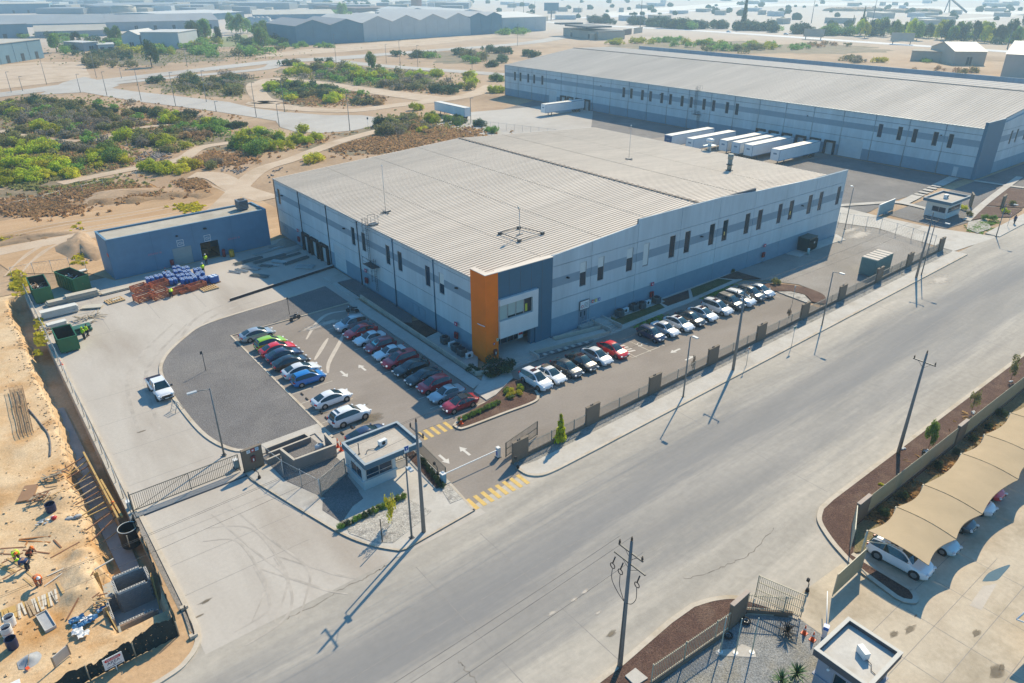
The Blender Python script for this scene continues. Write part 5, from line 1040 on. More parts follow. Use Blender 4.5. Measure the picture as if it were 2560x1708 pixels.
b=MB();b.box(.75,1.15,-.3,-.14,1.05,1.7);o=b.build('fire_cabinet',mat('dark_red_cabinet',(.16,.03,.03),.5,.1,2),t);b=MB();b.box(.88,1.0,-.31,-.3,1.15,1.45);b.build('cabinet_window',M_white,o)
def camera_post(p,label,h=1.1):
 t=thing('intercom_post',label,'intercom',(p.x,p.y,.1));b=MB();b.tube([(0,0,0),(0,0,h*.6),(-.25,0,h)],.04);b.build('stem',M_steel,t);b=MB();b.cbox((-.3,0,h+.08),(.18,.2,.28));b.build('panel',M_black,t);b=MB();b.cyl((0,0,0),(0,0,.3),.17,.12,n=8);b.build('foot',M_black,t)
camera_post(q('c1',2165,1195),'gooseneck intercom on the striped path by the truck gate');camera_post(q('c2',2185,1110),'gooseneck intercom at the entrance pillar kerb',1.3);camera_post(q('c2',1515,1165),'gooseneck intercom inside the car exit',1.4);camera_post(q('d4',525,810),'crooked intercom post between the two near gates',1.3)
t=thing('barrier_gate','white barrier arm lowered across the car entrance','barrier',(29.35,47.85,0),.0)
b=MB();b.box(-.2,.2,-.25,.25,.1,1.15);b.build('cabinet',M_bluebox,t);b=MB();b.box(-.23,.23,-.28,.28,1.15,1.22);b.build('cap',M_white,t);b=MB();b.box(.15,6.5,-.04,.04,.98,1.06);b.build('arm',M_white,t)
t=thing('barrier_rest','white and blue post receiving the barrier arm','barrier post',(36.05,48.0,0));b=MB();b.box(-.17,.17,-.2,.2,0,1.2);b.build('housing',M_white,t);b=MB();b.box(-.172,-.168,-.12,.12,.25,1.0);b.build('stripe',mat('deep_blue',(.02,.08,.35),.5,.1,2),t);b=MB();b.box(-.25,.25,-.28,.28,0,.06);b.build('foot',M_steel,t)
barred_gate('sliding_gate','open sliding gate leaf behind the entrance pillar',(36.5,47.35),(41.6,48.45),1.75,26,M_gate,rails=(.06,.55,1.0),brace=False)
barred_gate('hut_railing','barred railing with hedge from the hut to the barrier',(29.75,47.95),(30.15,55.0),1.5,38,M_gate,brace=False)['category']='railing'
barred_gate('hut_railing','barred railing between the wire fence and the hut',(19.25,53.05),(22.6,54.6),2.0,22,M_bar,brace=False)['category']='railing'
barred_gate('turnstile_gate','small barred pedestrian gate beside the hut',(26.6,53.6),(29.8,53.3),2.0,18,M_gate,brace=False)
def hut(name,label,x0,x1,y0,y1,H,roof,mwall,mband,winz=(1.1,2.2)):
 t=thing(name,label,'guard hut',((x0+x1)/2,(y0+y1)/2,.1));w,d=(x1-x0)/2,(y1-y0)/2
 b=MB();zt=H-.5
 for(a0,a1,c0,c1,e0,e1)in((-w,w,-d,d,0,winz[0]),(-w,w,-d,d,winz[1],zt),(-w,-w+.3,-d,-d+.3,winz[0],winz[1]),(w-.35,w,-d,-d+.3,winz[0],winz[1]),(-w,-w+.3,d-1.2,d,winz[0],winz[1]),(w-.3,w,d-1.2,d,winz[0],winz[1]),(-w+.3,w-.3,d-.3,d,winz[0],winz[1])):b.box(a0,a1,c0,c1,e0,e1)
 b.build('wall',mwall,t)
 for(a0,a1,c0,c1)in((-w+.3,w-.35,-d+.06,-d+.1),(-w+.06,-w+.1,-d+.3,d-1.2),(w-.1,w-.06,-d+.3,d-1.2)):
  b=MB();horiz=(a1-a0)>(c1-c0);b.box(a0,a1,c0,c1,winz[0],winz[1]);wnd=b.build('window',M_glass,t);b=MB();zz=winz[0]
  if horiz:b.box(a0,a1,c0-.04,c1+.02,winz[0],winz[0]+.08);b.box(a0,a1,c0-.04,c1+.02,winz[0]+.42,winz[0]+.48);[b.box(xx-.03,xx+.03,c0-.04,c1+.02,winz[0]+.08,winz[1])for xx in(a0+.04,(a0+a1)/2,a1-.04)]
  else:b.box(a0-.04,a1+.04,c0,c1,winz[0],winz[0]+.08);[b.box(a0-.04,a1+.04,yy-.03,yy+.03,winz[0]+.08,winz[1])for yy in(c0+.04,(c0+c1)/2,c1-.04)]
  b.build('window_frame',M_alu,wnd)
 b=MB();b.box(-w-.12,w+.12,-d-.12,d+.12,winz[0]-.14,winz[0]-.02);b.build('sill_band',mwall,t)
 rx0,rx1,ry0,ry1=[v for v in roof];cx_,cy_=(x0+x1)/2,(y0+y1)/2;rx0-=cx_;rx1-=cx_;ry0-=cy_;ry1-=cy_
 b=MB();b.box(rx0,rx1,ry0,ry0+.22,H-.55,H);b.box(rx0,rx1,ry1-.22,ry1,H-.55,H);b.box(rx0,rx0+.22,ry0+.22,ry1-.22,H-.55,H);b.box(rx1-.22,rx1,ry0+.22,ry1-.22,H-.55,H);b.build('parapet',mband,t)
 b=MB();b.box(rx0-.02,rx1+.02,ry0-.02,ry0+.24,H,H+.04);b.box(rx0-.02,rx1+.02,ry1-.24,ry1+.02,H,H+.04);b.box(rx0-.02,rx0+.24,ry0+.24,ry1-.24,H,H+.04);b.box(rx1-.24,rx1+.02,ry0+.24,ry1-.24,H,H+.04);b.build('coping',mat('pale_coping',(.58,.55,.49),.8,.06,2)if mband is not M_acc else mat('grey_coping',(.32,.37,.40),.8,.06,2),t)
 b=MB();b.box(rx0+.2,rx1-.2,ry0+.2,ry1-.2,H-.5,H-.32);b.build('roof',ground('hut_roof_screed_'+('grey' if mband is M_acc else 'pale'),[(.44,.39,.33),(.51,.46,.40),(.35,.31,.26)]if mband is M_acc else[(.52,.49,.44),(.60,.57,.52),(.42,.38,.32)],.9,.5,s3=4,fine=.07,bump=.05),t)
 return t
M_hutw=mat('hut_wall',(.50,.53,.53),.7,.05,1)
h=hut('guard_hut','square guard hut with overhanging grey roof at the car entrance',22.85,26.3,51.35,55.0,3.4,(22.75,28.85,50.55,55.2),M_hutw,M_acc)
b=MB();b.box(3.0,3.12,-1.6,-1.48,0,2.9);b.box(3.0,3.12,1.3,1.42,0,2.9);b.build('canopy_post',M_steel,h)
t=thing('roof_unit','small air conditioner lying on the guard hut roof','air conditioner',(25.9,52.9,3.2),.1);b=MB();b.box(-.42,.42,-.2,.2,.0,.55);b.build('casing',M_white,t);b=MB();b.cyl((.0,-.2,.28),(0,-.23,.28),.2,n=12);b.build('fan_grille',M_black,t);b=MB();b.tube([(-.4,0,.1),(-1.0,-.2,.12),(-1.5,.2,.05),(-1.9,-.1,.2),(-2.0,-.25,.02)],.03);b.build('pipe',M_steel,t)
t=thing('vent_pipe','thin dark pipe rising beside the hut roof edge','pipe',(23.4,52.9,3.15));b=MB();b.cyl((0,0,0),(0,0,1.3),.045,n=6);b.build('shaft',M_steel,t);b=MB();b.cyl((0,0,0),(0,0,.06),.12,n=8);b.build('flange',M_steel,t)
t=thing('wall_sign','small blue and white sign on the hut roof edge','sign',(27.1,50.5,3.1));b=MB();b.box(-.25,.25,-.03,.0,0,.75);b.build('plate',M_white,t);b=MB();b.box(-.2,.2,-.04,-.03,.25,.7);b.build('panel',mat('deep_blue',(.02,.08,.35),.5,.1,2),t);b=MB();b.box(-.05,.05,-.045,-.04,.35,.5);b.build('pictogram',M_white,t)
h2=hut('guard_hut','small white gatehouse at the far entrance',155.6,161.8,56.8,61.0,3.7,(154.4,163.0,55.9,61.4),mat('white_hut_wall',(.60,.62,.60),.7,.05,1),M_acc)
t=thing('roof_unit','white air conditioner on the far gatehouse roof','air conditioner',(158.6,58.8,3.45));b=MB();b.box(-.5,.5,-.3,.3,0,.8);b.build('casing',M_white,t);b=MB();b.cyl((0,-.3,.4),(0,-.33,.4),.25,n=10);b.build('fan_grille',M_black,t)
h3=hut('guard_hut','near gatehouse with pale parapet roof at the lower edge',36.9,40.3,10.6,13.8,3.45,(36.45,40.75,10.25,14.05),mat('lilac_grey_wall',(.33,.33,.38),.7,.05,1),mat('dark_parapet',(.10,.095,.10),.8,.1,1))
b=MB();b.cyl((-1.75,.7,2.4),(-2.1,.7,2.5),.09,n=8);b.build('wall_lamp',M_white,h3)
t=thing('roof_unit','air conditioner with curled pipe on the near gatehouse roof','air conditioner',(38.75,11.9,3.23),1.1);b=MB();b.box(-.42,.42,-.2,.2,.05,.6);b.build('casing',M_white,t);b=MB();b.cyl((.0,-.2,.32),(0,-.24,.32),.2,n=12);b.build('fan_grille',M_black,t);b=MB();b.tube([(-.3,0,.1),(-.8,-.1,.08),(-1.2,.2,.06),(-1.5,.1,.05)],.025);b.build('pipe',M_steel,t)
t=thing('pit_wall','low grey block walls of the pump pit beside the hut','low wall',(0,0,0))
M_pit=mat('pit_render',(.235,.205,.185),.9,.08,1);M_pitc=mat('pit_coping',(.50,.44,.36),.85,.06,2)
def wall(t,p0,p1,h,w=.2,z0=.1,name='wall',m=None,cap=True):
 m=m or M_pit;d=Vector((p1[0]-p0[0],p1[1]-p0[1],0));L=d.length;M=Matrix.Translation((p0[0],p0[1],0))@Matrix.Rotation(atan2(d.y,d.x),4,'Z')
 b=MB();b.box(-w/2,L+w/2,-w/2,w/2,z0,h,0,M);b.build(name,m,t)
 if cap:b=MB();b.box(-w/2-.02,L+w/2+.02,-w/2-.02,w/2+.02,h,h+.05,0,M);b.build('coping',M_pitc,t)
P_=[(18.7,60.6),(19.0,58.2),(23.2,58.1),(23.3,60.5)]
wall(t,P_[0],P_[1],1.5);wall(t,(P_[1][0]+.21,P_[1][1]),P_[2],1.5);wall(t,(P_[2][0]+.0,P_[2][1]+.21),P_[3],1.5)
for a_,c_ in(((17.9,61.9),(22.2,62.0)),((22.2,62.2),(22.1,62.9)),((17.9,62.85),(21.9,62.95)),((17.3,60.9),(18.5,61.0))):wall(t,a_,c_,.75,.16)
t=thing('white_drum','white round tank inside the pit walls','tank',(22.4,60.2,.15));b=MB();b.blob((0,0,.35),(.5,.38,.34),10,6);b.build('shell',M_white,t);b=MB();b.cyl((0,0,.66),(0,0,.74),.1,n=8);b.build('cap',M_steel,t)
def leaf_gate(label,p0,p1,panel=False,n=24):
 t=barred_gate('swing_gate',label,(p0.x,p0.y),(p1.x,p1.y),2.3,n,M_tanbar,z0=.1,rails=(.05,.36,.70,.97),brace=False,group='open gate leaves of the near car park',frame=.035)
 if panel:
  b=MB();L=hypot(p1.x-p0.x,p1.y-p0.y);b.box(.1,L-.1,-.03,-.02,.25,2.3);b.build('sheet_panel',mat('beige_sheet',(.50,.47,.34),.6,.05,2,trans=.55),t)
leaf_gate('open barred gate leaf standing behind the near planter strip',q('d4',88,850,.1),q('d4',475,1020,.1))
leaf_gate('open gate leaf with backing sheet before the white off-roader',q('d4',735,845,.1),q('d4',975,620,.1),True)
barred_gate('corner_fence','slatted fence piece from far wall pillar to the gate',(51.0,18.9),(54.1,20.4),2.1,20,M_beige,z0=.35,brace=False)['category']='fence'
nr0,nr1=q('d3',1290,1568,.4),q('d3',1935,1120,.4)
railing(nr0.x,nr1.x,'tan slatted fence along the near planter strip',lambda x:nr0.y+(x-nr0.x)*(nr1.y-nr0.y)/(nr1.x-nr0.x),2.2,.45,.17,M_tanbar,'fences of the near garden')
railing(q('d3',2080,985,.4).x,q('d4',470,1025,.4).x,'tan slatted fence closing the near garden towards the gate',lambda x:20.1+(x-38.9)*-(20.1-17.5)/2.7,2.0,.45,.16,M_tanbar,'fences of the near garden')
def pier(p0,p1,h,label):
 d=p1-p0;t=thing('wall_pier',label,'pier',(p0.x,p0.y,0),atan2(d.y,d.x));L=d.length;b=MB();b.box(0,L,-.14,.14,0,h);b.build('slab',M_brown,t);b=MB();b.box(-.03,L+.03,-.17,.17,h,h+.06);b.build('coping',mat('pink_coping',(.42,.34,.28),.8,.1,2),t)
pier(Vector((36.25,20.2,0)),Vector((38.3,20.3,0)),2.5,'brown pier at the corner of the near garden fence')
fx=[54.3,73.5,92.8]
pier(Vector((54.3,20.4,0)),Vector((56.3,20.42,0)),2.5,'brown pier at the gate end of the beige wall');pier(Vector((74.0,20.4,0)),Vector((76.0,20.42,0)),2.5,'brown pier in the middle of the beige wall')
def panel_fence(x0,x1,label):
 t=thing('panel_fence',label,'fence',(x0,20.42,0),0,'beige sheeted fence along the shade roof');L=x1-x0
 b=MB();b.box(0,L,-.1,.1,0,.45);b.build('plinth',M_brown,t);n=int(L/2.4)
 for i in range(n):
  b=MB();b.box(i*L/n+.03,(i+1)*L/n-.03,-.02,.02,.5,2.35);b.build('panel',mat('beige_sheet',(.50,.47,.34),.6,.05,2,trans=.55),t)
  b=MB();b.box(i*L/n-.03,i*L/n+.03,-.04,.04,.45,2.4);b.build('post',M_beige,t)
 b=MB();m_=int(L/.2)
 for i in range(m_):b.box((i+.5)*L/m_-.015,(i+.5)*L/m_+.015,-.05,-.025,.45,2.4)
 stuff(b.build('bar',M_beige,t))
panel_fence(56.35,73.95,'beige sheeted fence next to the gate end pier');panel_fence(76.05,110,'beige sheeted fence beyond the middle pier')
M_sail=mat('tan_shade_cloth',(.55,.42,.265),.9,.04,.8,spec=.1,big=.05,bigscale=.3,trans=.15)
M_rib=mat('tan_seam',(.34,.25,.14),.8,.05,2)
t=thing('shade_roof','tan fabric shade roof with scalloped edges over parked cars','carport',(0,0,0))
bx=[51.35,56.15,61.1,68.8,74.0,80.4,86.6,93,99.5,106]
YA,YBk=18.1,13.2
def zb(v):return 2.6+.22*sin(pi*min(1,max(0,v)))+.12*(1-v)
for i in range(9):
 b=MB();N_=10;vs=[];x0,x1=bx[i],bx[i+1]
 for a in range(N_+1):
  u=a/N_
  for c in range(N_+1):
   v=c/N_;sc_=1.0*sin(pi*u);y=YA-sc_*.42+((YBk+sc_*.42)-(YA-sc_*.42))*v;x=x0+.03+(x1-x0-.06)*u
   vs.append((x,y,zb(v)-.07*sin(pi*u)*(.4+.6*sin(pi*v))))
 b.mesh(vs,[(a*(N_+1)+c,a*(N_+1)+c+1,(a+1)*(N_+1)+c+1,(a+1)*(N_+1)+c)for a in range(N_)for c in range(N_)],0,True);b.build('fabric_panel',M_sail,t)
for i in range(10):
 b=MB();b.tube([(bx[i],YA+(YBk-YA)*k/8,zb(k/8)+.02)for k in range(9)],.025,5);b.build('rib',M_rib,t)
 b=MB();b.cyl((bx[i],YA,0),(bx[i],YA,zb(0)),.09,n=8);b.cyl((bx[i],YA,1.6),(bx[i],YA-2.2,zb(.35)-.1),.05,n=6);b.build('post',M_beige,t)
for i in range(9):
 b=MB();b.tube([(bx[i]+(bx[i+1]-bx[i])*k/8,YBk+.42*sin(pi*k/8),zb(1)-.12*sin(pi*k/8))for k in range(9)],.02,4);b.build('edge_cable',M_sail,t)
t2=thing('shade_roof','corner of a second shade roof at the edge of the picture','carport',(0,0,0));
c9=q('d4',2270,1045,2.5);b=MB();b.face([(c9.x,c9.y,2.6),(c9.x+4,c9.y-.3,2.6),(c9.x+5,c9.y-4,2.6),(c9.x+1.5,c9.y-5,2.6)]);b.build('fabric_panel',M_sail,t2);b=MB();[b.cyl((c9.x+a,c9.y+e,0),(c9.x+a,c9.y+e,2.6),.06,n=6)for a,e in((4,-.3),(4.8,-3.8))];b.build('post',M_white,t2);b=MB();b.tube([(c9.x,c9.y,2.6),(c9.x+4,c9.y-.3,2.6)],.06);b.tube([(c9.x,c9.y,2.6),(c9.x+1.5,c9.y-5,2.6)],.06);b.build('frame',M_white,t2)
for(bx_,by_),(tx_,ty_),lab in(((1870,1305),(1940,945),'thin pole nearest the brown pier in the near garden'),((1997,1315),(2065,955),'middle thin pole of the near garden'),((2133,1310),(2193,970),'thin pole nearest the barred gate in the near garden')):
 p=q('d3',bx_,by_,.1);t=thing('flag_pole',lab,'flag pole',(p.x,p.y,.08),0,'thin flag poles of the near garden');b=MB();b.cyl((0,0,0),(0,0,3.4),.055,.035,n=8);b.build('shaft',mat('pale_green_pole',(.36,.42,.36),.5,.08,2),t);b=MB();b.cyl((0,0,0),(0,0,.05),.2,n=8);b.build('flange',M_white,t)
slab('pole_base',[(p.x,p.y)for p in qs('d3',[(1830,1300),(1990,1290),(2050,1250),(2150,1290),(2170,1360),(1935,1350),(1830,1335)])],.05,.1,M_conc,None,'pale concrete footing of the flag poles')
slab('pole_base',[(p.x,p.y)for p in qs('d3',[(1075,1525),(1160,1460),(1265,1545),(1160,1610)])],.1,.25,M_conc,None,'pale square concrete lid in the near planter')
for(x_,y_),lab in(((2085,1050),'tyre lying against the near garden fence'),((1935,1170),'tyre standing under the slatted fence')):
 p=q('d3',x_,y_,.2);t=thing('old_tyre',lab,'tyre',(p.x,p.y,.12));b=MB();b.ring((0,0,.1),(0,0,1),.27,.1,14,6);b.build('tread',M_tyre,t);b=MB();b.ring((0,0,.1),(0,0,1),.18,.05,14,5);b.build('rim',M_rim,t)
t=thing('barrier_gate','raised white barrier arm beside the near gatehouse','barrier',(q('d4',665,1185).x,q('d4',665,1185).y,0),radians(20));b=MB();b.box(-.17,.17,-.17,.17,0,.85);b.build('cabinet',M_white,t);b=MB();b.box(-.19,.19,-.19,.19,.85,1.15);b.build('cap',mat('bright_blue_cap',(.03,.17,.55),.4,.1,2),t);b=MB();b.cyl((.15,0,.9),(3.3,.6,1.35),.04,n=6);b.build('arm',M_white,t)
# ------------------------------------------------------------------ cones, posts, stops
M_cone=mat('cone_orange',(.75,.10,.02),.5,.06,3)
def cone(p,label,h=.75,z=.1):
 t=thing('traffic_cone',label,'cone',(p.x,p.y,z));b=MB();b.box(-.2,.2,-.2,.2,0,.05);b.build('base',M_cone,t);b=MB();b.cyl((0,0,.05),(0,0,h),.15,.03,n=10);b.build('body',M_cone,t);b=MB();b.cyl((0,0,h*.5),(0,0,h*.68),.105,.075,n=10);b.build('collar',M_white,t)
cone(q('c2',1712,742),'orange cone on the tip of the planter island',1.0,.15);cone(q('c2',685,935),'slender orange delineator on the path left of the hut',1.1);cone(q('c2',712,965),'orange delineator close to the hut roof corner',1.1);cone(q('d4',500,1160),'orange cone next to the spiky dark shrub',.8,.08);cone(q('d4',568,1215),'red cone tilted near the blue capped barrier',.8,.08);cone(q('c1',515,250),'orange cone on the trench wall',.8,.1)
cone(q('b2',772,1245),'red cone in front of the silver crossover',.6,.02);cone(q('c2',1232,100),'red cone on the walk behind the white sedan',.6,.15)
b0=MB();b0.box(-.3,.3,-.07,.07,0,.11);stp=b0.data('stop_block',mat('dark_rubber_stop',(.05,.04,.035),.9,.2,3))
for i,(x_,y_)in enumerate(((385,488),(425,528),(545,643),(587,688),(720,815),(760,862),(800,765))):
 p=q('c2',x_,y_);o=put('wheel_stop',stp,None,(p.x,p.y,.012),pi/2);tag(o,'short dark wheel stop on an empty bay of the car park','wheel stop','wheel stops of the car park')
M_cond=mat('condenser_grey',(.11,.125,.13),.6,.1,3)
def condenser(p,label,s=1.0,white=False,z=.2):
 t=thing('condenser_unit',label,'air conditioner',(p.x,p.y,z),0,'condensers along the warehouse walls')
 b=MB()
 if white:
  b.box(-.42*s,.42*s,-.18,.18,.05,.62*s);b.build('casing',M_white,t);b=MB();b.cyl((-.1,-.18,.34*s),(-.1,-.2,.34*s),.2*s,n=12);b.build('fan_grille',M_black,t)
 else:
  b.box(-.42*s,.42*s,-.42*s,.42*s,.05,.85*s);b.build('casing',M_cond,t);b=MB();b.cyl((0,0,.85*s),(0,0,.9*s),.38*s,n=14);b.build('fan_guard',M_black,t);b=MB()
  for j in range(6):
   for s_ in(-1,1):b.box(-.4*s,.4*s,s_*.425*s-.01,s_*.425*s+.01,.15+j*.11,.19+j*.11);b.box(s_*.425*s-.01,s_*.425*s+.01,-.4*s,.4*s,.15+j*.11,.19+j*.11)
  b.build('louvres',M_steel,t)
for(k_,x_,y_),lab,w_ in((('b3',1030,1235),'dark condenser nearest the side stairs',0),(('b3',1080,1205),'small white unit beside the condenser at the stairs',1),(('b3',1150,1185),'dark condenser third from the side stairs',0),(('b3',1212,1170),'dark condenser before the little white unit',0),(('b3',1265,1140),'small white unit before the last dark condenser',1),(('b3',1337,1125),'dark condenser below the red hydrant box',0),(('b2',1578,1460),'dark condenser farthest from the orange column',0),(('b2',1635,1490),'white unit between condensers at the side wall',1),(('b2',1672,1525),'dark condenser after the white unit at the side wall',0),(('c2',1718,160),'large dark condenser near the orange column',0),(('c2',1780,180),'small white unit at the foot of the orange column',1)):
 p=q(k_,x_,y_,.3);condenser(p,lab,1.15,w_,.28)
slab('condenser_plinth',[(69.2,63.9),(79.2,63.7),(79.2,64.9),(69.2,64.9)],.1,.27,M_conc,None,'concrete plinth under the front condensers')
def hydrant(x,y,ax,label):
 t=thing('hydrant_box',label,'fire cabinet',(x,y,0));b=MB();b.box(-.32,.32,-.12,.12,1.1,1.95)if ax=='y' else b.box(-.12,.12,-.32,.32,1.1,1.95);b.build('cabinet',mat('dark_red_enamel',(.28,.015,.02),.4,.1,2),t)
 b=MB();b.box(-.14,.14,-.135,-.12,1.3,1.75)if ax=='y' else b.box(-.135,-.12,-.14,.14,1.3,1.75);b.build('window',M_black,t);b=MB();b.cyl((0,0,0),(0,0,1.1),.04,n=6);b.build('riser',M_galv,t)
 b=MB();b.box(-.3,.3,-.02,.06,2.9,3.4)if ax=='y' else b.box(-.02,.06,-.3,.3,2.9,3.4);s=b.build('hydrant_sign',mat('sign_red',(.50,.05,.10),.5,.1,2),t);b=MB();b.box(-.12,.12,-.03,-.02,3.05,3.25)if ax=='y' else b.box(-.03,-.02,-.12,.12,3.05,3.25);b.build('pictogram',M_white,s)
hydrant(77.3,64.7,'y','red hydrant cabinet with sign above the front condensers');hydrant(105.2,64.7,'y','red hydrant cabinet at the far end of the front wall')
hydrant(46.8,121.3,'x','red hydrant cabinet beside the dock doors');hydrant(46.8,95.8,'x','red hydrant cabinet beside the caged ladder');hydrant(46.8,71.2,'x','red hydrant cabinet above the side condensers')
t=thing('extinguisher_box','dark red extinguisher cabinet on the orange column','fire cabinet',(48.2,64.5,0));b=MB();b.box(-.22,.22,-.1,.1,.95,1.7);b.build('cabinet',mat('dark_red_cabinet',(.16,.03,.03),.5,.1,2),t);b=MB();b.box(-.08,.08,-.11,-.1,1.05,1.4);b.build('window',M_white,t)
t=thing('exit_sign','small green and white sign on the orange column edge','sign',(48.6,64.58,2.7));b=MB();b.box(-.16,.16,-.03,0,0,.4);b.build('plate',mat('pale_green_sign',(.62,.68,.45),.5,.1,3),t);b=MB();b.box(-.06,.06,-.04,-.03,.1,.3);b.build('pictogram',M_steel,t)
t=thing('alarm_sign','small red sign on the orange column','sign',(48.05,64.58,2.35));b=MB();b.box(-.15,.15,-.03,0,0,.32);b.build('plate',MATS['sign_red'],t);b=MB();b.box(-.06,.06,-.04,-.03,.08,.24);b.build('pictogram',M_white,t)
t=thing('wall_sign','white framed notice board above the double door','sign',(63.65,64.82,2.85));b=MB();b.box(-.9,.9,-.05,0,0,1.35);b.build('frame',M_steel,t);b=MB();b.box(-.82,.82,-.07,-.05,.08,1.27);p_=b.build('board',M_white,t);b=MB();b.ring((-.45,-.08,.5),(0,1,0),.2,.04,14,4);b.build('red_ring',M_red,p_)
b=MB();[b.box(-.1+0*j,.7,-.085,-.07,.3+j*.2,.36+j*.2)for j in range(4)];b.build('text_line',M_steel,p_)
for i,(m,lab)in enumerate(((M_red,'small red safety sign right of the double door'),(mat('sign_yellow',(.65,.5,.03),.5,.1,3),'small yellow safety sign right of the double door'),(mat('deep_blue',(.02,.08,.35),.5,.1,2),'small blue safety sign right of the double door'))):
 t=thing('safety_sign',lab,'sign',(65.2+i*.62,64.8,3.4));b=MB();b.box(-.18,.18,-.03,0,0,.42);b.build('plate',m,t);b=MB();b.box(-.09,.09,-.04,-.03,.12,.3);b.build('pictogram',M_white,t)
slab('equipment_pad',[(112.5,64.95),(112.9,62.4),(116.5,62.9),(124.7,62.8),(127.9,62.4),(129.6,65.2)],0,.1,M_conc,None,'concrete pad by the far end of the front wall')
t=thing('transformer','dark green transformer cabinet on the concrete pad','transformer',(117.4,64.0,.1),.1);b=MB();b.box(-1.5,1.5,-1.0,1.0,0,2.3);b.build('tank',mat('transformer_green',(.012,.035,.032),.5,.1,1),t);b=MB();[b.box(-1.4+i*.3,-1.35+i*.3,-1.25,-1.0,.3,2.0)for i in range(10)];b.build('cooling_fin',mat('transformer_green',(.02,.05,.045),.5,.1,1),t);b=MB();b.box(-1.55,1.55,-1.05,1.05,2.3,2.4);b.build('lid',mat('transformer_lid',(.05,.08,.07),.5,.1,1),t);b=MB();b.box(-.2,.2,-1.27,-1.25,1.4,1.7);b.build('warning_plate',M_white,t)
t=thing('steel_bollard','pale bollard standing before the transformer','bollard',(115.2,62.3,.1));b=MB();b.cyl((0,0,0),(0,0,1.0),.22,n=10);b.build('shaft',mat('pale_turquoise',(.42,.58,.55),.5,.08,2),t);b=MB();b.blob((0,0,1.0),(.22,.22,.1),10,4);b.build('cap',M_white,t)
t=thing('metal_container','ribbed grey green container with white slatted roof behind the fence','container',(116.3,50.9,0),.04)
M_cont=mat('container_green_grey',(.15,.26,.25),.6,.08,1);b=MB();b.box(-2.9,2.9,-1.25,1.25,.1,2.9)
b.build('shell',M_cont,t);b=MB()
for i in range(26):
 for s in(-1,1):b.box(-2.85+i*.22,-2.75+i*.22,s*1.26-.03,s*1.26+.03,.15,2.85)
for i in range(11):
 for s in(-1,1):b.box(s*2.91-.03,s*2.91+.03,-1.2+i*.22,-1.1+i*.22,.15,2.85)
b.build('corrugation',M_cont,t);b=MB();[b.box(-2.9+i*1.16+.06,-2.9+(i+1)*1.16-.06,-1.3,1.3,2.9,2.97)for i in range(5)]
for i in range(5):
 b=MB();b.box(-2.9+i*1.16+.14,-2.9+(i+1)*1.16-.14,-1.3,1.3,2.9,2.97);b.build('roof_sheet',M_roofp,t)
t=thing('sliding_gate','closed panel gate standing open at the far entrance','gate',(147.0,66.3,0),.05);b=MB();b.box(0,7,-.06,.06,.1,2.4);b.build('panel',mat('translucent_panel',(.25,.38,.40),.5,.1,1),t);b=MB();b.box(-.05,7.05,-.1,.1,2.4,2.5);b.box(-.1,0,-.08,.08,0,2.5);b.box(7,7.1,-.08,.08,0,2.5);b.build('frame',M_white,t);b=MB();b.box(2,4,-.5,-.2,.05,.25);b.build('track',M_galv,t)
pt=bpy.data.objects.new('garden_path',None);COL.objects.link(pt);structure(pt,'slab path between the gravel fields')
for a in range(12):
 f_=a/11;x=162.5+(192-162.5)*f_;y=68.0+(71-68)*f_;b=MB()
 if 0.25<f_<.65:b.cbox((x,y,.14),(1.5,2.0,.06),.1)
 else:b.cbox((x,y,.13),(2.75,2.2,.06),.1)
 b.build('paving_slab',M_conc,pt)
structure(lane('footpath',[(147.6,75.5),(158,70.4),(160.6,68.0),(160.4,62.5)],1.6,.03,M_conc,'pale path edging the far gravel field'))
structure(lane('footpath',[(193.6,66.6),(195.5,57),(198,53.5)],1.4,.03,M_conc,'path from the far warehouse corner'))
structure(lane('footpath',[(158,53.7),(176,57),(206.5,61.4)],1.4,.034,M_conc,'path along the far planting beds'))
for(x_,y_),lab in(((1885,275),'orange brown pillar beside the far gatehouse'),((2150,290),'orange brown pillar beyond the far gatehouse beds'),((1660,640),None)):
 if not lab:continue
 p=q('b4',x_,y_+40);t=thing('fence_pillar',lab,'pillar',(p.x,p.y,0),.5 if x_<2000 else .15);b=MB();b.box(-1.3,1.3,-.14,.14,0,2.6);b.build('slab',mat('ochre_concrete',(.20,.15,.10),.85,.1,1),t);b=MB();b.box(-1.33,1.33,-.17,.17,2.6,2.66);b.build('coping',MATS['brown_coping'],t)
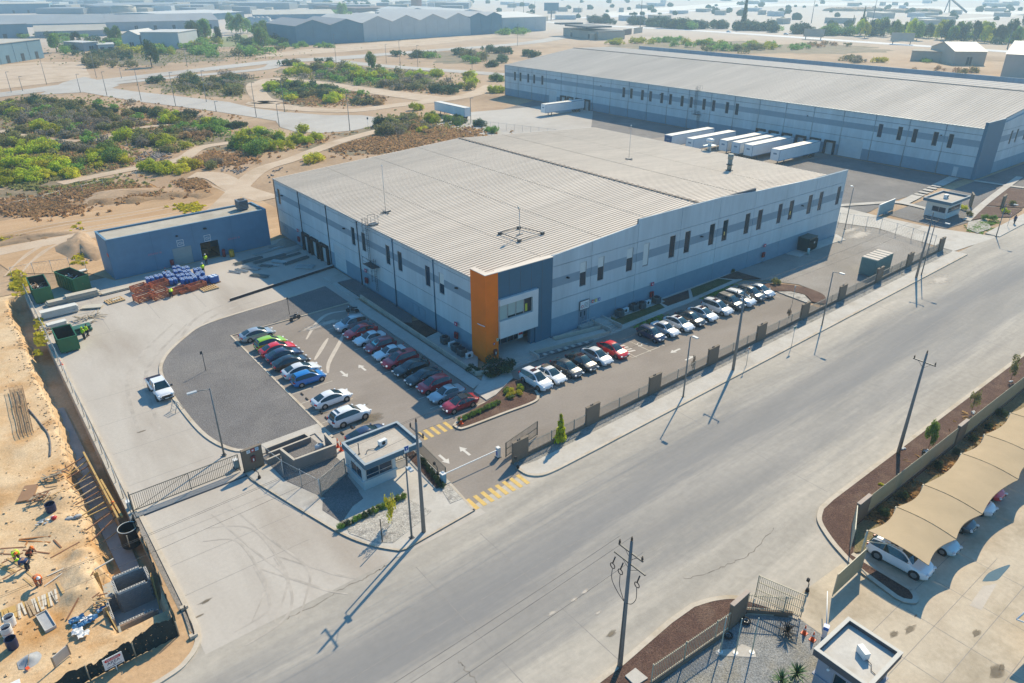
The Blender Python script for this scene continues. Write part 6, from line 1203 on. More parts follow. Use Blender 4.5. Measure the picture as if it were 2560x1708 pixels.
# ------------------------------------------------------------------ poles, lamps and lines
def nat(k,x,y):s=700/2335;return FR[k][0]+x*s,FR[k][1]+y*s
def rise(base,k,x,y):
 """height of a measured point above a known ground point"""
 X_,Y_=nat(k,x,y);d=_F*1805.8+_R*(X_-1280)-_U*(Y_-854)
 hd=Vector((d.x,d.y));t=(base.x*hd.x+base.y*hd.y)/hd.length_squared
 return CAMH+d.z*t
M_pole=mat('pole_concrete',(.20,.195,.19),.85,.1,2);M_ins=mat('brown_insulator',(.05,.035,.03),.35,.1,3);M_wire=mat('cable_black',(.05,.05,.055),.6,.1,2)
M_lamp_pole=mat('lamp_pole_grey',(.17,.19,.20),.5,.1,2,metal=.3)
def util_pole(x,y,h,label,arms=((.0,1.05),),extra=False,group='concrete utility poles along the road'):
 t=thing('utility_pole',label,'utility pole',(x,y,0),0,group)
 b=MB();b.cyl((0,0,0),(0,0,h),.19,.10,10);b.build('pole',M_pole,t)
 def insul(p,par):
  b=MB();z=p[2]
  for r,dz in((.05,0),(.085,.08),(.05,.14),(.08,.2),(.04,.3)):b.cyl((p[0],p[1],z+dz),(p[0],p[1],z+dz+.07),r,r*.8,8)
  b.build('insulator',M_ins,par)
 insul((0,0,h),t)
 for dz,hw in arms:
  b=MB();b.box(-.05,.05,-hw,hw,h-1.0-dz,h-.9-dz);b.cyl((0.06,0,h-1.6-dz),(.06,hw*.6,h-.98-dz),.018,n=4);b.cyl((0.06,0,h-1.6-dz),(.06,-hw*.6,h-.98-dz),.018,n=4);a=b.build('crossarm',M_steel,t)
  if dz==0:insul((0,-hw+.08,h-.9),a);insul((0,hw-.08,h-.9),a)
 if extra:
  for yy in(-1.0,.45,1.15):
   b=MB();b.cyl((-.1,yy,h-2.1),(-.3,yy,h-2.5),.05,n=6);b.ring((-.3,yy,h-2.75),(1,0,0),.2,.035,12,5);b.build('cutout_fuse',M_ins,t)
   b=MB();pts=bez([Vector((-.3,yy,h-3.0)),Vector((-.25,yy*1.0,h-4.0)),Vector((-.1,yy*.55,h-4.9)),Vector((-.05,0,h-5.3))],6);b.tube(pts,.025,5);b.build('cable_loop',M_wire,t)
  b=MB();b.cyl((-.17,0,1.0),(-.12,0,h-5.2),.05,n=6);b.build('riser_pipe',M_steel,t)
 return t
util_pole(24.19,43.1,11.4,'concrete utility pole with crossarm beside the guard hut island')
util_pole(69.7,44.46,10.9,'tall utility pole standing before the front row of cars')
util_pole(118.75,45.2,10.6,'utility pole of the twin pair by the side drive')
util_pole(68.3,23.3,11.5,'utility pole in the far planter strip by the beige wall')
util_pole(27.6,22.85,11.5,'utility pole with fuse cutouts and looping cables in the near planter strip',((0,1.05),(.9,1.35)),True)
def street_lamp(x,y,h,az,arm,label,group='street lamps of the estate',head=.7):
 t=thing('street_lamp',label,'street lamp',(x,y,.1),az,group)
 b=MB();b.cyl((0,0,0),(0,0,h),.10,.06,8);b.build('pole',M_lamp_pole,t);b=MB();b.box(-.2,.2,-.2,.2,0,.06);b.build('base_plate',M_steel,t)
 b=MB();b.cyl((0,0,h-.1),(arm,0,h+.08),.035,n=6);a=b.build('arm',M_lamp_pole,t);b=MB();b.cbox((arm+head/2,0,h+.1),(head,.32,.13));b.build('lamp_head',mat('lamp_head_grey',(.45,.48,.50),.4,.08,2),a)
street_lamp(22.98,43.1,7.5,-pi/2,.25,'street lamp beside the utility pole on the hut island');street_lamp(59.82,44.05,7.8,-pi/2,.3,'street lamp on the pavement opposite the red sedan')
street_lamp(90.1,44.7,8.0,-pi/2,.9,'street lamp on the pavement at the drain opening');street_lamp(120.5,45.2,9.0,-pi/2,1.4,'street lamp next to the far utility pole');street_lamp(151.9,45.95,6.3,-pi/2,1.2,'street lamp past the side drive crossing')
street_lamp(14.41,65.32,7.8,pi,1.2,'street lamp at the gravel bed corner leaning over the yard',head=.9);street_lamp(134.0,66.0,8.0,0.9,.5,'street lamp behind the far corner of the warehouse')
def thin_sign(p,h,label,plate=None,w=.5,hh=.4,m=None):
 t=thing('sign_post',label,'sign',(p.x,p.y,.1));b=MB();b.cyl((0,0,0),(0,0,h),.035,n=6);b.build('post',M_galv,t)
 b=MB();b.box(-w/2,w/2,-.03,-.01,h-hh,h);pl=b.build('sign_plate',m or M_white,t);b=MB();b.box(-w*.4,w*.4,-.036,-.03,h-hh*.85,h-hh*.15);b.build('sign_face',plate or M_galv,pl)
thin_sign(q('b4',395,1490),2.9,'green street name sign on the pavement edge',mat('sign_green',(.06,.18,.13),.5,.1,2),.7,.5);thin_sign(q('c3',2085,255),2.6,'small orange sign on the pavement by the utility pole',mat('sign_orange',(.6,.16,.04),.5,.1,2),.4,.35)
thin_sign(q('b4',2195,490),2.6,'small brown sign at the far pavement',mat('sign_orange',(.6,.16,.04),.5,.1,2),.4,.35);thin_sign(q('b4',400,1140),2.9,'thin sign post in the pebble bed at the car park end',None,.35,.3);thin_sign(q('a2',935,1060),3.0,'dark sign at the turning circle',M_steel,.6,.7)
t=thing('steel_post','thin leaning post with a flag plate in the gravel bed','post',(18.64,84.5,.09));b=MB();b.cyl((0,0,0),(0,0,2.7),.04,n=6);b.build('shaft',M_steel,t);b=MB();b.box(-.25,.0,-.02,.02,2.3,2.7);b.build('plate',M_steel,t)
t=thing('steel_post','thin post with a plate beside the sunny motorcycle','post',(q('b2',280,1225).x,q('b2',280,1225).y,.09));b=MB();b.cyl((0,0,0),(0,0,2.6),.04,n=6);b.build('shaft',M_steel,t);b=MB();b.box(-.12,.12,-.02,.02,2.3,2.6);b.build('plate',M_steel,t)
bollard_post(q('d2',1055,400),2.6,'black post at the edge of the pebble bed by the hut',M_black)
t=thing('pipe_barrier','low dark pipe barrier on two concrete feet at the site corner','barrier',(0,0,0));a0,a1=q('d1',1545,950),q('d1',1625,1185)
b=MB();b.cyl((a0.x,a0.y,.35),(a1.x,a1.y,.35),.05,n=6);b.build('pipe',M_black,t)
for p in(a0,a1):b=MB();b.cbox((p.x-.05,p.y,.2),(.55,.3,.28));b.build('foot',M_kerb,t)
def line(label,spans,r=.009,sag=.5):
 t=thing('power_line',label,'power line',spans[0][0]);o=Vector(spans[0][0])
 for p0,p1 in spans:
  p0=Vector(p0)-o;p1=Vector(p1)-o;b=MB();pts=[p0.lerp(p1,i/14)-Vector((0,0,sag*4*(i/14)*(1-i/14)))for i in range(15)];b.tube(pts,r,4);b.build('wire',M_wire,t)
A_,B_,C_,D_=(24.19,43.1,11.75),(69.7,44.46,11.25),(118.75,45.2,10.95),(-24,41.6,11.75)
def off(p,dy,dz=0):return(p[0],p[1]+dy,p[2]+dz)
line('three wires from the hut pole to the tall pole before the cars',[(off(A_,d,e),off(B_,d,e))for d,e in((-.97,-.6),(0,0),(.97,-.6))])
line('three wires from the tall pole towards the twin poles',[(off(B_,d,e),off(C_,d,e))for d,e in((-.97,-.6),(0,0),(.97,-.6))])
line('three wires crossing above the truck driveway to the hut pole',[(off(A_,d,e),off(D_,d,e))for d,e in((-.97,-.6),(0,0),(.97,-.6))])
E_,F_,G_=(27.6,22.85,11.85),(68.3,23.3,11.85),(-13,22.4,11.85)
line('three wires leaving the fuse pole towards the lower edge',[(off(E_,d,e),off(G_,d,e))for d,e in((-.97,-.6),(0,0),(.97,-.6))])
M_fpole=mat('far_pole_grey',(.23,.23,.22),.8,.1,1)
for k,bx_,by_,tx,ty,lab in[('a1',390,705,335,490,'bare lot at its right corner'),('a1',805,650,750,430,'dark bushes beside the bare lot'),('a1',893,800,848,600,'mouth of the access lane'),('a1',1178,840,1115,575,'first bend of the access lane'),('a1',1465,885,1410,605,'middle of the access lane'),('a1',1722,850,1685,590,'scrub island opposite the access lane'),('a1',2138,978,2095,690,'straight part of the access lane'),('a1',672,772,640,620,'fork of the estate road'),('a1',1562,560,1525,370,'far side of the estate road before the white shed'),('a1',2215,490,2195,315,'estate road near the olive field'),('a1',1803,930,1790,850,'lane verge, a short one'),('a1',95,770,60,600,'left end of the estate road'),('a1',190,760,150,640,'left traffic island'),('a1',1015,655,1000,570,'estate road island, a short one'),('a2',672,550,645,290,'long scrub island corner'),('a2',240,935,205,670,'dark island by the turning circle'),('a2',783,1090,755,790,'turning circle edge'),('a2',1205,575,1190,340,'side lane start'),('a2',1350,560,1340,380,'side lane middle'),('a2',1803,610,1800,400,'side lane near the far scrub'),('a2',1925,570,1922,380,'end of the side lane'),('a2',1088,530,1080,370,'small lone bush by the fork'),('a2',2182,380,2195,200,'estate road beyond the long gabled shed'),('a2',195,1060,175,870,'inner kerb of the turning circle'),('a2',1792,1030,1787,820,'lone trailer by the fence'),('a3',180,385,190,205,'estate road in front of the pale gabled shed')]:
 p=q(k,bx_,by_);h=max(3.5,rise(p,k,tx,ty));t=thing('lamp_post','thin grey lamp post at the '+lab,'lamp post',(p.x,p.y,0),0,'thin lamp posts in the scrub land');b=MB();b.cyl((0,0,0),(0,0,h),.13,.08,6);b.build('pole',M_fpole,t);b=MB();b.cbox((.5,0,h),(1.2,.3,.15));b.build('lamp_head',M_fpole,t)
for k,bx_,by_,tx,ty,arms,lab in[('a3',1200,255,1215,0,0,'tall mast among the highway trees'),('a4',560,195,590,-10,0,'tall line mast behind the slender highway trees'),('a4',1065,210,1105,-20,2,'tall line mast with side brackets behind the green belt'),('a3',150,100,148,0,0,'mast rising behind the pale gabled shed'),('a3',230,112,232,0,0,'second mast behind the pale gabled shed'),('a3',322,112,325,0,0,'third mast behind the pale gabled shed'),('a3',688,150,690,50,0,'small mast on the bare plain'),('a4',2195,410,2215,220,1,'line pole beside the big white building'),('a4',1430,220,1440,140,1,'short pole behind the green belt')]:
 p=q(k,bx_,by_);h=max(8,rise(p,k,tx,ty));h=min(h,48);t=thing('line_mast',lab,'mast',(p.x,p.y,0),0,'tall masts in the distance');b=MB();b.cyl((0,0,0),(0,0,h),.45,.22,6);b.build('pole',mat('mast_dark',(.10,.13,.15),.7,.1,1),t)
 for i in range(arms):b=MB();b.box(-.1,1.8,-.1,.1,h-3-i*9,h-2.7-i*9);b.build('bracket',MATS['mast_dark'],t)
# ------------------------------------------------------------------ people
def qc(x0,y0,w,W,x,y,z=0):s=w/W;return gp(x0+x*s,y0+y*s,z)
M_skin=mat('skin',(.32,.18,.11),.6,.05,3);M_vest=mat('hi_vis_yellow',(.52,.78,.02),.6,.06,3);M_vesto=mat('hi_vis_orange',(.85,.17,.02),.6,.06,3);M_jean=mat('dark_trousers',(.015,.022,.035),.85,.15,4);M_hat=mat('white_helmet',(.75,.75,.73),.35,.04,2);M_hato=mat('orange_helmet',(.85,.20,.02),.35,.04,2);M_shoe=mat('dark_boots',(.02,.016,.014),.8,.1,4);M_rust=mat('rusty_shirt',(.42,.10,.04),.8,.1,3);M_bluew=mat('navy_shirt',(.02,.05,.14),.8,.1,3);M_hair=mat('dark_hair',(.015,.011,.009),.7,.1,6)
def skin_mesh(name,V,E,R,m,parent,root=0):
 me=bpy.data.meshes.new(name);me.from_pydata(V,E,[]);me.materials.append(m);o=bpy.data.objects.new(name,me);COL.objects.link(o);o.parent=parent
 md=o.modifiers.new('skin','SKIN');md.use_smooth_shade=True
 sv=me.skin_vertices[0].data
 for i,r in enumerate(R):sv[i].radius=(r,r);sv[i].use_root=(i==root)
 return o
POSE={'stand':dict(pel=(0,0,.92),ch=(.01,0,1.28),nk=(.02,0,1.48),hd=(.04,0,1.62),kn=(.03,.10,.50),an=(-.01,.11,.09),sh=(0,.19,1.41),el=(-.02,.25,1.13),wr=(.08,.25,.90)),'walk':dict(pel=(0,0,.90),ch=(.03,0,1.26),nk=(.05,0,1.46),hd=(.08,0,1.60),kn=(.08,.10,.50),an=(.12,.11,.09),sh=(.02,.19,1.39),el=(.0,.26,1.12),wr=(.14,.22,.98),kn2=(.03,-.10,.49),an2=(-.26,-.11,.12)),'bend':dict(pel=(-.15,0,.86),ch=(.18,0,1.06),nk=(.36,0,1.08),hd=(.48,0,1.03),kn=(-.02,.13,.48),an=(-.06,.14,.09),sh=(.30,.18,1.06),el=(.38,.20,.78),wr=(.46,.14,.55)),'crouch':dict(pel=(-.18,0,.36),ch=(.05,0,.68),nk=(.18,0,.82),hd=(.26,0,.92),kn=(.18,.17,.46),an=(-.08,.15,.09),sh=(.12,.19,.77),el=(.30,.24,.58),wr=(.46,.14,.45))}
def person(p,rz,pose,top,leg,hat,label,z=.02,arms=None,sc=1.0):
 t=thing('person',label,'person',(p.x,p.y,z),rz);t.scale=(sc,sc,sc);P=POSE[pose];mir=lambda v:(v[0],-v[1],v[2])
 kn2=P.get('kn2',mir(P['kn']));an2=P.get('an2',mir(P['an']));V=[P['pel'],P['ch'],P['nk'],P['hd']];R=[.13,.145,.055,.088];E=[(0,1),(1,2),(2,3)]
 hx=P['hd'];V.append((hx[0]+.02,0,hx[2]+.10));R.append(.075);E.append((3,4))
 def add(v,r,a):V.append(v);R.append(r);E.append((a,len(V)-1));return len(V)-1
 for s,k,a in((1,P['kn'],P['an']),(-1,kn2,an2)):
  h=add((P['pel'][0],s*.09,P['pel'][2]-.06),.095,0);k_=add(k,.068,h);a_=add(a,.045,k_);add((a[0]+.17,a[1],a[2]-.04),.04,a_)
 wr={}
 for s in(1,-1):
  f=(lambda v:v)if s==1 else mir;sh=add(f(P['sh']),.062,1);el=add(f(P['el']),.045,sh);w=add(f(P['wr']),.032,el);d=(Vector(f(P['wr']))-Vector(f(P['el']))).normalized();pm=Vector(f(P['wr']))+d*.07;pi_=add(tuple(pm),.036,w)
  for j,L in enumerate((.085,.095,.09,.07)):
   q0=pm+Vector((.0,(j-1.5)*.02,0))+d*.03;a_=add(tuple(q0+d*.03),.011,pi_);add(tuple(q0+d*L+Vector((.025,0,-.01))),.009,a_)
  add(tuple(pm+Vector((.05,-s*.03,.01))),.012,pi_)
 skin_mesh('body',V,E,R,M_skin,t)
 V2=[P['pel'],P['ch'],(P['nk'][0]*.9+P['ch'][0]*.1,0,P['nk'][2]*.8+P['ch'][2]*.2)];R2=[.155,.175,.10];E2=[(0,1),(1,2)]
 for s in(1,-1):
  f=(lambda v:v)if s==1 else mir;V2+=[f(P['sh']),f(P['el'])];R2+=[.085,.062];E2+=[(1,len(V2)-2),(len(V2)-2,len(V2)-1)]
 skin_mesh('shirt',V2,E2,R2,top,t)
 V3=[(P['pel'][0],0,P['pel'][2]-.02)];R3=[.15];E3=[]
 for s,k,a in((1,P['kn'],P['an']),(-1,kn2,an2)):
  V3+=[(P['pel'][0],s*.09,P['pel'][2]-.08),k,(a[0],a[1],a[2]+.05)];R3+=[.115,.085,.062];n=len(V3);E3+=[(0,n-3),(n-3,n-2),(n-2,n-1)]
 skin_mesh('trousers',V3,E3,R3,leg,t)
 for a in(P['an'],an2):
  b=MB();b.blob((a[0]+.06,a[1],a[2]-.035),(.16,.06,.06),8,5);b.build('boot',M_shoe,t)
 b=MB();c=Vector((hx[0]+.015,0,hx[2]+.10));n=12
 if hat is M_hair:b.blob(c,(.115,.105,.10),10,6);b.build('hair',hat,t)
 else:
  vs=[];
  for i in range(5):
   th=(pi/2)*i/4
   for j in range(n):a=2*pi*j/n;vs.append((c.x+.135*cos(th)*cos(a),c.y+.125*cos(th)*sin(a),c.z-.01+.14*sin(th)))
  b.mesh(vs,[(i*n+j,i*n+(j+1)%n,(i+1)*n+(j+1)%n,(i+1)*n+j)for i in range(4)for j in range(n)],0,True);b.cyl((c.x+.03,0,c.z-.02),(c.x+.03,0,c.z),.165,.16,12);b.build('helmet',hat,t)
 b=MB();b.blob((hx[0]+.095,0,hx[2]+.02),(.02,.015,.025),6,4);[b.blob((hx[0]+.085,s*.032,hx[2]+.045),(.008,.012,.008),6,4,1)for s in(-1,1)];b.box(hx[0]+.08,hx[0]+.09,-.025,.025,hx[2]-.035,hx[2]-.025,1);b.build('face',[M_skin,M_hair],t)
 return t
wk=lambda x,y:qc(340,590,300,2350,x,y)
person(wk(1385,555),1.3,'stand',M_vest,M_jean,M_hat,'worker in yellow vest and white helmet walking into the open workshop door')
person(wk(1330,735),1.4,'walk',M_vest,M_jean,M_hat,'worker in yellow vest standing behind the blue drums')
person(wk(700,1200),1.1,'bend',M_vest,M_jean,M_vest,'worker in yellow vest bending over the orange cages')
wy=lambda x,y:qc(60,660,260,1699,x,y)
person(wy(995,1230),-2.6,'stand',M_vest,M_jean,M_vest,'worker in yellow with hood beside the front green skip');person(wy(1050,1185),.4,'walk',M_vest,M_jean,M_hair,'dark haired worker in yellow vest behind the hooded one')
cs=lambda x,y:qc(0,1330,260,1510,x,y)
cz=lambda p:site_z(p.x,p.y)
for(x,y),rz,po,tp,lg,ht_,lab in[((250,400),-1.4,'bend',M_vest,M_jean,M_hato,'worker in yellow with orange helmet leaning over the timber'),((445,345),-.6,'crouch',M_rust,M_jean,M_hato,'worker in rust shirt crouching beside the timber'),((400,535),2.6,'bend',M_bluew,M_jean,M_vest,'worker in navy with green vest stooping over the planks'),((565,765),-1.3,'bend',M_vesto,M_rust,M_hat,'worker in orange with white helmet bending at the boards')]:
 p=cs(x,y);person(p,rz,po,tp,lg,ht_,lab,cz(p))
p=qc(0,1080,340,2050,1545,735);person(Vector((3.75,63.9,0)),-.5,'stand',M_vesto,M_jean,M_hato,'worker in orange vest and helmet standing in the trench',-1.35)
p=q('b4',2250,470);person(p,2.8,'walk',M_bluew,M_jean,M_hair,'distant pedestrian in dark blue on the far pavement',.14)
# ------------------------------------------------------------------ yard goods
M_green=mat('skip_green',(.02,.13,.05),.5,.08,1,big=.1,bigscale=.5);M_greenin=mat('skip_inside',(.06,.045,.03),.9,.2,2);M_wood=mat('fresh_timber',(.50,.33,.15),.8,.15,3,stretch=(1,4,4));M_wood2=mat('grey_timber',(.36,.29,.20),.85,.15,3);M_woodr=mat('red_brown_timber',(.25,.12,.06),.8,.15,3);M_debris=mat('timber_debris',(.42,.28,.17),.85,.3,4)
def skip(cx_,cy_,L,Wd,H,rz,label,debris=True,low=None):
 t=thing('waste_skip',label,'skip',(cx_,cy_,.02),rz,'green steel skips');w=.07
 def bx_(n,x0,x1,y0,y1,z0,z1,m=0):b=MB();b.box(x0,x1,y0,y1,z0,z1,m);return b
 b=MB();b.box(-L/2,L/2,-Wd/2,-Wd/2+w,.15,H);b.box(-L/2,L/2,Wd/2-w,Wd/2,.15,H);b.box(-L/2,-L/2+w,-Wd/2+w,Wd/2-w,.15,H);b.box(L/2-w,L/2,-Wd/2+w,Wd/2-w,.15,H);b.build('side_wall',M_green,t)
 b=MB();b.box(-L/2+w,L/2-w,-Wd/2+w,Wd/2-w,.15,.3);b.build('floor',M_greenin,t)
 b=MB();b.box(-L/2+w,L/2-w,-Wd/2+w,-Wd/2+w+.02,.3,H-.05);b.box(-L/2+w,L/2-w,Wd/2-w-.02,Wd/2-w,.3,H-.05);b.box(-L/2+w,-L/2+w+.02,-Wd/2+w+.02,Wd/2-w-.02,.3,H-.05);b.box(L/2-w-.02,L/2-w,-Wd/2+w+.02,Wd/2-w-.02,.3,H-.05);b.build('lining',M_greenin,t)
 b=MB();b.box(-L/2-.05,L/2+.05,-Wd/2-.05,-Wd/2+w,H,H+.1);b.box(-L/2-.05,L/2+.05,Wd/2-w,Wd/2+.05,H,H+.1);b.box(-L/2-.05,-L/2+w,-Wd/2+w,Wd/2-w,H,H+.1);b.box(L/2-w,L/2+.05,-Wd/2+w,Wd/2-w,H,H+.1);b.build('rim',M_green,t)
 for i in range(int(L/.8)):
  b=MB();xx=-L/2+.4+i*.8;[b.box(xx-.05,xx+.05,s*Wd/2-.06*(s<0),s*Wd/2+.06*(s>0),.2,H-.02)for s in(-1,1)];b.build('rib',M_green,t)
 b=MB();[b.box(-L/2,L/2,s*.5-.08,s*.5+.08,0,.15)for s in(-1,1)];b.build('skid',M_steel,t)
 if debris:
  d=MB()
  for i in range(34):d.cbox((random.uniform(-L*.4,L*.4),random.uniform(-Wd*.36,Wd*.36),H*.5+random.uniform(0,.35)),(random.uniform(.4,1.3),random.uniform(.06,.16),.05),random.uniform(0,3.1),random.choice((0,0,1)),random.uniform(-.4,.4))
  o=d.build('timber_scrap',[M_debris,M_white]);o.parent=None;o.location=(cx_,cy_,.02);o.rotation_euler=(0,0,rz);tag(o,'loose timber scrap inside the '+label.split(' skip')[0]+' skip','scrap',None,'stuff')
s1=wy(300,700);skip(6.65,123.9,6.3,2.3,2.3,pi/2,'tall green skip standing against the trench fence');skip(11.2,124.6,5.7,2.4,2.4,pi/2+.29,'long green skip nearest the workshop corner');skip(6.6,102.7,4.4,2.2,2.0,pi/2,'empty green skip nearest the two yellow workers',False)
def stack(c,rz,n,L,Wd,th,m,label,jitter=.2,part='board',rows=1,group='stacks of panels and boards in the yard'):
 t=thing('panel_stack',label,'stack',(c.x,c.y,.02),rz,group);b=MB();b.box(-L/2,L/2,-Wd/2,Wd/2,0,th*.66);me=b.data(part,m);b=MB();[b.box(-.06+xx,.06+xx,-Wd/2,Wd/2,0,.1)for xx in(-L*.35,0,L*.35)];b.build('bearer',M_wood2,t)
 for r in range(rows):
  for i in range(n):put(part,me,t,(random.uniform(-jitter,jitter),(r-(rows-1)/2)*Wd*1.05+random.uniform(-jitter,jitter)*.5,.1+i*th),random.uniform(-.03,.03))
M_panel=mat('pale_insulated_panel',(.52,.47,.38),.6,.06,2);M_panelw=mat('white_insulated_panel',(.68,.65,.58),.5,.05,2)
for(x,y),rz,n,L,Wd,th,m,lab in[((975,560),.05,6,4.3,1.15,.16,M_panel,'long stack of pale panels beside the long green skip'),((560,650),.05,4,3.0,1.1,.15,M_panel,'stepped stack of short pale panels between two green skips'),((600,830),.04,7,4.6,1.2,.15,M_panelw,'broad stack of white panels before the empty skip'),((1530,450),.12,2,4.6,1.0,.14,M_panel,'low long stack of pale panels at the workshop shade edge'),((1120,720),-.45,2,2.6,1.3,.12,M_panel,'two grey sheets lying slanted by the timber heap'),((560,1010),.1,4,2.4,1.0,.13,M_panelw,'small stack of white offcuts behind the empty skip'),((1010,990),.6,2,2.2,.8,.1,M_panel,'tumbled pale boards near the two yellow workers'),((900,1120),.1,5,3.0,1.3,.16,mat('dark_green_boards',(.04,.13,.10),.6,.1,2),'dark green boards stacked behind the two workers'),((950,130),.2,2,1.6,.9,.12,M_panelw,'white offcuts lying behind the long green skip')]:
 stack(wy(x,y),rz,n,L,Wd,th,m,lab)
def heap(name,label,c,n,sx,sy,m,L=(.8,2.4),z=.05,hz=.5,cat='timber heap',w=(.06,.16),rz0=None,zf=None,th=.05):
 t=thing(name,label,cat,(c.x,c.y,z if zf is None else zf))
 for i in range(n):
  b=MB();l=random.uniform(*L);b.cbox((random.uniform(-sx,sx),random.uniform(-sy,sy),.05+random.uniform(0,hz)),(l,random.uniform(*w),th),(random.uniform(0,3.14)if rz0 is None else rz0+random.uniform(-.25,.25)),0,random.uniform(-.12,.12));b.build('plank',random.choice(m),t)
 return t
heap('timber_heap','tangled heap of broken grey timber in the skip corner',wy(1060,900),26,1.5,1.2,[M_wood2,M_wood2,M_panel])
heap('timber_heap','scattered sticks between trench wall and empty skip',wy(420,1130),12,.4,1.4,[M_wood2,M_wood,M_woodr],(.8,1.8))
t=thing('pallet','wooden pallet lying flat in the sun beside the panel stacks','pallet',(wy(1480,610).x,wy(1480,610).y,.02),.15,'wooden pallets in the yard')
def pallet_parts(t,m=None):
 m=m or M_wood
 for i in range(7):b=MB();b.box(-1.15+i*.36,-.93+i*.36,-.95,.95,.16,.2);b.build('slat',m,t)
 for yy in(-.85,0,.85):b=MB();b.box(-1.15,1.22,yy-.06,yy+.06,.0,.15);b.build('bearer',M_wood2,t)
pallet_parts(t);b=MB();b.cbox((.3,.1,.23),(1.3,.5,.04),.25);b.build('loose_board',M_panel,t)
t=thing('pallet','wooden pallet under the last blue drum bundle','pallet',(wk(1430,1040).x,wk(1430,1040).y,.02),.1,'wooden pallets in the yard');pallet_parts(t)
heap('timber_heap','dark pile of sticks beside the home made ladder',qc(0,1080,340,2050,640,1010),16,.7,.35,[M_woodr,M_wood2],(.6,1.4));heap('timber_heap','grey pile of formwork scraps above the plywood sheet',qc(0,1080,340,2050,820,690),14,.8,.3,[M_wood2,M_wood2,M_woodr],(.6,1.6));heap('timber_heap','loose boards beside the block pit strut',qc(200,1370,260,1206,240,640),10,.4,.5,[M_wood2,M_wood,M_woodr],(.5,1.2))
M_rustf=mat('rust_orange_steel',(.46,.13,.055),.75,.2,2)
def cage(c,rz,L,Wd,H,label,bars=4):
 t=thing('steel_cage',label,'stillage',(c.x,c.y,.02),rz,'rusty orange steel stillages')
 for z in[H*(i+.6)/bars for i in range(bars)]:
  for s in(-1,1):b=MB();b.box(-L/2,L/2,s*Wd/2-.03,s*Wd/2+.03,z-.085,z+.085);b.build('side_bar',M_rustf,t)
  for s in(-1,1):b=MB();b.box(s*L/2-.03,s*L/2+.03,-Wd/2+.03,Wd/2-.03,z-.085,z+.085);b.build('end_bar',M_rustf,t)
 for sx in(-1,1):
  for sy in(-1,1):b=MB();b.box(sx*L/2-.06,sx*L/2+.06,sy*Wd/2-.06,sy*Wd/2+.06,0,H);b.build('post',M_rustf,t)
 for i in range(3):b=MB();xx=-L/2+L*(i+.5)/3;b.box(xx-.12,xx+.12,-Wd/2,Wd/2,.12,.2);b.build('deck_board',mat('pale_deck_board',(.55,.40,.26),.8,.1,3),t)
cz0=[((175,1250),2.6,1.7,1.25,'front rusty stillage with white deck boards at the sunny end'),((90,1080),2.2,1.6,1.2,'rusty stillage behind the front one at the sunny end'),((490,1200),2.7,1.7,1.25,'rusty stillage left of the bending worker'),((475,1000),2.5,1.5,1.2,'rusty stillage pushed against the blue drums'),((835,1110),2.4,1.0,1.0,'narrow rusty stillage right of the bending worker'),((1200,1030),2.6,1.2,1.1,'rusty stillage with solid sides in front of the drums')]
for(x,y),L,Wd,H,lab in cz0:cage(wk(x,y),-.78+pi/2-.55,L,Wd,H*.8,lab)
t=thing('steel_trough','long rusty trough lying between two stillages','trough',(wk(1040,1090).x,wk(1040,1090).y,.02),-.78+pi/2-.55);b=MB();b.box(-1.5,1.5,-.3,-.24,0,.45);b.box(-1.5,1.5,.24,.3,0,.45);b.box(-1.5,1.5,-.24,.24,0,.08);b.build('channel',M_rustf,t);b=MB();[b.box(xx,xx+.05,-.24,.24,.08,.4)for xx in(-1.48,-.5,.45,1.43)];b.build('rib',M_rustf,t)
M_drum=mat('drum_blue',(.012,.10,.36),.35,.1,2);M_lid=mat('drum_lid',(.62,.70,.80),.4,.08,3)
b0=MB();b0.cyl((0,0,0),(0,0,.88),.29,n=12);b0.cyl((0,0,.28),(0,0,.32),.305,n=12);b0.cyl((0,0,.58),(0,0,.62),.305,n=12);me_d=b0.data('shell',M_drum);b0=MB();b0.ring((0,0,.89),(0,0,1),.27,.025,12,4);b0.cyl((.12,0,.88),(.12,0,.93),.05,n=6);b0.cyl((-.12,0,.88),(-.12,0,.93),.05,n=6);me_l=b0.data('lid',M_lid)
for bi,(x,y)in enumerate([(290,905),(460,860),(625,800),(805,680),(985,700),(1220,730),(830,760),(690,850),(890,850),(1070,830),(1280,800),(740,930),(965,920),(1130,900),(1350,900),(1010,770),(1190,850)]):
 c=wk(x,y+25)
 for i in range(4):
  dx,dy=(i%2-.5)*.62,(i//2-.5)*.62;t=thing('blue_drum','blue plastic drum in the strapped crowd behind the rusty stillages','drum',(c.x+dx,c.y+dy,.12),random.uniform(0,3),'blue drums in the yard');put('shell',me_d,t);put('lid',me_l,t)
t=thing('wrapped_drums','separate pallet of blue wrapped drums at the sunny edge','drum bundle',(wk(1530,910).x,wk(1530,910).y,.02),.2);b=MB();b.box(-.75,.75,-.75,.75,0,.14);b.build('pallet_base',M_woodr,t);b=MB();b.prism([(-.5,-.7),(.5,-.7),(.7,-.5),(.7,.5),(.5,.7),(-.5,.7),(-.7,.5),(-.7,-.5)],.14,1.1);b.build('wrapping',M_drum,t);b=MB();[b.cyl((sx*.32,sy*.32,1.1),(sx*.32,sy*.32,1.14),.28,n=10)for sx in(-1,1)for sy in(-1,1)];b.build('lid',M_lid,t)
def drum(p,m,label,r=.3,h=.95):t=thing('steel_drum',label,'drum',(p.x,p.y,.02));b=MB();b.cyl((0,0,0),(0,0,h),r,n=12);b.build('shell',m,t);b=MB();b.ring((0,0,h),(0,0,1),r*.95,.03,12,4);b.build('rim',M_steel,t)
M_dred=mat('dull_red',(.28,.02,.02),.5,.1,2)
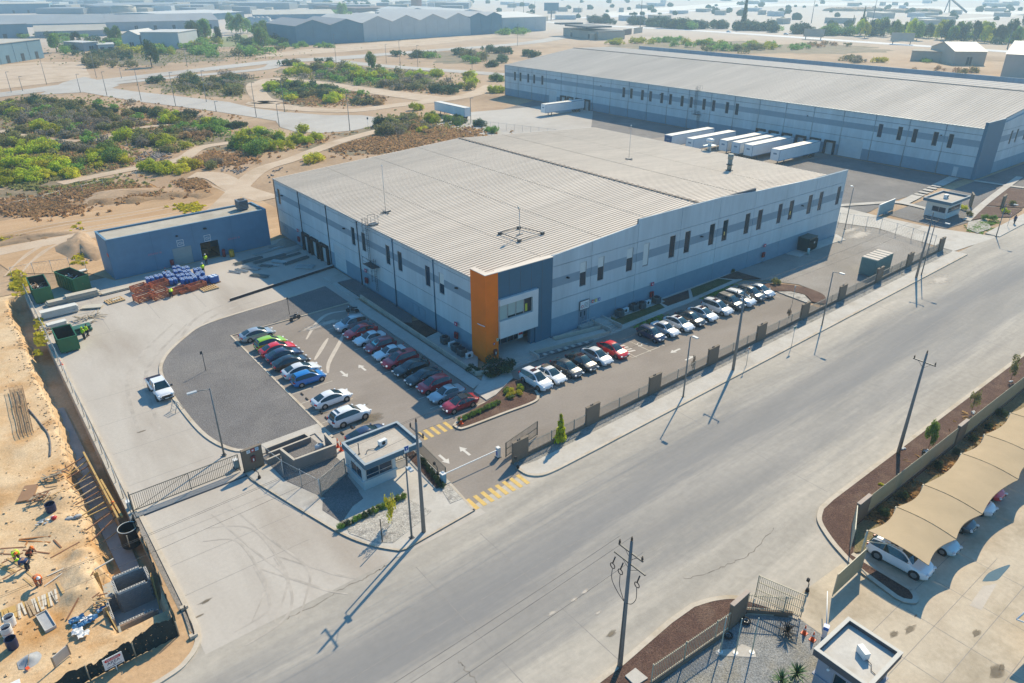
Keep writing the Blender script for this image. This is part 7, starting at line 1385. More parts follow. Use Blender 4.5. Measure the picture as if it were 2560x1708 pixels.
drum(wk(725,610),M_dred,'dull red extinguisher bin beside the closed workshop door',.28,1.3);drum(wk(1735,405),M_dred,'dull red bin right of the open workshop door',.26,1.3);drum(wk(1885,405),mat('bin_yellow',(.62,.33,.01),.5,.1,2),'yellow drum near the workshop end',.42,1.2)
cone(wk(585,715),'red cone behind the blue drums',.9,.02)
pf=lambda x,y:qc(560,600,300,2350,x,y)
def bundle(c,rz,n,L,m,label,sp=.16,cat='profile bundle'):
 t=thing('profile_bundle',label,cat,(c.x,c.y,.03),rz,'bundles of metal profiles in the yard');b=MB();b.box(-L/2,L/2,-.05,.05,0,.1);me=b.data('profile',m);b=MB();[b.box(xx-.06,xx+.06,-n*sp/2,n*sp/2,-.02,.06)for xx in(-L*.3,L*.3)];b.build('bearer',M_wood2,t)
 for i in range(n):put('profile',me,t,(random.uniform(-.15,.15),(i-(n-1)/2)*sp,.07+.1*(i%2)),random.uniform(-.03,.03))
M_prof=mat('bare_profile',(.48,.52,.53),.4,.1,3,metal=.4);M_profd=mat('dark_profile',(.14,.17,.17),.6,.15,2)
for(x,y),rz,n,L,m,lab in[((530,560),-1.05,7,3.4,M_prof,'bright bundle of profiles crossing the shadow edge'),((350,610),-1.1,5,2.6,M_prof,'pale profiles lying in the sun before the shadow edge'),((700,720),-.95,6,3.2,M_profd,'dark profiles along the shadow edge'),((880,220),.18,5,6.0,M_prof,'long pale profiles leaning by the workshop end'),((900,385),.16,6,6.0,M_profd,'long dark profiles in front of the workshop end'),((480,420),.16,7,5.0,M_profd,'dark bundle next to the yellow drum'),((1270,250),.2,4,6.0,M_prof,'long light profiles near the dock shelters'),((1100,440),-.95,7,3.0,M_prof,'slanting profiles in the middle of the shaded yard'),((1260,340),.2,4,5.0,M_profd,'dark pipes below the light profiles near the docks'),((1590,540),-.75,10,3.0,M_prof,'wide spread of profiles before the dock shelters'),((1420,420),.25,6,5.0,M_profd,'dark pipes with an orange piece before the docks'),((820,520),-.9,5,2.2,M_profd,'short profiles beside the bright bundle'),((950,510),-.9,2,2.4,M_prof,'two thin bright rods in the shaded yard'),((220,640),-1.0,3,2.4,M_prof,'three slim rods with the saw blades in the sun')]:
 bundle(pf(x,y),rz,n,L,m,lab)
b=MB();c=pf(1190,100);nn=14;vs=[(c.x+1.9*r/6*cos(2*pi*j/nn)*1.6,c.y+1.7*r/6*sin(2*pi*j/nn),.02+1.3*math.exp(-(r/3.0)**2)+random.uniform(-.04,.04))for r in range(7)for j in range(nn)]
b.mesh(vs,[(r*nn+j,(r+1)*nn+j,(r+1)*nn+(j+1)%nn,r*nn+(j+1)%nn)for r in range(6)for j in range(nn)],0,True);tag(b.build('gravel_pile',M_gravel2),'dark gravel pile between workshop and warehouse','gravel pile',None,'stuff')
t=thing('metal_trestle','light metal trestle standing by the pickup front','trestle',(q('c1',1480,620).x,q('c1',1480,620).y,.02),.3)
for s_ in(-1,1):b=MB();b.cyl((-.55,s_*.45,0),(0,s_*.4,1.3),.035,n=5);b.cyl((.55,s_*.45,0),(0,s_*.4,1.3),.035,n=5);b.build('leg',M_galv,t)
for z in(.3,.6,.9,1.2):b=MB();b.cyl((-.55*(1-z/1.3),-.44,z),(-.55*(1-z/1.3),.44,z),.025,n=5);b.build('rung',M_galv,t)
# ------------------------------------------------------------------ construction site
tr=lambda x,y,z=0:qc(0,1080,340,2050,x,y,z)
bl=lambda x,y,z=0:qc(200,1370,260,1206,x,y,z)
M_beam=mat('ochre_timber',(.52,.33,.11),.8,.12,3,stretch=(4,4,.6));M_plank=mat('worn_plank',(.42,.30,.18),.85,.2,2);M_plankw=mat('whitened_plank',(.62,.55,.45),.85,.15,2)
M_block=mat('concrete_block',(.24,.245,.25),.9,.12,3);M_blockd=mat('block_core_shadow',(.06,.06,.06),.9,.1,3);M_blockl=mat('pale_block',(.60,.57,.52),.9,.08,3)
def timber(label,p0,p1,w=.14,h=.14,m=None,name='timber_beam',group=None,cat='timber'):
 p0=Vector(p0);p1=Vector(p1);d=p1-p0;t=MB();M=Matrix.Translation((p0+p1)/2)@d.to_track_quat('X','Z').to_matrix().to_4x4();L=d.length
 t.box(-L/2,L/2,-w/2,w/2,-h/2,h/2,0,M);return tag(t.build(name,m or M_beam),label,cat,group)
timber('long ochre waler along the trench nearest the site',(3.35,74.6,.1),(3.75,61.5,.1),.16,.2);timber('second ochre waler close to the trench wall',(3.75,68.6,.05),(4.05,61.6,.05),.16,.2)
fw_=thing('formwork','timber formwork wall standing in the trench under the ochre waler','formwork',(0,0,0))
for i in range(22):
 y0=61.6+i*.585;x0=3.72-(y0-61.6)*.03;b=MB();b.box(x0-.05,x0,y0,y0+.57,-2.1,0.0);b.build('board',random.choice((M_plank,M_beam,M_wood2)),fw_)
for i in range(13):
 y=61.9+i*1.0;x1=3.7-(y-61.6)*.03;x0=1.25+random.uniform(-.2,.2);timber('slanting timber prop bracing the trench formwork',(x0,y-random.uniform(.3,1.6),site_z(x0,y)+.1),(x1-.08,y+.3,-.15),.09,.09,random.choice((M_beam,M_plank,M_woodr)),'timber_prop','props bracing the trench formwork','prop')
for i in range(6):
 y=61.8+i*1.7;timber('low timber strut across the trench floor',(1.9,y,-2.0),(3.5,y+.4,-1.7),.08,.08,M_plank,'timber_prop','low struts in the trench','prop')
M_pipe=mat('black_ribbed_pipe',(.018,.022,.024),.45,.15,3)
t=thing('drain_pipe','large black corrugated pipe section standing at the trench end','drain pipe',(4.05,59.5,-1.6));b=MB();n=24
vs=[];
for z in range(15):
 r=.78+.035*(z%2)
 for j in range(n):a=2*pi*j/n;vs.append((r*cos(a),r*sin(a),z*.13))
b.mesh(vs,[(i*n+j,i*n+(j+1)%n,(i+1)*n+(j+1)%n,(i+1)*n+j)for i in range(14)for j in range(n)],0,True);b.build('corrugated_wall',M_pipe,t);b=MB();b.ring((0,0,1.84),(0,0,1),.78,.04,24,5);b.build('rim',mat('pale_rim',(.55,.55,.5),.6,.1,3),t);b=MB();b.cyl((0,0,.1),(0,0,.14),.75,n=20);b.build('bottom',M_black,t)
b=MB();cl=[]
for i in range(15):
 a=i/14;cl.append((4.75+.12*sin(i*1.7),60.6-a*2.2,.55+.2*sin(i*.9)))
for p0,p1 in zip(cl,cl[1:]):b.face([(p0[0],p0[1],-1.2),(p1[0],p1[1],-1.2),p1,p0])
tag(b.build('tarpaulin',mat('black_tarpaulin',(.02,.025,.028),.5,.2,2)),'black tarpaulin folded beside the corrugated pipe','tarpaulin')
t=thing('block_structure','grey concrete block chambers rising out of the pit','block walls',(0,0,0))
b0=MB();b0.box(-.19,.19,-.09,.09,0,.19);[b0.box(x-.065,x+.065,-.06,.06,.19,.192,1)for x in(-.095,.095)];me_b=b0.data('block',[M_block,M_blockd])
b0=MB();b0.box(-.19,.19,-.09,.09,0,.19);[b0.box(x-.065,x+.065,-.06,.06,.19,.192,1)for x in(-.095,.095)];me_bl=b0.data('block',[M_blockl,M_blockd])
def block_wall(x0,y0,x1,y1,z0,z1,pale=True):
 L=hypot(x1-x0,y1-y0);a=atan2(y1-y0,x1-x0);M=Matrix.Translation((x0,y0,0))@Matrix.Rotation(a,4,'Z');b=MB();nz=int((z1-z0-.2)/.2)
 for k in range(nz):
  off=.2*(k%2)
  nn_=int(L/.4)
  for i in range(nn_+1):
   xa=max(0,i*.4-off+.006);xb=min(L,(i+1)*.4-off-.006)
   if xb-xa>.05:b.box(xa,xb,-.085,.085,z0+k*.2+.006,z0+(k+1)*.2-.006,0,M)
 stuff(b.build('block_course',M_block,t));zt=z0+nz*.2
 for i in range(int(L/.4)):p=M@Vector((.2+i*.4,0,zt));put('block',me_bl if pale else me_b,t,p,a)
block_wall(1.6,51.3,3.9,51.3,-1.5,.9);block_wall(1.6,53.3,3.9,53.3,-1.5,.7);block_wall(1.55,51.4,1.55,53.2,-1.5,.7);block_wall(3.95,51.4,3.95,53.2,-1.5,.7);block_wall(1.0,49.0,3.7,49.0,-1.5,-.3);block_wall(.75,49.2,.75,51.6,-1.5,.3);block_wall(.9,51.9,1.4,52.0,-1.5,.3)
slab('pit_floor',[(.8,48.6),(4.1,48.6),(4.1,55.5),(.8,55.5)],-1.6,-1.42,M_blind,None,'grey floor of the block chambers')
def plankset(name,label,x,y,z0,z1,w,rz):
 t2=thing(name,label,'formwork',(x,y,0),rz)
 for i in range(3):b=MB();b.box(-w/2+i*w/3,-w/2+(i+1)*w/3-.02,-.03,.03,z0,z1);b.build('board',random.choice((M_plank,M_beam)),t2)
 b=MB();b.box(-w/2,w/2,.03,.09,z1-.3,z1-.2);b.box(-w/2,w/2,.03,.09,z0+.4,z0+.5);b.build('cleat',M_beam,t2)
plankset('column_form','brown board column form at the lower left of the block pit',.55,50.2,-1.5,.75,.5,.1);plankset('column_form','brown board column form at the right side of the block pit',4.1,51.6,-1.5,.8,.5,1.3);plankset('column_form','brown board form at the upper left of the block pit',.65,54.8,-1.5,.6,.45,.05)
timber('yellow strut leaning in front of the lower column form',(.75,48.3,-.1),(.55,50.0,.5),.08,.08);timber('yellow strut leaning at the right side of the pit',(3.9,49.6,-1.2),(4.15,51.4,.7),.08,.08);timber('pale timber lying across the top of the pit',(.7,55.2,.6),(2.2,55.4,.75),.1,.08,M_plankw)
timber('long thin dark prop leaning from the sand to the pit',(-2.0,51.6,0),(.6,55.0,.6),.09,.09,M_woodr)
bluet=thing('blue_sheet','crumpled blue plastic sheet beside the block pit','sheet',(0,0,0))
M_bsheet=mat('blue_plastic',(.03,.12,.26),.35,.3,4)
for k in range(9):
 b=MB();c=Vector((-.9+random.uniform(-.8,1.3),49.9+random.uniform(-1.2,1.2),.05+random.uniform(0,.1)));n=6;vs=[]
 for i in range(n):
  for j in range(n):vs.append((c.x+(i-2.5)*.16+random.uniform(-.06,.06),c.y+(j-2.5)*.11+random.uniform(-.05,.05),max(-.1,c.z+random.uniform(-.02,.13))))
 b.mesh(vs,[(i*n+j,(i+1)*n+j,(i+1)*n+j+1,i*n+j+1)for i in range(n-1)for j in range(n-1)],0,False);b.build('fold',M_bsheet if k%4 else M_white,bluet)
M_cloth=mat('shade_cloth',(.012,.028,.03),.8,.3,5)
nt=M_cloth.node_tree;N=nt.nodes;L=nt.links;vo=N.new('ShaderNodeTexNoise');vo.inputs['Scale'].default_value=5.5;vo.inputs['Detail'].default_value=2;tc=N.new('ShaderNodeTexCoord');L.new(tc.outputs['Object'],vo.inputs[0]);gt=N.new('ShaderNodeMath');gt.operation='GREATER_THAN';gt.inputs[1].default_value=.70;L.new(vo.outputs[0],gt.inputs[0]);tp=N.new('ShaderNodeBsdfTransparent');mxs=N.new('ShaderNodeMixShader');L.new(gt.outputs[0],mxs.inputs[0]);L.new(N['Principled BSDF'].outputs[0],mxs.inputs[1]);L.new(tp.outputs[0],mxs.inputs[2]);L.new(mxs.outputs[0],N['Material Output'].inputs[0])
t=thing('shade_cloth_fence','sagging dark green shade cloth fence round the site corner','fence',(0,0,0))
def cloth(pts,hts):
 P=bez([Vector((p[0],p[1],h))for p,h in zip(pts,hts)],8);b=MB();rows=7;vs=[]
 for i,p in enumerate(P):
  for r in range(rows):
   f_=r/(rows-1);w_=.10*sin(i*.9)*(f_)+.06*sin(i*2.1+r);vs.append((p.x+w_*.5,p.y+w_,-.05+(p.z+.05)*f_+(.05*sin(i*1.7)if r==rows-1 else 0)))
 b.mesh(vs,[(i*rows+r,(i+1)*rows+r,(i+1)*rows+r+1,i*rows+r+1)for i in range(len(P)-1)for r in range(rows-1)],0,True);b.build('cloth',M_cloth,t)
cloth([(-9,43.9),(-6,44.4),(-4.3,44.6),(-2.5,44.7),(-1.2,44.75),(.3,44.75),(1.4,44.8),(2.6,44.8),(4.15,44.85)],[1.3,1.5,1.1,1.5,1.2,1.6,1.6,2.0,1.85])
cloth([(4.15,44.85),(4.3,46.4),(4.4,48.2),(4.5,50.5),(4.6,52.8),(4.65,55.2),(4.7,57.6)],[1.85,1.7,1.1,1.4,1.0,1.2,.6])
for x,y in((-5.2,44.5),(-1.7,44.65),(1.25,44.7),(4.2,44.75),(4.6,50.8),(4.72,55)):
 b=MB();b.cyl((x,y,-.1),(x,y-.02,1.5),.05,n=6);b.build('post',M_wood2,t)
t=thing('danger_sign','white danger sign in front of the shade cloth','sign',(-.1,44.3,0),.06)
b=MB();b.box(-.62,.62,-.02,.02,.55,1.5);pl=b.build('plate',mat('sign_white',(.72,.72,.70),.5,.05,3),t);b=MB();b.cyl((.05,.04,0),(.05,.04,.7),.04,n=6);b.build('post',M_white,t)
b=MB();b.prism([(-.52,0),(-.46,.11),(.46,.11),(.52,0),(.46,-.11),(-.46,-.11)],0,.012,0);b.v=[(x,-.021-z,1.3+y)for x,y,z in b.v];b.build('red_band',mat('sign_red_band',(.55,.03,.04),.5,.05,3),t)
lettering(t,'PELIGRO',.2,(0,-.036,1.3),(pi/2,0,0),M_white,depth=.002);lettering(t,'AREA',.34,(0,-.024,1.0),(pi/2,0,0),mat('sign_navy',(.01,.015,.08),.5,.05,3),depth=.002)
b=MB()
for i,(x0,x1,z)in enumerate(((-.08,.08,.80),(-.46,-.2,.67),(-.17,.1,.67),(.13,.46,.67))):b.box(x0,x1,-.026,-.021,z-.025,z+.025)
b.build('small_print',mat('sign_navy',(.01,.015,.08),.5,.05,3),t)
def on(p,dz=.02):return Vector((p.x,p.y,site_z(p.x,p.y)+dz))
t=thing('steel_plate','brown plywood sheet lying on the pale sand','sheet',(0,0,0));b=MB();b.prism([(-3.1,69.65),(-1.85,69.25),(-1.1,71.5),(-2.15,71.95)],.0,.16);b.build('board',mat('brown_plywood',(.30,.17,.09),.7,.08,1),t);t.name='plywood_sheet'
t=thing('timber_ladder','home made timber ladder lying at the trench edge','ladder',(0,0,0));p0,p1=Vector((-1.35,67.75,.25)),Vector((.85,68.75,.35));d=(p1-p0).normalized();n_=Vector((-d.y,d.x,0))*.22
for s in(-1,1):b=MB();b.cyl(p0+n_*s,p1+n_*s,.04,n=5);b.build('rail',M_wood,t)
for i in range(6):c=p0.lerp(p1,(i+.5)/6);b=MB();b.cyl(c-n_,c+n_,.03,n=5);b.build('rung',M_wood,t)
def barrel(x,y,m,r,h,label,lean=0):
 t=thing('barrel',label,'barrel',(x,y,site_z(x,y)));t.rotation_euler=(lean,lean*.5,0);b=MB();n=16;vs=[]
 for z,rr in((0,r*.95),(h*.5,r*1.04),(h,r)):vs+=[(rr*cos(2*pi*j/n),rr*sin(2*pi*j/n),z)for j in range(n)]
 b.mesh(vs,[(i*n+j,i*n+(j+1)%n,(i+1)*n+(j+1)%n,(i+1)*n+j)for i in range(2)for j in range(n)],0,True);b.build('shell',m,t);b=MB();b.ring((0,0,h),(0,0,1),r,.025,16,4);b.build('rim',m,t);b=MB();b.cyl((0,0,h*.62),(0,0,h*.63),r*.98,n=16);b.build('dark_content',mat('deep_blue_liner',(.01,.02,.07),.5,.2,3),t)
barrel(-5.35,53.7,M_white,.36,.85,'white barrel farther of the three at the site edge');barrel(-5.65,52.7,M_white,.36,.85,'white barrel with red print in the middle of three');b=MB();b.cyl((0,0,.35),(0,0,.5),.372,n=16);b.build('red_print',M_pink,COL.objects['barrel.001']);barrel(-5.5,51.2,mat('navy_barrel',(.012,.025,.08),.4,.1,2),.37,.9,'navy barrel nearest the lower edge');barrel(-.75,66.5,mat('navy_barrel',(.012,.025,.08),.4,.1,2),.42,.8,'dark barrel beside the home made ladder')
t=thing('cement_pile','grey mortar heap with a shovel on the sand','mortar heap',(-4.75,49.2,-.1));b=MB();n=14;vs=[(.85*r/5*cos(2*pi*j/n)*random.uniform(.85,1.1),.75*r/5*sin(2*pi*j/n)*random.uniform(.85,1.1),.42*math.exp(-(r/2.6)**2))for r in range(6)for j in range(n)];b.mesh(vs,[(r*n+j,(r+1)*n+j,(r+1)*n+(j+1)%n,r*n+(j+1)%n)for r in range(5)for j in range(n)],0,True);b.build('heap',mat('grey_mortar',(.36,.37,.38),.9,.1,4),t);b=MB();b.cyl((-.15,-.6,.2),(.2,.5,.55),.025,n=5);b.build('shovel_handle',M_plank,t);b=MB();b.cbox((-.2,-.8,.15),(.22,.3,.03),.3);b.build('shovel_blade',M_cone,t)
t=thing('mortar_trough','long pale mortar trough on the sand','trough',(-3.25,52.4,site_z(-3.25,52.4)),1.72);b=MB();b.box(-1.1,1.1,-.36,.36,0,.04);b.box(-1.1,1.1,-.38,-.34,0,.24);b.box(-1.1,1.1,.34,.38,0,.24);b.box(-1.12,-1.08,-.38,.38,0,.24);b.box(1.08,1.12,-.38,.38,0,.2);b.build('tray',mat('pale_tray',(.55,.52,.47),.7,.1,2),t);b=MB();b.box(-1.06,1.0,-.33,.33,.05,.12);b.build('mortar',MATS['grey_mortar'],t)
t=thing('white_sheet','white sheet at the lower left edge of the site','sheet',(-6.0,47.3,.0));b=MB();b.box(-.7,.5,-.5,.45,.0,.06);b.build('board',M_white,t)
t=thing('framed_board','pale framed board standing behind the shade cloth','board',(-2.9,47.6,.0),.5);b=MB();b.box(-.6,.6,-.03,.03,.05,.95);b.build('board',mat('pale_tray',(.55,.52,.47),.7,.1,2),t);b=MB();[b.box(xx-.04,xx+.04,-.05,.05,0,1.0)for xx in(-.6,.6)];b.build('frame',M_wood2,t)
t=thing('rubbish_pile','small pile of crumpled packaging beside the trench sand','rubbish',(-1.6,64.9,site_z(-1.6,64.9)))
for i in range(14):b=MB();b.cbox((random.uniform(-.5,.5),random.uniform(-.35,.35),.08),(random.uniform(.1,.35),random.uniform(.08,.25),.06),random.uniform(0,3),0,random.uniform(-.5,.5));b.build('scrap',random.choice((M_white,M_alu,M_galv,M_panel)),t)
t=thing('red_bag','red bag with white top on the sand','bag',(-.75,64.6,site_z(-.75,64.6)));b=MB();b.blob((0,0,.15),(.25,.2,.18),8,5,0,.15);b.build('sack',M_red,t);b=MB();b.blob((-.1,.2,.18),(.15,.15,.12),8,5,0,.2);b.build('white_sack',M_white,t)
t=thing('cement_bags','grey cement bags at the trench lip','bags',(.7,63.8,site_z(.7,63.8)+.02))
for i in range(5):b=MB();b.blob((random.uniform(-.5,.5),random.uniform(-.15,.15),.1+.1*(i%2)),(.32,.2,.1),8,5,0,.1);b.build('bag',mat('grey_bag',(.42,.42,.41),.8,.1,3),t)
def loose(lab,pts,m,w=.12,h=.05):
 for i,(a,c)in enumerate(pts):timber(lab,on(a),on(c),w,h,m,'loose_plank','loose planks on the sand','plank')
loose('orange brown plank on the sand above the timber workers',[(cs(275,100),cs(740,70)),(cs(275,115),cs(730,145)),(cs(350,215),cs(395,130))],mat('orange_plank',(.40,.17,.05),.8,.15,3))
loose('dark plank between the timber workers and the sand pile',[(cs(0,235),cs(330,210)),(cs(330,250),cs(715,295)),(cs(730,360),cs(1150,130)),(cs(780,110),cs(885,215)),(cs(0,310),cs(200,315)),(cs(20,440),cs(330,290)),(cs(0,690),cs(320,520))],M_woodr)
loose('long pale board leading from the orange worker to the trench',[(cs(640,770),cs(1190,455)),(cs(680,630),cs(1275,400)),(cs(1180,580),cs(1510,470)),(cs(1240,530),cs(1510,430))],M_plankw)
loose('short yellow plank near the stake row',[(cs(830,730),cs(935,925)),(cs(100,370),cs(350,510)),(cs(0,490),cs(170,580)),(cs(150,370),cs(380,520)),(cs(0,455),cs(230,570)),(cs(390,570),cs(520,690)),(cs(340,660),cs(480,775))],M_wood,.16)
loose('plank lying beside the dark barrel',[(tr(865,1225),tr(1160,1280)),(tr(630,750),tr(1000,635)),(tr(670,830),tr(870,800)),(tr(700,690),tr(1010,625)),(tr(660,890),tr(860,830))],M_plank)
t=thing('stake_row','row of leaning timber planks laid out on the sand','planks',(0,0,0))
for i in range(26):
 f_=i/25;a=cs(20+f_*780,1130-f_*290);a=on(a,.05);c=cs(90+f_*770+random.uniform(-50,50),1330-f_*300+random.uniform(-40,20));c=on(c,.05);d=c-a;b=MB();M=Matrix.Translation((a+c)/2)@d.to_track_quat('X','Z').to_matrix().to_4x4();b.box(-d.length/2,d.length/2,-.07,.07,-.03,.05,0,M);b.build('plank',M_beam if i<7 else random.choice((M_plankw,M_plankw,M_plank,M_beam)),t)
t=thing('rebar_cage','rusty reinforcement cage lying on the sand','rebar cage',(0,0,0));M_reb=mat('rusty_rebar',(.17,.10,.06),.8,.2,3)
p00,p01,p10,p11=Vector((-.95,93.8,.1)),Vector((.35,93.5,.1)),Vector((-1.3,81.8,.1)),Vector((-.1,81.8,.1))
for s in range(4):
 f_=s/3
 for dz in(0,.35):b=MB();b.cyl(p00.lerp(p01,f_)+Vector((0,0,dz)),p10.lerp(p11,f_)+Vector((0,0,dz)),.022,n=4);b.build('bar',M_reb,t)
b=MB()
for i in range(44):
 f_=i/43;a,c=p00.lerp(p10,f_),p01.lerp(p11,f_);u=Vector((0,0,.35));[b.cyl(x_,y_,.014,n=4,caps=False)for x_,y_ in((a,c),(c,c+u),(c+u,a+u),(a+u,a))]
stuff(b.build('stirrup',M_reb,t))
t=thing('hose','grey pipe curving across the sand towards the trench','pipe',(0,0,0));b=MB();pts=bez([on(q('c1',240,610),.08),on(q('c1',330,720),.08),on(q('c1',400,820),.08),on(q('c1',420,920),.08),on(q('c1',415,1000),.08)],6);b.tube(pts,.09,6);b.build('pipe_wall',mat('hose_grey',(.16,.15,.15),.7,.1,2),t)
t=thing('marker_stick','short dark post on the roadside verge opposite the site','post',(q('c1',1100,1480).x-1.2,57.2,-.1));b=MB();b.cyl((0,0,0),(0,0,1.2),.04,n=5);b.build('shaft',M_wood2,t);b=MB();b.blob((0,0,1.2),.06,6,4);b.build('tip',M_wood2,t)
# ------------------------------------------------------------------ plants
def leaf_mat(n,col,rnd=.25,var=.35):return mat(n,col,.75,var,1.4,spec=.25,rnd=rnd,trans=.5,c2=tuple(min(1,c*1.25)for c in col))
L_bright,L_yel,L_dull,L_grey,L_brown,L_dark,L_green=leaf_mat('leaf_bright',(.42,.46,.025)),leaf_mat('leaf_yellow_green',(.52,.48,.035)),leaf_mat('leaf_olive',(.24,.235,.085)),leaf_mat('leaf_grey_brown',(.23,.195,.15)),leaf_mat('leaf_dry_brown',(.42,.27,.13)),leaf_mat('leaf_dark_green',(.06,.10,.045)),leaf_mat('leaf_mid_green',(.17,.27,.05))
M_bark=mat('bark',(.10,.075,.055),.9,.2,4)
def crown_mesh(seed,n,leaf,clumps,shape,tall=1.0,core=True):
 R_=random.Random(seed);b=MB();cl=[]
 for i in range(clumps):
  a=R_.uniform(0,2*pi);r=sqrt(R_.random());h=R_.random()
  if shape=='bush':c=Vector((r*.72*cos(a),r*.72*sin(a),.22+h*.52*(1-.45*r)));rr=R_.uniform(.24,.44)
  elif shape=='round':th=R_.uniform(-.6,1.5);c=Vector((.6*cos(th)*cos(a),.6*cos(th)*sin(a),.62+.42*sin(th)));rr=R_.uniform(.26,.42)
  elif shape=='cone':hh=h**.8;c=Vector((.22*(1-hh)*cos(a),.22*(1-hh)*sin(a),.06+.9*hh));rr=.05+.17*(1-hh)
  else:c=Vector((.45*r*cos(a),.45*r*sin(a),.35+.6*h));rr=R_.uniform(.16,.30)
  cl.append((c,rr))
 for i in range(n):
  c,rr=R_.choice(cl);d=Vector((R_.gauss(0,1),R_.gauss(0,1),R_.gauss(0,1))).normalized();k=R_.random()**.28;p=c+Vector((d.x*rr*k,d.y*rr*k,d.z*rr*.8*k))
  if p.z<.02:p.z=.02+R_.random()*.06
  nrm=(d*.7+Vector((R_.uniform(-1,1),R_.uniform(-1,1),R_.uniform(.1,1.3)))).normalized();u=nrm.orthogonal().normalized();w=nrm.cross(u);an=R_.uniform(0,6.28);u,w=u*cos(an)+w*sin(an),w*cos(an)-u*sin(an);s=leaf*R_.uniform(.6,1.4)
  b.face((p-u*s*.5,p+w*s*.32,p+u*s*.5+nrm*s*.1,p-w*s*.32))
 for v in range(len(b.v)):x,y,z=b.v[v];b.v[v]=(x,y,z*tall)
 return b.data('foliage',L_bright)
def trunk_mesh(seed,h,r,limbs,spread,base=0.0):
 R_=random.Random(seed);b=MB();b.cyl((0,0,base),(R_.uniform(-.03,.03),0,h*.5),r,r*.75,6)
 for i in range(limbs):
  a=2*pi*i/limbs+R_.uniform(-.4,.4);z0=h*R_.uniform(.3,.5);p=Vector((0,0,z0));p1=Vector((spread*.5*cos(a),spread*.5*sin(a),h*.72));p2=Vector((spread*cos(a),spread*sin(a),h*R_.uniform(.9,1.15)));b.cyl(p,p1,r*.55,r*.38,5);b.cyl(p1,p2,r*.38,r*.12,5)
 return b.data('trunk',M_bark)
BUSH=[crown_mesh(10+i,1500,.125,13,'bush')for i in range(7)];THIN=[crown_mesh(30+i,620,.12,16,'bush')for i in range(4)]
ROUND=[crown_mesh(50+i,1500,.13,14,'round')for i in range(4)];LOOSE=[crown_mesh(60+i,700,.10,12,'loose')for i in range(3)];CONE=crown_mesh(70,1500,.085,60,'cone')
STEM=[trunk_mesh(80+i,.8,.035,5,.5)for i in range(3)];TRK=[trunk_mesh(90+i,.8,.05,5,.45)for i in range(3)];SLIM=trunk_mesh(99,.9,.03,4,.18)
def plant(name,cat,label,p,w,h,crown,leaf,trunk=None,group=None,z=-.05):
 t=thing(name,label,cat,(p.x,p.y,z),random.uniform(0,6.28),group);o=put('crown' if 'tree' in name else 'foliage',crown,t,sc=(w/2,w/2,h/1.05));setmat(o,leaf)
 if trunk:put('trunk' if 'tree' in name else 'stem',trunk,t,sc=(w/2,w/2,h/1.05))
 return t
LV=dict(b=(L_bright,'bright green'),y=(L_yel,'yellow green'),d=(L_dull,'dull olive'),g=(L_grey,'grey brown'),n=(L_brown,'dry brown'),k=(L_dark,'dark green'),m=(L_green,'mid green'))
FAR={}
TINY=[crown_mesh(40+i,260,.2,9,'bush')for i in range(3)]
def farbush(p,kd,w):
 a=random.uniform(0,6.28);me=random.choice(TINY);b=FAR.setdefault(kd,MB());c_,s_=cos(a)*w,sin(a)*w
 b.mesh([(p.x+v.co.x*c_-v.co.y*s_,p.y+v.co.x*s_+v.co.y*c_,v.co.z*w-.05)for v in me.vertices],[tuple(f.vertices)for f in me.polygons])
def scatter(k,cx_,cy_,rx,ry,n,kinds,size,where,tree=False,far=False):
 if far:
  for i in range(n+2):
   p=q(k,cx_+rx*random.gauss(0,.55),cy_+ry*random.gauss(0,.55))
   if on_lane(p):continue
   farbush(p,random.choice(kinds),random.uniform(*size)/2)
  return
 for i in range(n):
  for _ in range(6):
   a=random.uniform(0,2*pi);r=sqrt(random.random());p=q(k,cx_+rx*r*cos(a),cy_+ry*r*sin(a))
   if not on_lane(p):break
  else:continue
  kd=random.choice(kinds);lf,nm=LV[kd];w=random.uniform(*size)
  if where[:6]in('on the',)and kd in 'dgk' and random.random()<.85:farbush(p,kd,w/2);continue
  if tree:w*=.68;plant('broadleaf_tree','tree',nm+' tree '+where.replace('~',' '),p,w,w*random.uniform(.9,1.15),random.choice(ROUND),lf,random.choice(TRK),'trees '+where.split('~')[0])
  else:plant('scrub_bush','bush',nm+' bush '+where.replace('~',' '),p,w,w*random.uniform(.42,.62),random.choice(BUSH if kd in 'bykmd' else THIN+BUSH[:2]),lf,random.choice(STEM),'bushes '+where.split('~')[0])
F1,F2,F3='in the scrub field','on the long scrub island','on the turning circle island'
W1='just below the lane mouth|at its far left corner|across its middle|left of the middle clearing|by the right hand clearing|beside the bright clearing bush|near the turning circle|right of the lane end bush|below the lane verge|in front of the middle thicket|at the pale sand bend|behind the pale sand bend|beside the forked track|on the left edge of the picture|above the bright front belt|between two bright belts|in the bright front belt|left of the rubble heaps|in the lowest left corner|yellowing in the front belt|at the wire fence|beside the fork behind the cooler|closest to the forked track|at the rubble heaps|on the dry brown patch|at the second rubble heap|between rubble and track|along the faint track|in the dark upper row'.split('|')
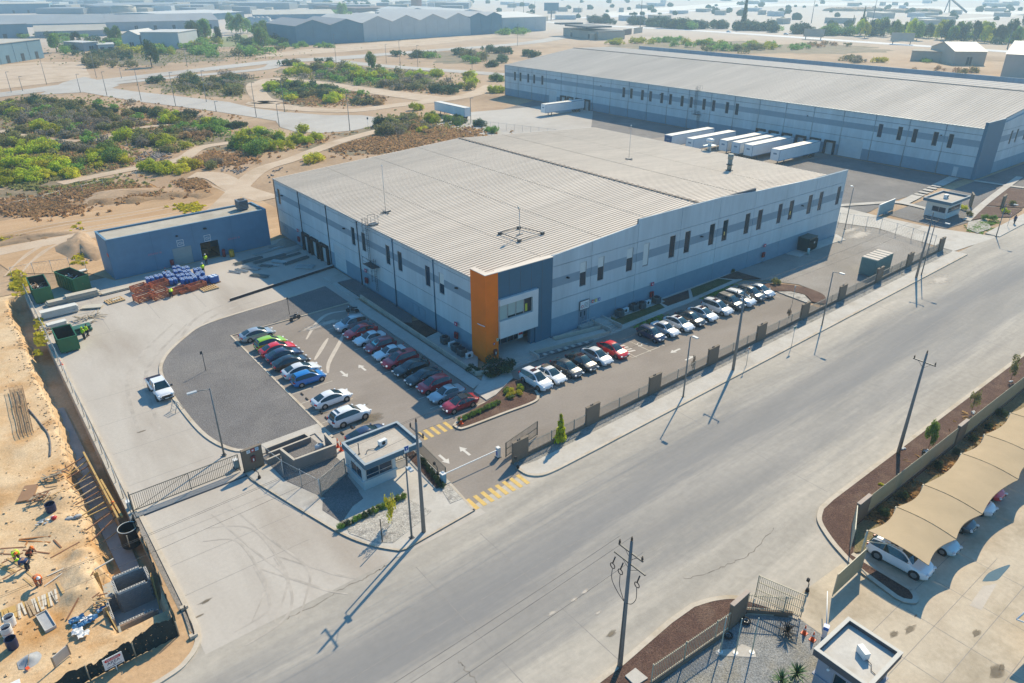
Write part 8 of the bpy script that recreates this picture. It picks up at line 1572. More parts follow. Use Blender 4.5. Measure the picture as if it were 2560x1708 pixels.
for w_,a in zip(W1,[('a1',330,910,340,70,17,'ddgk',(6,9)),('a1',90,920,110,60,5,'bd',(6,9)),('a1',600,1040,520,80,24,'dggd',(5,8.5)),('a1',390,1085,110,45,4,'b',(6,8)),('a1',1440,1005,90,45,4,'b',(6,8.5)),('a1',1545,990,50,30,2,'k',(6,7)),('a1',1800,1045,110,45,4,'bm',(6,8)),('a1',1960,1070,60,25,2,'k',(5,6)),('a1',1250,960,120,35,5,'dk',(5,7)),('a1',1050,1140,140,45,6,'bd',(5,7.5)),('a1',1380,1160,80,55,4,'b',(6,8)),('a1',1180,1200,130,35,5,'dg',(5,7)),('a1',2150,1210,200,80,9,'bbm',(6,9)),('a1',100,1250,130,60,5,'bd',(6,8)),('a1',360,1265,120,50,5,'b',(6,8)),('a1',650,1240,120,40,4,'gd',(5,7)),('a1',350,1410,330,60,13,'bby',(6,8.5)),('a1',900,1330,130,55,6,'bm',(6,8)),('a1',80,1500,110,40,4,'b',(6,8)),('a1',300,1500,90,35,4,'yb',(5,7)),('a1',600,1490,80,35,3,'by',(5,7)),('a1',1300,1430,120,45,5,'b',(5.5,7)),('a1',1560,1430,70,40,3,'y',(5,6)),('a1',1050,1340,60,25,2,'y',(4,5)),('a1',1650,1160,110,25,5,'n',(4,6)),('a1',1800,1380,80,25,3,'gd',(4,6)),('a1',1450,1260,80,25,3,'dn',(4,6)),('a1',150,1130,120,30,4,'dg',(5,7)),('a1',850,940,120,25,4,'k',(5,6.5))]):scatter(*a,F1+'~'+w_)
for a in[('a1',1280,680,60,18,3,'k',(7,9)),('a1',1560,695,90,30,5,'kd',(7,10)),('a1',1820,680,280,45,10,'dkg',(7,10)),('a1',1990,770,110,30,6,'dd',(6,9)),('a1',1690,740,60,20,3,'bd',(5,7)),('a1',2290,735,60,50,5,'db',(7,9))]:scatter(*a,'on the island beside the access lane')
for w_,a in zip('at its left tip|left of the first lamp post|behind the lamp post|left of the round tree|under the round tree|right of the round tree|at its bright right tip|on its front edge|at the front right|nearest the single trailer|behind the trailer track|at its far right'.split('|'),[('a2',330,605,90,40,5,'b',(7,9)),('a2',480,600,90,45,6,'bmd',(7,10)),('a2',700,600,150,45,9,'mbd',(7,10)),('a2',900,640,150,45,9,'bd',(7,10)),('a2',1110,660,150,45,8,'bdd',(7,10)),('a2',1310,660,140,40,7,'bg',(7,10)),('a2',1485,645,70,22,3,'b',(7,9)),('a2',1150,725,150,25,6,'dg',(7,9)),('a2',1400,745,150,30,7,'gdd',(7,10)),('a2',1600,765,110,30,6,'dk',(7,10)),('a2',1760,720,80,35,4,'bd',(7,9)),('a2',1810,655,50,22,2,'b',(7,9))]):scatter(*a,F2+'~'+w_)
for w_,a in zip('at the left end|behind the dark post|in the middle|bright at the front|on the right tail|dry at the right end|beside the sand gap'.split('|'),[('a2',150,720,90,45,6,'bd',(6,9)),('a2',340,740,140,45,8,'bdk',(6,9)),('a2',480,800,140,40,7,'dk',(6,9)),('a2',640,825,90,45,6,'by',(6,9)),('a2',860,855,110,20,4,'dk',(6,8)),('a2',1000,855,60,18,3,'n',(5,7)),('a2',270,820,40,20,2,'y',(5,6))]):scatter(*a,F3+'~'+w_)
for w_,a in zip('beside the far warehouse corner|behind the far warehouse corner|near the fork|at the turning circle|alone before the roof|in the thicket by the lane|dry in the thicket|above the thicket|left of the single trailer|as a hedge at the fence|dark at the fence|low by the roof ridge|yellow before the roof|tall at the lane end'.split('|'),[('a2',1990,755,50,30,3,'b',(6,8)),('a2',2010,665,45,25,2,'m',(6,8)),('a2',80,1180,130,80,8,'bbm',(6,8)),('a2',420,1180,90,40,4,'bd',(5,7)),('a2',500,1345,50,20,3,'y',(4.5,5.5)),('a2',1140,1080,100,60,8,'dkg',(6,8.5)),('a2',1320,1030,120,45,6,'nd',(5,7)),('a2',1330,930,25,20,1,'b',(6,7)),('a2',1495,1000,75,30,4,'bm',(5,7)),('a2',1680,1020,110,25,7,'m',(4,5.5)),('a2',1850,1055,40,18,2,'k',(5,6)),('a2',1965,1100,35,12,2,'m',(4,5)),('a2',1350,1085,60,25,3,'y',(4,5)),('a2',380,1075,40,30,2,'b',(5,7))]):scatter(*a,'along the track~'+w_)
for a in[('a2',1450,475,100,20,5,'md',(8,11)),('a2',1330,475,40,12,2,'k',(8,10)),('a2',1700,480,110,45,8,'dgk',(8,12)),('a2',1850,505,80,25,5,'md',(8,11)),('a2',1980,440,120,14,6,'k',(8,11)),('a2',1165,462,25,8,1,'k',(9,10)),('a2',1960,555,30,10,2,'k',(7,9)),('a2',2060,510,30,14,2,'k',(8,10)),('a2',2300,465,50,18,3,'k',(9,11)),('a2',600,515,60,12,3,'k',(7,9)),('a2',300,545,120,14,5,'kd',(7,9)),('a2',90,580,60,14,3,'b',(7,8))]:scatter(*a,'',far=True)
for a in[('a1',760,550,70,30,5,'d',(9,12)),('a1',950,470,240,40,10,'dk',(9,13)),('a1',1250,430,150,45,7,'bm',(10,14)),('a1',1650,430,150,45,8,'md',(9,13)),('a1',2050,440,260,30,11,'dm',(9,13)),('a1',1020,530,250,20,6,'gd',(7,9)),('a1',560,425,60,20,3,'m',(9,12)),('a2',100,370,140,45,9,'md',(9,13)),('a2',330,395,120,14,5,'m',(8,10)),('a2',570,397,60,8,3,'m',(7,9)),('a2',2150,278,140,18,7,'m',(10,14)),('a3',190,280,140,18,6,'m',(10,13)),('a3',1000,370,90,7,5,'b',(8,10)),('a3',1200,358,100,9,6,'b',(9,11)),('a3',1420,352,100,12,6,'m',(9,12)),('a3',1700,380,190,20,9,'mb',(9,12)),('a3',1950,415,190,22,9,'md',(9,12)),('a3',2160,405,150,22,7,'mb',(9,12)),('a4',60,415,80,22,5,'d',(8,11)),('a4',200,395,45,18,3,'b',(8,10)),('a4',460,405,100,12,4,'m',(7,9)),('a4',920,510,90,20,6,'dg',(7,9)),('a4',1150,520,55,12,3,'y',(6,8)),('a4',700,380,250,16,7,'dn',(6,8)),('a4',1700,600,350,14,6,'nd',(5,7)),('a4',1500,515,40,6,2,'m',(5,6)),('a1',500,960,480,90,60,'ddgm',(4,7)),('a1',450,1180,450,90,40,'dgm',(4,7)),('a1',350,1400,420,90,30,'mdb',(4,6.5)),('a1',1500,1080,330,70,22,'dgm',(4,6)),('a1',2000,1200,300,60,20,'mdb',(4,6.5)),('a2',850,660,560,60,55,'dmg',(6,9)),('a2',480,790,330,60,25,'dmk',(6,8)),('a1',1850,720,330,50,22,'dg',(6,8)),('a2',1250,1060,220,50,18,'dgn',(4,6)),('a4',1100,285,200,20,14,'mk',(11,17)),('a4',1500,300,250,26,18,'mmb',(11,17)),('a4',1950,320,300,32,22,'mkb',(11,17)),('a4',2250,350,150,25,10,'mk',(11,17)),('a1',1650,350,160,45,12,'mkb',(11,16)),('a1',1300,440,160,40,10,'bm',(9,13)),('a1',700,380,200,40,9,'mk',(10,14)),('a1',2100,370,120,40,9,'mk',(10,15)),('a2',120,330,150,55,12,'mk',(10,15)),('a1',1000,370,120,30,7,'m',(10,14)),('a3',1450,225,200,10,9,'k',(11,15)),('a3',2200,250,200,10,8,'mk',(10,14)),('a2',700,110,80,18,5,'m',(12,18)),('a1',400,320,300,15,9,'mk',(10,14))]:scatter(*a,'',far=True)
for kd,b in FAR.items():tag(stuff(b.build('distant_scrub',LV[kd][0])),LV[kd][1]+' scrub dotted over the land towards the highway','scrub')
for a in[('a1',500,440,40,10,2,'m',(13,16)),('a1',660,390,30,8,1,'k',(13,15)),('a1',960,360,60,14,3,'m',(14,18)),('a1',1620,340,120,20,6,'mk',(15,20)),('a1',1260,560,14,4,1,'k',(15,17)),('a1',1980,275,90,14,5,'m',(15,20)),('a1',1830,370,20,8,1,'k',(13,15)),('a1',2180,390,60,14,3,'m',(14,17)),('a2',50,330,60,20,4,'m',(14,18)),('a2',700,140,50,6,3,'m',(16,20)),('a2',960,590,6,3,1,'m',(10,11))]:scatter(*a,'among the far factories',True)
for w_,a in zip('left of the highway mast|small by the roundabout|around the tall mast|right of the tall mast|in the dense dark group|alone after the dense group|before the cypress|around the big cypress|right of the big cypress|at the first billboard|past the first billboard|thin by the billboard|before the line mast|at the slim cypress'.split('|'),[('a3',870,190,55,5,5,'k',(15,20)),('a3',975,200,12,3,1,'k',(12,14)),('a3',1190,205,55,5,6,'k',(17,22)),('a3',1330,220,35,5,4,'k',(18,22)),('a3',1500,240,160,7,14,'kkm',(18,23)),('a3',1720,240,30,4,3,'k',(16,19)),('a3',1880,240,40,4,3,'k',(17,20)),('a3',2060,250,50,5,5,'k',(18,22)),('a3',2220,255,60,5,4,'k',(17,21)),('a4',100,250,60,5,4,'k',(17,21)),('a4',245,270,15,4,2,'k',(15,18)),('a4',470,280,70,4,5,'k',(16,20)),('a4',720,290,60,6,5,'m',(18,22)),('a4',890,295,20,5,2,'m',(16,20))]):scatter(*a,'along the highway'+' '+w_)
for i in range(38):
 f_=i/37;scatter('a4',950+f_*1400,300+f_*55+random.uniform(-18,22),25,8,1,'mmkb',(13,19),'in the green belt beyond the highway',True)
for k,x,y,h,lab in[('a3',2060,245,34,'tall dark cypress above the highway trees'),('a4',985,212,20,'slim cypress standing before the bare plain'),('a4',905,215,11,'short cypress beside the slim one'),('a4',2325,240,30,'dark cypress at the far right end of the green belt')]:
 p=q(k,x,y);plant('cypress_tree','tree',lab,p,h*.55,h,CONE,L_dark,SLIM)
M_scrub=ground('scrub_ground',[(.20,.155,.095),(.27,.205,.13),(.125,.12,.06)],.16,.1,s3=1.6,fine=.3,bump=.6)
for j,(k,x,y,rx,ry)in enumerate((('a1',420,1000,640,150),('a1',420,1340,600,150),('a1',1900,1190,330,70),('a2',850,660,680,105),('a2',430,780,430,95),('a1',1790,720,480,85),('a2',1150,1110,420,75),('b1',420,180,520,90),('a1',1250,470,650,70),('a2',1720,480,330,50),('a2',900,1230,520,55),('a3',1750,390,700,42),('a4',500,410,700,40))):
 P=[]
 for i in range(60):
  a_=2*pi*i/60;w_=1+.12*sin(3*a_+j)+.10*sin(7*a_+2*j)+.08*sin(13*a_+j)+.06*sin(23*a_);p=q(k,x+rx*w_*cos(a_),y+ry*w_*sin(a_));P.append((p.x,p.y))
 sheet('scrub_ground',P,-.05+j*.003,M_scrub,'brown olive ground under the scrub')
def grass(name,label,zones,n,m,hs=(.25,.6)):
 b=MB()
 for k,cx_,cy_,rx,ry,wt in zones:
  for i in range(int(n*wt)):
   p=q(k,cx_+rx*random.gauss(0,.62),cy_+ry*random.gauss(0,.62))
   if on_lane(p):continue
   for j in range(3):
    an=random.uniform(0,pi);d=Vector((cos(an),sin(an),0));s=random.uniform(.25,.6);h=random.uniform(*hs);o=Vector((random.uniform(-.3,.3),random.uniform(-.3,.3),0));t=Vector((random.uniform(-.3,.3),random.uniform(-.3,.3),h));b.face((p+o-d*s,p+o+d*s,p+o+d*s*.5+t,p+o-d*s*.5+t))
 return tag(stuff(b.build(name,m)),label,'grass')
grass('dry_grass','brown dry grass behind the white roofed warehouse',[('a2',1000,1210,500,60,.25),('a2',1500,1120,350,50,.25),('a2',650,1220,120,25,.08),('a1',1800,1330,250,50,.15),('a1',900,1010,700,120,.35),('a1',500,1300,500,120,.25),('b1',900,210,350,50,.2),('b1',300,330,300,60,.18),('b1',1650,130,120,45,.08),('a2',900,760,500,50,.12),('a2',500,840,300,50,.1)],5200,L_brown)
grass('olive_undergrowth','olive undergrowth between the scrub bushes',[('a1',500,960,520,110,.35),('a1',500,1280,520,180,.4),('a1',1800,720,400,70,.2),('a2',900,660,620,80,.35),('a2',450,780,400,70,.2),('a2',1300,1050,300,70,.15),('a1',1400,1130,350,90,.2),('a1',1300,460,700,60,.25),('b1',500,130,500,60,.15)],4200,L_dull,(.2,.6))
grass('dry_weeds','yellowish weeds along the trench and workshop',[('b1',1600,340,110,25,.10),('b1',330,1400,25,130,.025),('b1',150,960,60,60,.05),('b1',650,650,60,110,.12),('b1',250,600,220,25,.08)],1600,L_yel,(.2,.5))
def pebbles(name,label,zones,n,m,s=(.15,.5)):
 b=MB()
 for k,cx_,cy_,rx,ry,wt in zones:
  for i in range(int(n*wt)):
   p=q(k,cx_+rx*random.gauss(0,.6),cy_+ry*random.gauss(0,.6))
   if on_lane(p):continue
   ss=random.uniform(*s);b.cbox((p.x,p.y,ss*.2),(ss,ss*random.uniform(.6,1),ss*.6),random.uniform(0,3),0,random.uniform(-.4,.4))
 return tag(stuff(b.build(name,m)),label,'rubble')
pebbles('rubble','grey rubble heaps among the scrub',[('a1',1250,1340,130,45,.3),('a1',1300,1290,120,20,.2),('a1',2050,1440,180,40,.3),('a2',80,1400,90,30,.2),('b1',680,640,60,90,.3),('b1',200,590,160,20,.15)],900,mat('rubble_grey',(.28,.24,.21),.9,.3,2))
b=MB()
for i in range(500):
 x,y=random.uniform(-9,1.6),random.uniform(45.5,112);ss=random.choice((.05,.07,.1,.1,.16,.24))*random.uniform(.7,1.2);b.cbox((x,y,site_z(x,y)+ss*.15),(ss,ss*random.uniform(.6,1),ss*.6),random.uniform(0,3),0,random.uniform(-.5,.5))
for i in range(380):
 y=random.uniform(52,122);x=1.75-.8*(y<74)+random.gauss(0,.35);ss=random.uniform(.06,.22);b.cbox((x,y,site_z(x,y)+ss*.1),(ss,ss*random.uniform(.6,1),ss*.6),random.uniform(0,3),0,random.uniform(-.5,.5))
tag(stuff(b.build('soil_clods',M_site)),'loose clods of soil on the construction site','soil')
def mound(k,x,y,rx,ry,h,label,m=None):
 c=q(k,x,y);b=MB();nn,rr_=22,9;ph=random.uniform(0,6);vs=[]
 for r in range(rr_):
  for j in range(nn):
   a=2*pi*j/nn;f_=r/(rr_-1);w_=1+.25*sin(3*a+ph)+.12*sin(7*a);vs.append((c.x+rx*f_*w_*cos(a),c.y+ry*f_*w_*sin(a),-.1+h*(1-f_**1.5)*(1+.35*random.uniform(-1,1)*f_)))
 b.mesh(vs,[(r*nn+j,(r+1)*nn+j,(r+1)*nn+(j+1)%nn,r*nn+(j+1)%nn)for r in range(rr_-1)for j in range(nn)],0,True);return tag(b.build('soil_mound',m or M_dirt),label,'mound')
mound('b1',680,660,3.4,9,1.7,'long soil mound between graded dirt and workshop',M_sand);mound('b1',1000,230,10,5,1.3,'low soil mound under the bright bushes',M_sand);mound('b1',260,590,8,2.2,1.0,'low spoil ridge in the graded dirt',M_sand)
# --- planted greenery on the estate
def shrub(k,x,y,w,h,leaf,label,group=None,crown=None,z=.12):return plant('garden_shrub','shrub',label,q(k,x,y),w,h,crown or random.choice(BUSH),leaf,STEM[0],group,z)
shrub('c2',2040,290,4.4,2.0,L_dark,'big dark bush at the foot of the orange column');shrub('c2',1810,300,2.2,1.0,L_dark,'smaller dark bush left of the column bush');shrub('c2',1960,335,2.6,1.1,L_dark,'low dark bush on the planter wall corner')
for i in range(6):shrub('b3',530+i*34,1360-i*13,1.5,1.2,L_green,'clipped green shrub of the hedge at the double door','hedge shrubs at the double door')
for i in range(13):shrub('c2',1705+i*26,720-i*12,.8,.7,L_green,'small hedge shrub on the planter island','hedge shrubs of the planter island',z=.15)
for i in range(12):shrub('c2',2075+random.uniform(0,160),430+random.uniform(0,100),1.0,.6,random.choice((L_yel,L_yel,L_green)),'yellow succulent clump in the planter island','succulents of the planter island',z=.15)
for i in range(14):shrub('d2',705+i*40,290-i*19.5,.85,.75,random.choice((L_green,L_green,L_dark)),'small hedge shrub by the pebble bed at the hut','hedge shrubs by the pebble bed')
for i in range(11):shrub('c2',1385+i*17,1055+i*22,.7,.7,L_dark,'small shrub in the narrow bed along the hut railing','shrubs along the hut railing')
for x,y,w,lab in((1490,1035,1.0,'dry shrub in the soil bed under the hydrant'),(1480,1010,.8,'second dry shrub in the soil bed under the hydrant'),(1965,875,1.2,'dark shrub at the end of the front wall'),(970,1290,1.1,'grey shrub right of the side stairs')):shrub('b3',x,y,w,w*.8,L_dull,lab)
for x,y,lf,lab in((1875,405,L_dull,'round shrub beside the far gatehouse bed'),(2010,435,L_green,'green shrub on the far lawn bed'),(2075,440,L_green,'second green shrub on the far lawn bed'),(1830,350,L_yel,'yellow bush at the far gatehouse corner'),(2230,310,L_dull,'grey palm like shrub at the far ochre pillar'),(260,975,L_dull,'spiky shrub in the mulch curve'),(2180,380,L_bright,'thin bright sapling by the far pavement')):shrub('b4',x,y,1.8,1.3,lf,lab)
grass('lawn_grass','green lawn strips in front of the warehouse',[('b3',1180,1250,170,50,.35),('b3',1760,1020,170,50,.35),('b4',1935,505,80,30,.1),('b4',2010,460,80,18,.1)],900,L_green,(.06,.16))
def tree(k,x,y,w,h,crown,leaf,label,tr_=SLIM,z=.14):return plant('young_tree','tree',label,q(k,x,y,.14),w,h,crown,leaf,tr_,None,z)
SPIRE=crown_mesh(71,900,.16,26,'cone')
tree('c3',535,885,3.6,3.5,SPIRE,L_bright,'bright green young tree beside the front fence');tree('d2',1135,240,1.9,3.4,LOOSE[0],L_yel,'young yellow green tree in the pebble bed at the hut')
tree('c4',1540,930,1.7,2.7,ROUND[0],L_green,'young green tree closest to the beige fence pier');tree('c4',1895,635,1.9,3.0,LOOSE[1],L_dull,'sparse young tree in the middle of the far strip');tree('c4',2225,365,2.0,3.2,LOOSE[2],L_dull,'thin brownish young tree at the end of the far strip')
tree('b3',2160,1560,1.0,1.6,LOOSE[0],L_grey,'bare sapling by the pillar facing the last cars')if False else None
tree('b4',365,1270,1.1,2.0,LOOSE[1],L_grey,'bare sapling in front of the railing by the mulch bed');tree('c3',1640,290,1.2,2.0,LOOSE[2],L_grey,'bare sapling behind the near street lamp')
for i,(x,y)in enumerate(((1520,960),(1905,640),(2215,380),(1140,1240),(1330,940))):
 p=q('c4',x,y,.15);t=thing('stone',('white stone at the foot of the young green tree','white stones at the sparse young tree','white stones at the thin brownish tree','yellow dry tuft in the far mulch','pale stone beside the utility pole base')[i],'stone',(p.x,p.y,.15));
 for _ in range(4):b=MB();b.blob((random.uniform(-.3,.3),random.uniform(-.2,.2),.05),(.16,.13,.1),7,4,0,.15);b.build('pebble',M_white if i!=3 else L_yel,t)
for x,y,w,lab in((1160,1500,1.3,'round dark shrub nearest the gate end of the shade roof'),(1320,1360,1.1,'dark shrub second from the gate end'),(1625,1110,1.2,'dark shrub behind the middle pier'),(1750,990,1.0,'small shrub right of the middle pier'),(1895,885,1.1,'dark shrub past the middle pier'),(2030,785,1.0,'dark shrub by the second shade rib'),(2135,680,1.4,'large dark shrub beyond the second rib')):shrub('c4',x,y,w,w*.85,L_dark,lab)
grass('dry_weeds','dry yellow weeds between beige fence and shade roof',[('c4',1150,1480,120,90,.2),('c4',1650,1080,150,70,.2),('c4',2000,800,150,100,.2),('c4',1350,1310,120,60,.2)],700,L_brown,(.1,.35))
def yucca(p,r,n,m,label,z=.08):
 t=thing('yucca_plant',label,'yucca',(p.x,p.y,z));b=MB();b.cyl((0,0,0),(0,0,r*.4),r*.1,n=7);b.build('trunk',M_bark,t)
 b0=MB();b0.face([(0,-.035,0),(r*.5,-.04,.08*r),(r,0,0),(r*.5,.04,.08*r),(0,.035,0)]);me=b0.data('leaf',m)
 for i in range(n):
  o=put('leaf',me,t,(0,0,r*.42));o.rotation_euler=(0,random.uniform(-1.35,.35),random.uniform(0,6.28));s=random.uniform(.8,1.1);o.scale=(s,s,s)
M_yuc=mat('yucca_green',(.05,.115,.035),.5,.2,3,spec=.4);M_yucd=mat('dry_agave',(.045,.04,.035),.8,.2,3)
yucca(q('d4',440,1490,.5),1.0,70,M_yuc,'large spiky yucca in front of the near gatehouse');yucca(q('d4',310,1560,.3),.9,60,M_yuc,'spiky yucca cut by the lower edge of the picture');yucca(q('d4',355,1160,.2),.9,60,M_yucd,'dark dry spiky shrub behind the near gate leaf')
# ------------------------------------------------------------------ distant factories and huts
F_wall=mat('far_grey_wall',(.33,.35,.36),.8,.06,.15);F_wallb=mat('far_blue_wall',(.15,.25,.31),.8,.08,.1);F_wallw=mat('far_white_wall',(.50,.51,.50),.8,.06,.15);F_walld=mat('far_dark_wall',(.10,.11,.12),.8,.1,.1)
F_roof=mat('far_grey_roof',(.25,.26,.27),.7,.12,.05,stretch=(1,.2,1));F_roofp=mat('far_pale_roof',(.46,.42,.35),.7,.08,.1);F_roofw=mat('far_white_roof',(.56,.53,.48),.6,.05,.1);F_brown=mat('far_brown_wall',(.17,.11,.09),.8,.1,.1);F_tan=mat('far_tan_wall',(.42,.37,.30),.8,.08,.2);F_open=mat('far_dark_opening',(.04,.05,.055),.8,.2,.3)
def far_box(label,k,l,r,top,depth,wall,roof,bays=1,rise_=0.0,openings=0,cat='factory',name='factory_building',sideways=False,h=None,seams=True):
 """front wall from measured foot points l..r; height from the measured point 'top' above l"""
 P,Q=q(k,*l),q(k,*r);L=(Q-P).length;az=atan2(Q.y-P.y,Q.x-P.x);H=h or max(2.5,rise(P,k,*top));t=thing(name,label,cat,(P.x,P.y,0),az)
 b=MB();b.box(0,L,0,.3,-.3,H);b.box(0,L,depth-.3,depth,-.3,H);b.box(0,.3,.3,depth-.3,-.3,H);b.box(L-.3,L,.3,depth-.3,-.3,H)
 if rise_ and not sideways:
  for i in range(bays):a=i*L/bays;c=(i+1)*L/bays;b.face([(a,0,H),(c,0,H),((a+c)/2,0,H+rise_)]);b.face([(a,depth,H),((a+c)/2,depth,H+rise_),(c,depth,H)])
 if rise_ and sideways:b.face([(0,0,H),(0,depth/2,H+rise_),(0,depth,H)]);b.face([(L,0,H),(L,depth,H),(L,depth/2,H+rise_)])
 b.build('wall',wall,t);e=.35
 if rise_ and not sideways:
  for i in range(bays):
   a=i*L/bays-(e if i==0 else 0);c=(i+1)*L/bays+(e if i==bays-1 else 0);m_=(i+.5)*L/bays;b=MB();b.face([(a,-e,H+.05),(m_,-e,H+rise_+.1),(m_,depth+e,H+rise_+.1),(a,depth+e,H+.05)]);b.face([(m_,-e,H+rise_+.1),(c,-e,H+.05),(c,depth+e,H+.05),(m_,depth+e,H+rise_+.1)]);b.build('roof',roof,t)
 elif rise_:
  b=MB();b.face([(-e,-e,H+.05),(L+e,-e,H+.05),(L+e,depth/2,H+rise_+.1),(-e,depth/2,H+rise_+.1)]);b.face([(-e,depth/2,H+rise_+.1),(L+e,depth/2,H+rise_+.1),(L+e,depth+e,H+.05),(-e,depth+e,H+.05)]);b.build('roof',roof,t)
 else:b=MB();b.box(-e,L+e,-e,depth+e,H,H+.35);b.build('roof',roof,t)
 if seams:
  n=max(2,int(L/12))
  for i in range(1,n):b=MB();b.box(i*L/n-.12,i*L/n+.12,-.12,0,0,H);b.build('pilaster',wall,t)
 for i in range(openings):b=MB();xx=(i+.5)*L/openings;b.box(xx-1.4,xx+1.4,-.1,-.0,.1,min(4.2,H*.6));b.build('opening',F_open,t)
 return t
far_box('low blue factory with stepped pale roofs at the left edge','a1',(-260,580),(372,482),(372,380),46,F_wallb,F_roofp,1,0,5)
far_box('long pale edged shed behind the blue factory','a1',(300,318),(905,300),(905,250),30,F_wall,F_roofp,1,4,0,sideways=True)
far_box('grey shed at the far left behind the blue factory','a1',(-300,345),(250,320),(250,205),60,F_wallb,F_roof,1,0,4)
far_box('very long dark roofed factory hall','a1',(-300,235),(890,215),(890,185),150,F_wallb,F_roof,1,6,0,sideways=True)
far_box('long low factory wing with a bright strip of roof','a1',(900,262),(1830,238),(1830,172),90,F_wall,F_roof,1,5,6,sideways=True)
far_box('bright white roofed hall behind the long wing','a1',(1520,185),(2040,150),(2040,122),120,F_wallb,F_roofw,1,2,0,sideways=True)
far_box('tall plain pale hall among the green trees','a1',(1195,408),(1505,408),(1505,265),34,F_wallw,F_roofw,1,0,0)
far_box('lower pale annex left of the tall plain hall','a1',(1035,408),(1180,408),(1180,290),30,F_wallw,F_roofw,1,3,1)
far_box('small house with pale steps of roof in the greenery','a1',(705,430),(830,420),(830,355),22,F_wall,F_roofw,1,0,1,'house','house');far_box('small white house with flat roof in the greenery','a1',(825,425),(960,420),(960,372),18,F_wallw,F_roofw,1,0,2,'house','house')
far_box('dark blue hall at the top left','a1',(-200,118),(425,108),(425,30),120,F_wallb,F_roofp,1,0,5);far_box('wide dark hall before the haze','a1',(720,108),(1415,100),(1415,40),150,F_walld,F_roof,1,0,0)
far_box('long hall with pale roof behind the striped trees','a2',(-20,165),(660,155),(660,118),90,F_wallb,F_roofp,1,4,0,sideways=True);far_box('brown block factory in the haze','a2',(445,80),(835,108),(835,45),80,F_brown,F_brown,1,0,0);far_box('low blue hall at the upper edge','a2',(-150,55),(325,45),(325,18),90,F_wallb,F_roof,1,0,0)
far_box('dark blue windowless wing left of the gabled shed','a2',(345,378),(905,350),(905,215),60,F_wallb,F_roof,2,4,0);far_box('long pale shed with four gables','a2',(905,350),(1790,292),(1790,190),70,F_wallw,F_roofw,4,4.5,0)
far_box('grey shed row behind the four gables','a2',(840,165),(1230,163),(1230,125),70,F_wallb,F_roofp,2,2,0);far_box('grey gabled sheds behind the four gables','a2',(1240,163),(1660,150),(1660,98),80,F_wallb,F_roofw,2,4,0);far_box('white end shed far behind the four gables','a2',(1650,180),(1920,170),(1920,112),90,F_wallw,F_roofw,1,4,0)
far_box('pale shed with two gables and graffiti wall','a2',(1790,292),(2050,275),(2050,140),140,F_wallb,F_roofw,2,3,0);far_box('long side shed beside the two gables','a3',(55,270),(415,255),(415,150),100,F_wallw,F_roofw,1,3,0,sideways=True)
t=thing('water_tank','pale round tank behind the long dark roof','tank',(q('a1',1040,135).x,q('a1',1040,135).y,0));hh=rise(t.location,'a1',1040,55);b=MB();b.cyl((0,0,0),(0,0,hh),16,n=20);b.build('shell',F_tan,t);b=MB();b.cyl((0,0,hh),(0,0,hh+2),16.3,8,n=20);b.build('lid',F_roofp,t)
for i in range(4):
 p=q('a1',2120+i*38,222);t=thing('storage_tank','white round tank in the small tank row','tank',(p.x,p.y,0),0,'small tank row');b=MB();b.cyl((0,0,0),(0,0,8),4.2,n=12);b.build('shell',F_wallw,t);b=MB();b.cyl((0,0,8),(0,0,9.5),4.2,1,n=12);b.build('lid',F_roofw,t)
p=q('a2',1340,82);t=thing('factory_chimney','stout reddish chimney rising out of the frame','chimney',(p.x,p.y,0));b=MB();b.cyl((0,0,0),(0,0,70),9,8,n=16);b.build('shaft',mat('chimney_red',(.30,.14,.12),.8,.1,.1),t);b=MB();b.cyl((0,0,70),(0,0,72),8.4,n=16);b.build('rim',F_walld,t)
p=q('a2',592,35);t=thing('factory_chimney','dark stub of a chimney beside the brown block','chimney',(p.x,p.y,0));b=MB();b.cyl((0,0,0),(0,0,50),7,6,n=12);b.build('shaft',F_wallb,t);b=MB();b.cyl((0,0,50),(0,0,51),6.5,n=12);b.build('rim',F_walld,t)
sheet('field',px('a1',[(1840,312),(2060,292),(2095,388),(1845,392)]),.05,ground('olive_field',[(.22,.23,.10),(.27,.27,.13),(.19,.20,.09)],.03,.02,s3=.3,fine=.05,bump=0),'olive field between the trees')
t=far_box('pale gate building with dark flat canopies','a3',(560,300),(850,335),(850,238),26,F_tan,F_walld,1,0,2,'gatehouse','gatehouse');
b=MB();b.box(-9,3,-4,18,9.2,10.4);b.box(9,45,-4,20,8.4,9.6);b.build('canopy',F_walld,t)
for i in range(5):
 a,c=q('a3',790+i*90,338-i*14),q('a3',860+i*90,328-i*14);d=c-a;t=thing('perimeter_wall','tan wall panel in the row beside the gate building','wall',(a.x,a.y,0),atan2(d.y,d.x),'tan wall panels by the gate building');b=MB();b.box(0,d.length,0,.4,0,4.5);b.build('panel',F_brown if i%2 else F_tan,t);b=MB();b.box(-.1,d.length+.1,-.1,.5,4.5,4.8);b.build('coping',F_tan,t)
far_box('low tan ruin with broken wall','a4',(1385,505),(1740,522),(1740,440),16,F_tan,mat('far_tan_roof',(.36,.31,.25),.9,.1,.2),1,0,0,'ruin','ruin')
t=far_box('tan barn with pale gable roof','a4',(1735,542),(2000,545),(2000,440),34,F_tan,F_roofw,1,4,1,'barn','barn',sideways=True)
far_box('big white walled hall at the right edge','a4',(2135,640),(2600,670),(2600,470),40,mat('far_warm_wall',(.42,.38,.34),.8,.06,.2),F_roofw,1,5,1,sideways=True)
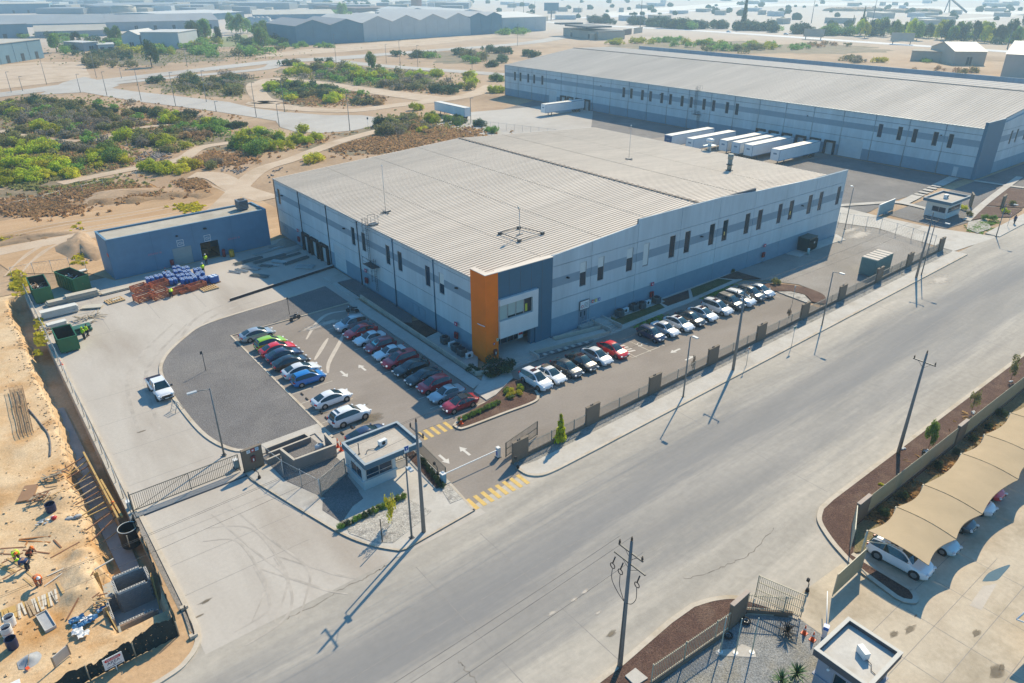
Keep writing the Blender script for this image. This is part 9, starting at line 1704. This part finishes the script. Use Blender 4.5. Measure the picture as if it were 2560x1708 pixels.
for x,y,lab in((575,330,'pale roadside billboard nearest the white highway'),(1310,370,'second pale roadside billboard along the highway')):
 p=q('a4',x,y);t=thing('billboard',lab,'billboard',(p.x,p.y,0),-pi/2+.3);b=MB();b.box(-8,8,-.3,.3,2,8);b.build('panel',F_tan,t);b=MB();[b.box(xx-.3,xx+.3,-.2,.2,0,2)for xx in(-6,6)];b.build('leg',F_walld,t)
p=q('a3',460,165);t=thing('billboard','dark billboard on a pole at the branch road','billboard',(p.x,p.y,0),-.7);b=MB();b.box(-9,9,-.4,.4,10,19);b.build('panel',F_wallb,t);b=MB();b.box(-.6,.6,-.5,.5,0,10);b.build('leg',F_walld,t)
M_band=ground('bright_plain',[(.62,.56,.48),(.70,.65,.58),(.54,.48,.41)],.01,.006,s3=.2,fine=.05,bump=0)
for k,pts,lab in(('a4',[(700,70),(1600,55),(2335,80),(2335,130),(1500,105),(720,95)],'bright strip of worked ground'),('a4',[(1200,200),(2335,120),(2335,135),(1300,215)],'bright track on the plain'),('a3',[(900,100),(2335,-10),(2335,15),(950,140)],'bright strip of road works'),('a4',[(0,40),(700,20),(1500,30),(1500,42),(500,48),(0,60)],'pale strip near the horizon')):
 sheet('bare_ground',px(k,pts),.02,M_band,lab)
for x0,x1,y,lab in((730,1150,92,'dark row of spoil heaps on the bright strip'),(1250,1600,102,'second dark row of spoil heaps')):
 t=thing('spoil_row',lab,'spoil heaps',q('a4',x0,y));o=t.location.copy();n=12
 for i in range(n):p=q('a4',x0+(x1-x0)*i/n,y+random.uniform(-2,2))-o;b=MB();b.blob((p.x,p.y,1),(14,14,4),8,4,0,.15);b.build('heap',M_sand,t)
p=q('a4',1760,110);t=thing('conveyor','slanting conveyor on the distant worked ground','conveyor',(p.x,p.y,0),1.0);b=MB();b.cyl((-25,0,2),(25,0,22),1.5,n=5);b.build('belt',F_walld,t);b=MB();b.cyl((20,4,0),(20,0,20),.8,n=5);b.cyl((20,-4,0),(20,0,20),.8,n=5);b.build('trestle',F_walld,t)
random.seed(91)
bm_=MB()
for i in range(70):
 x_=random.uniform(500,2560);y_=random.uniform(1,62)*(1 if x_>1300 else .45);p=gp(x_,y_);w=random.uniform(10,32);bm_.cbox((p.x,p.y,2.5),(w,w*random.uniform(.4,.9),random.uniform(4,8)),random.uniform(0,3),random.choice((0,0,1)))
for i in range(90):
 x_=random.uniform(0,1150);y_=random.uniform(2,34);p=gp(x_,y_);w=random.uniform(25,70);bm_.cbox((p.x,p.y,4),(w,w*random.uniform(.4,.9),random.uniform(7,12)),YAW*pi/180+random.choice((0,1.57)),random.choice((0,1,2,2)))
tag(stuff(bm_.build('distant_rooftops',[F_tan,F_wallw,F_roof])),'pale distant roofs dissolving in the haze','rooftops')
tb=MB()
for i in range(150):
 x_=random.uniform(300,2560);y_=random.uniform(0,40)*(1 if x_>1200 else .5)+random.choice((0,0,25,45))*(x_>1300)*.6;p=gp(x_,y_);w=random.uniform(5,11);tb.blob((p.x,p.y,w*.3),(w*.6,w*.6,w*.42),7,4,0,.25)
tag(stuff(tb.build('distant_treetops',L_dark)),'dots of far off trees on the plain','far trees')
# ------------------------------------------------------------------ haze
HZ=bpy.data.materials.new('haze_air');HZ.use_nodes=True;nt=HZ.node_tree;nt.nodes.clear();o_=nt.nodes.new('ShaderNodeOutputMaterial');pv=nt.nodes.new('ShaderNodeVolumePrincipled');nt.links.new(pv.outputs[0],o_.inputs['Volume'])
pv.inputs['Color'].default_value=(.58,.82,1.0,1);pv.inputs['Density'].default_value=HAZE;pv.inputs['Anisotropy'].default_value=0.25
b=MB();b.box(-700,9200,-700,9200,-4,92);o=b.build('haze',HZ);o['kind']='stuff'
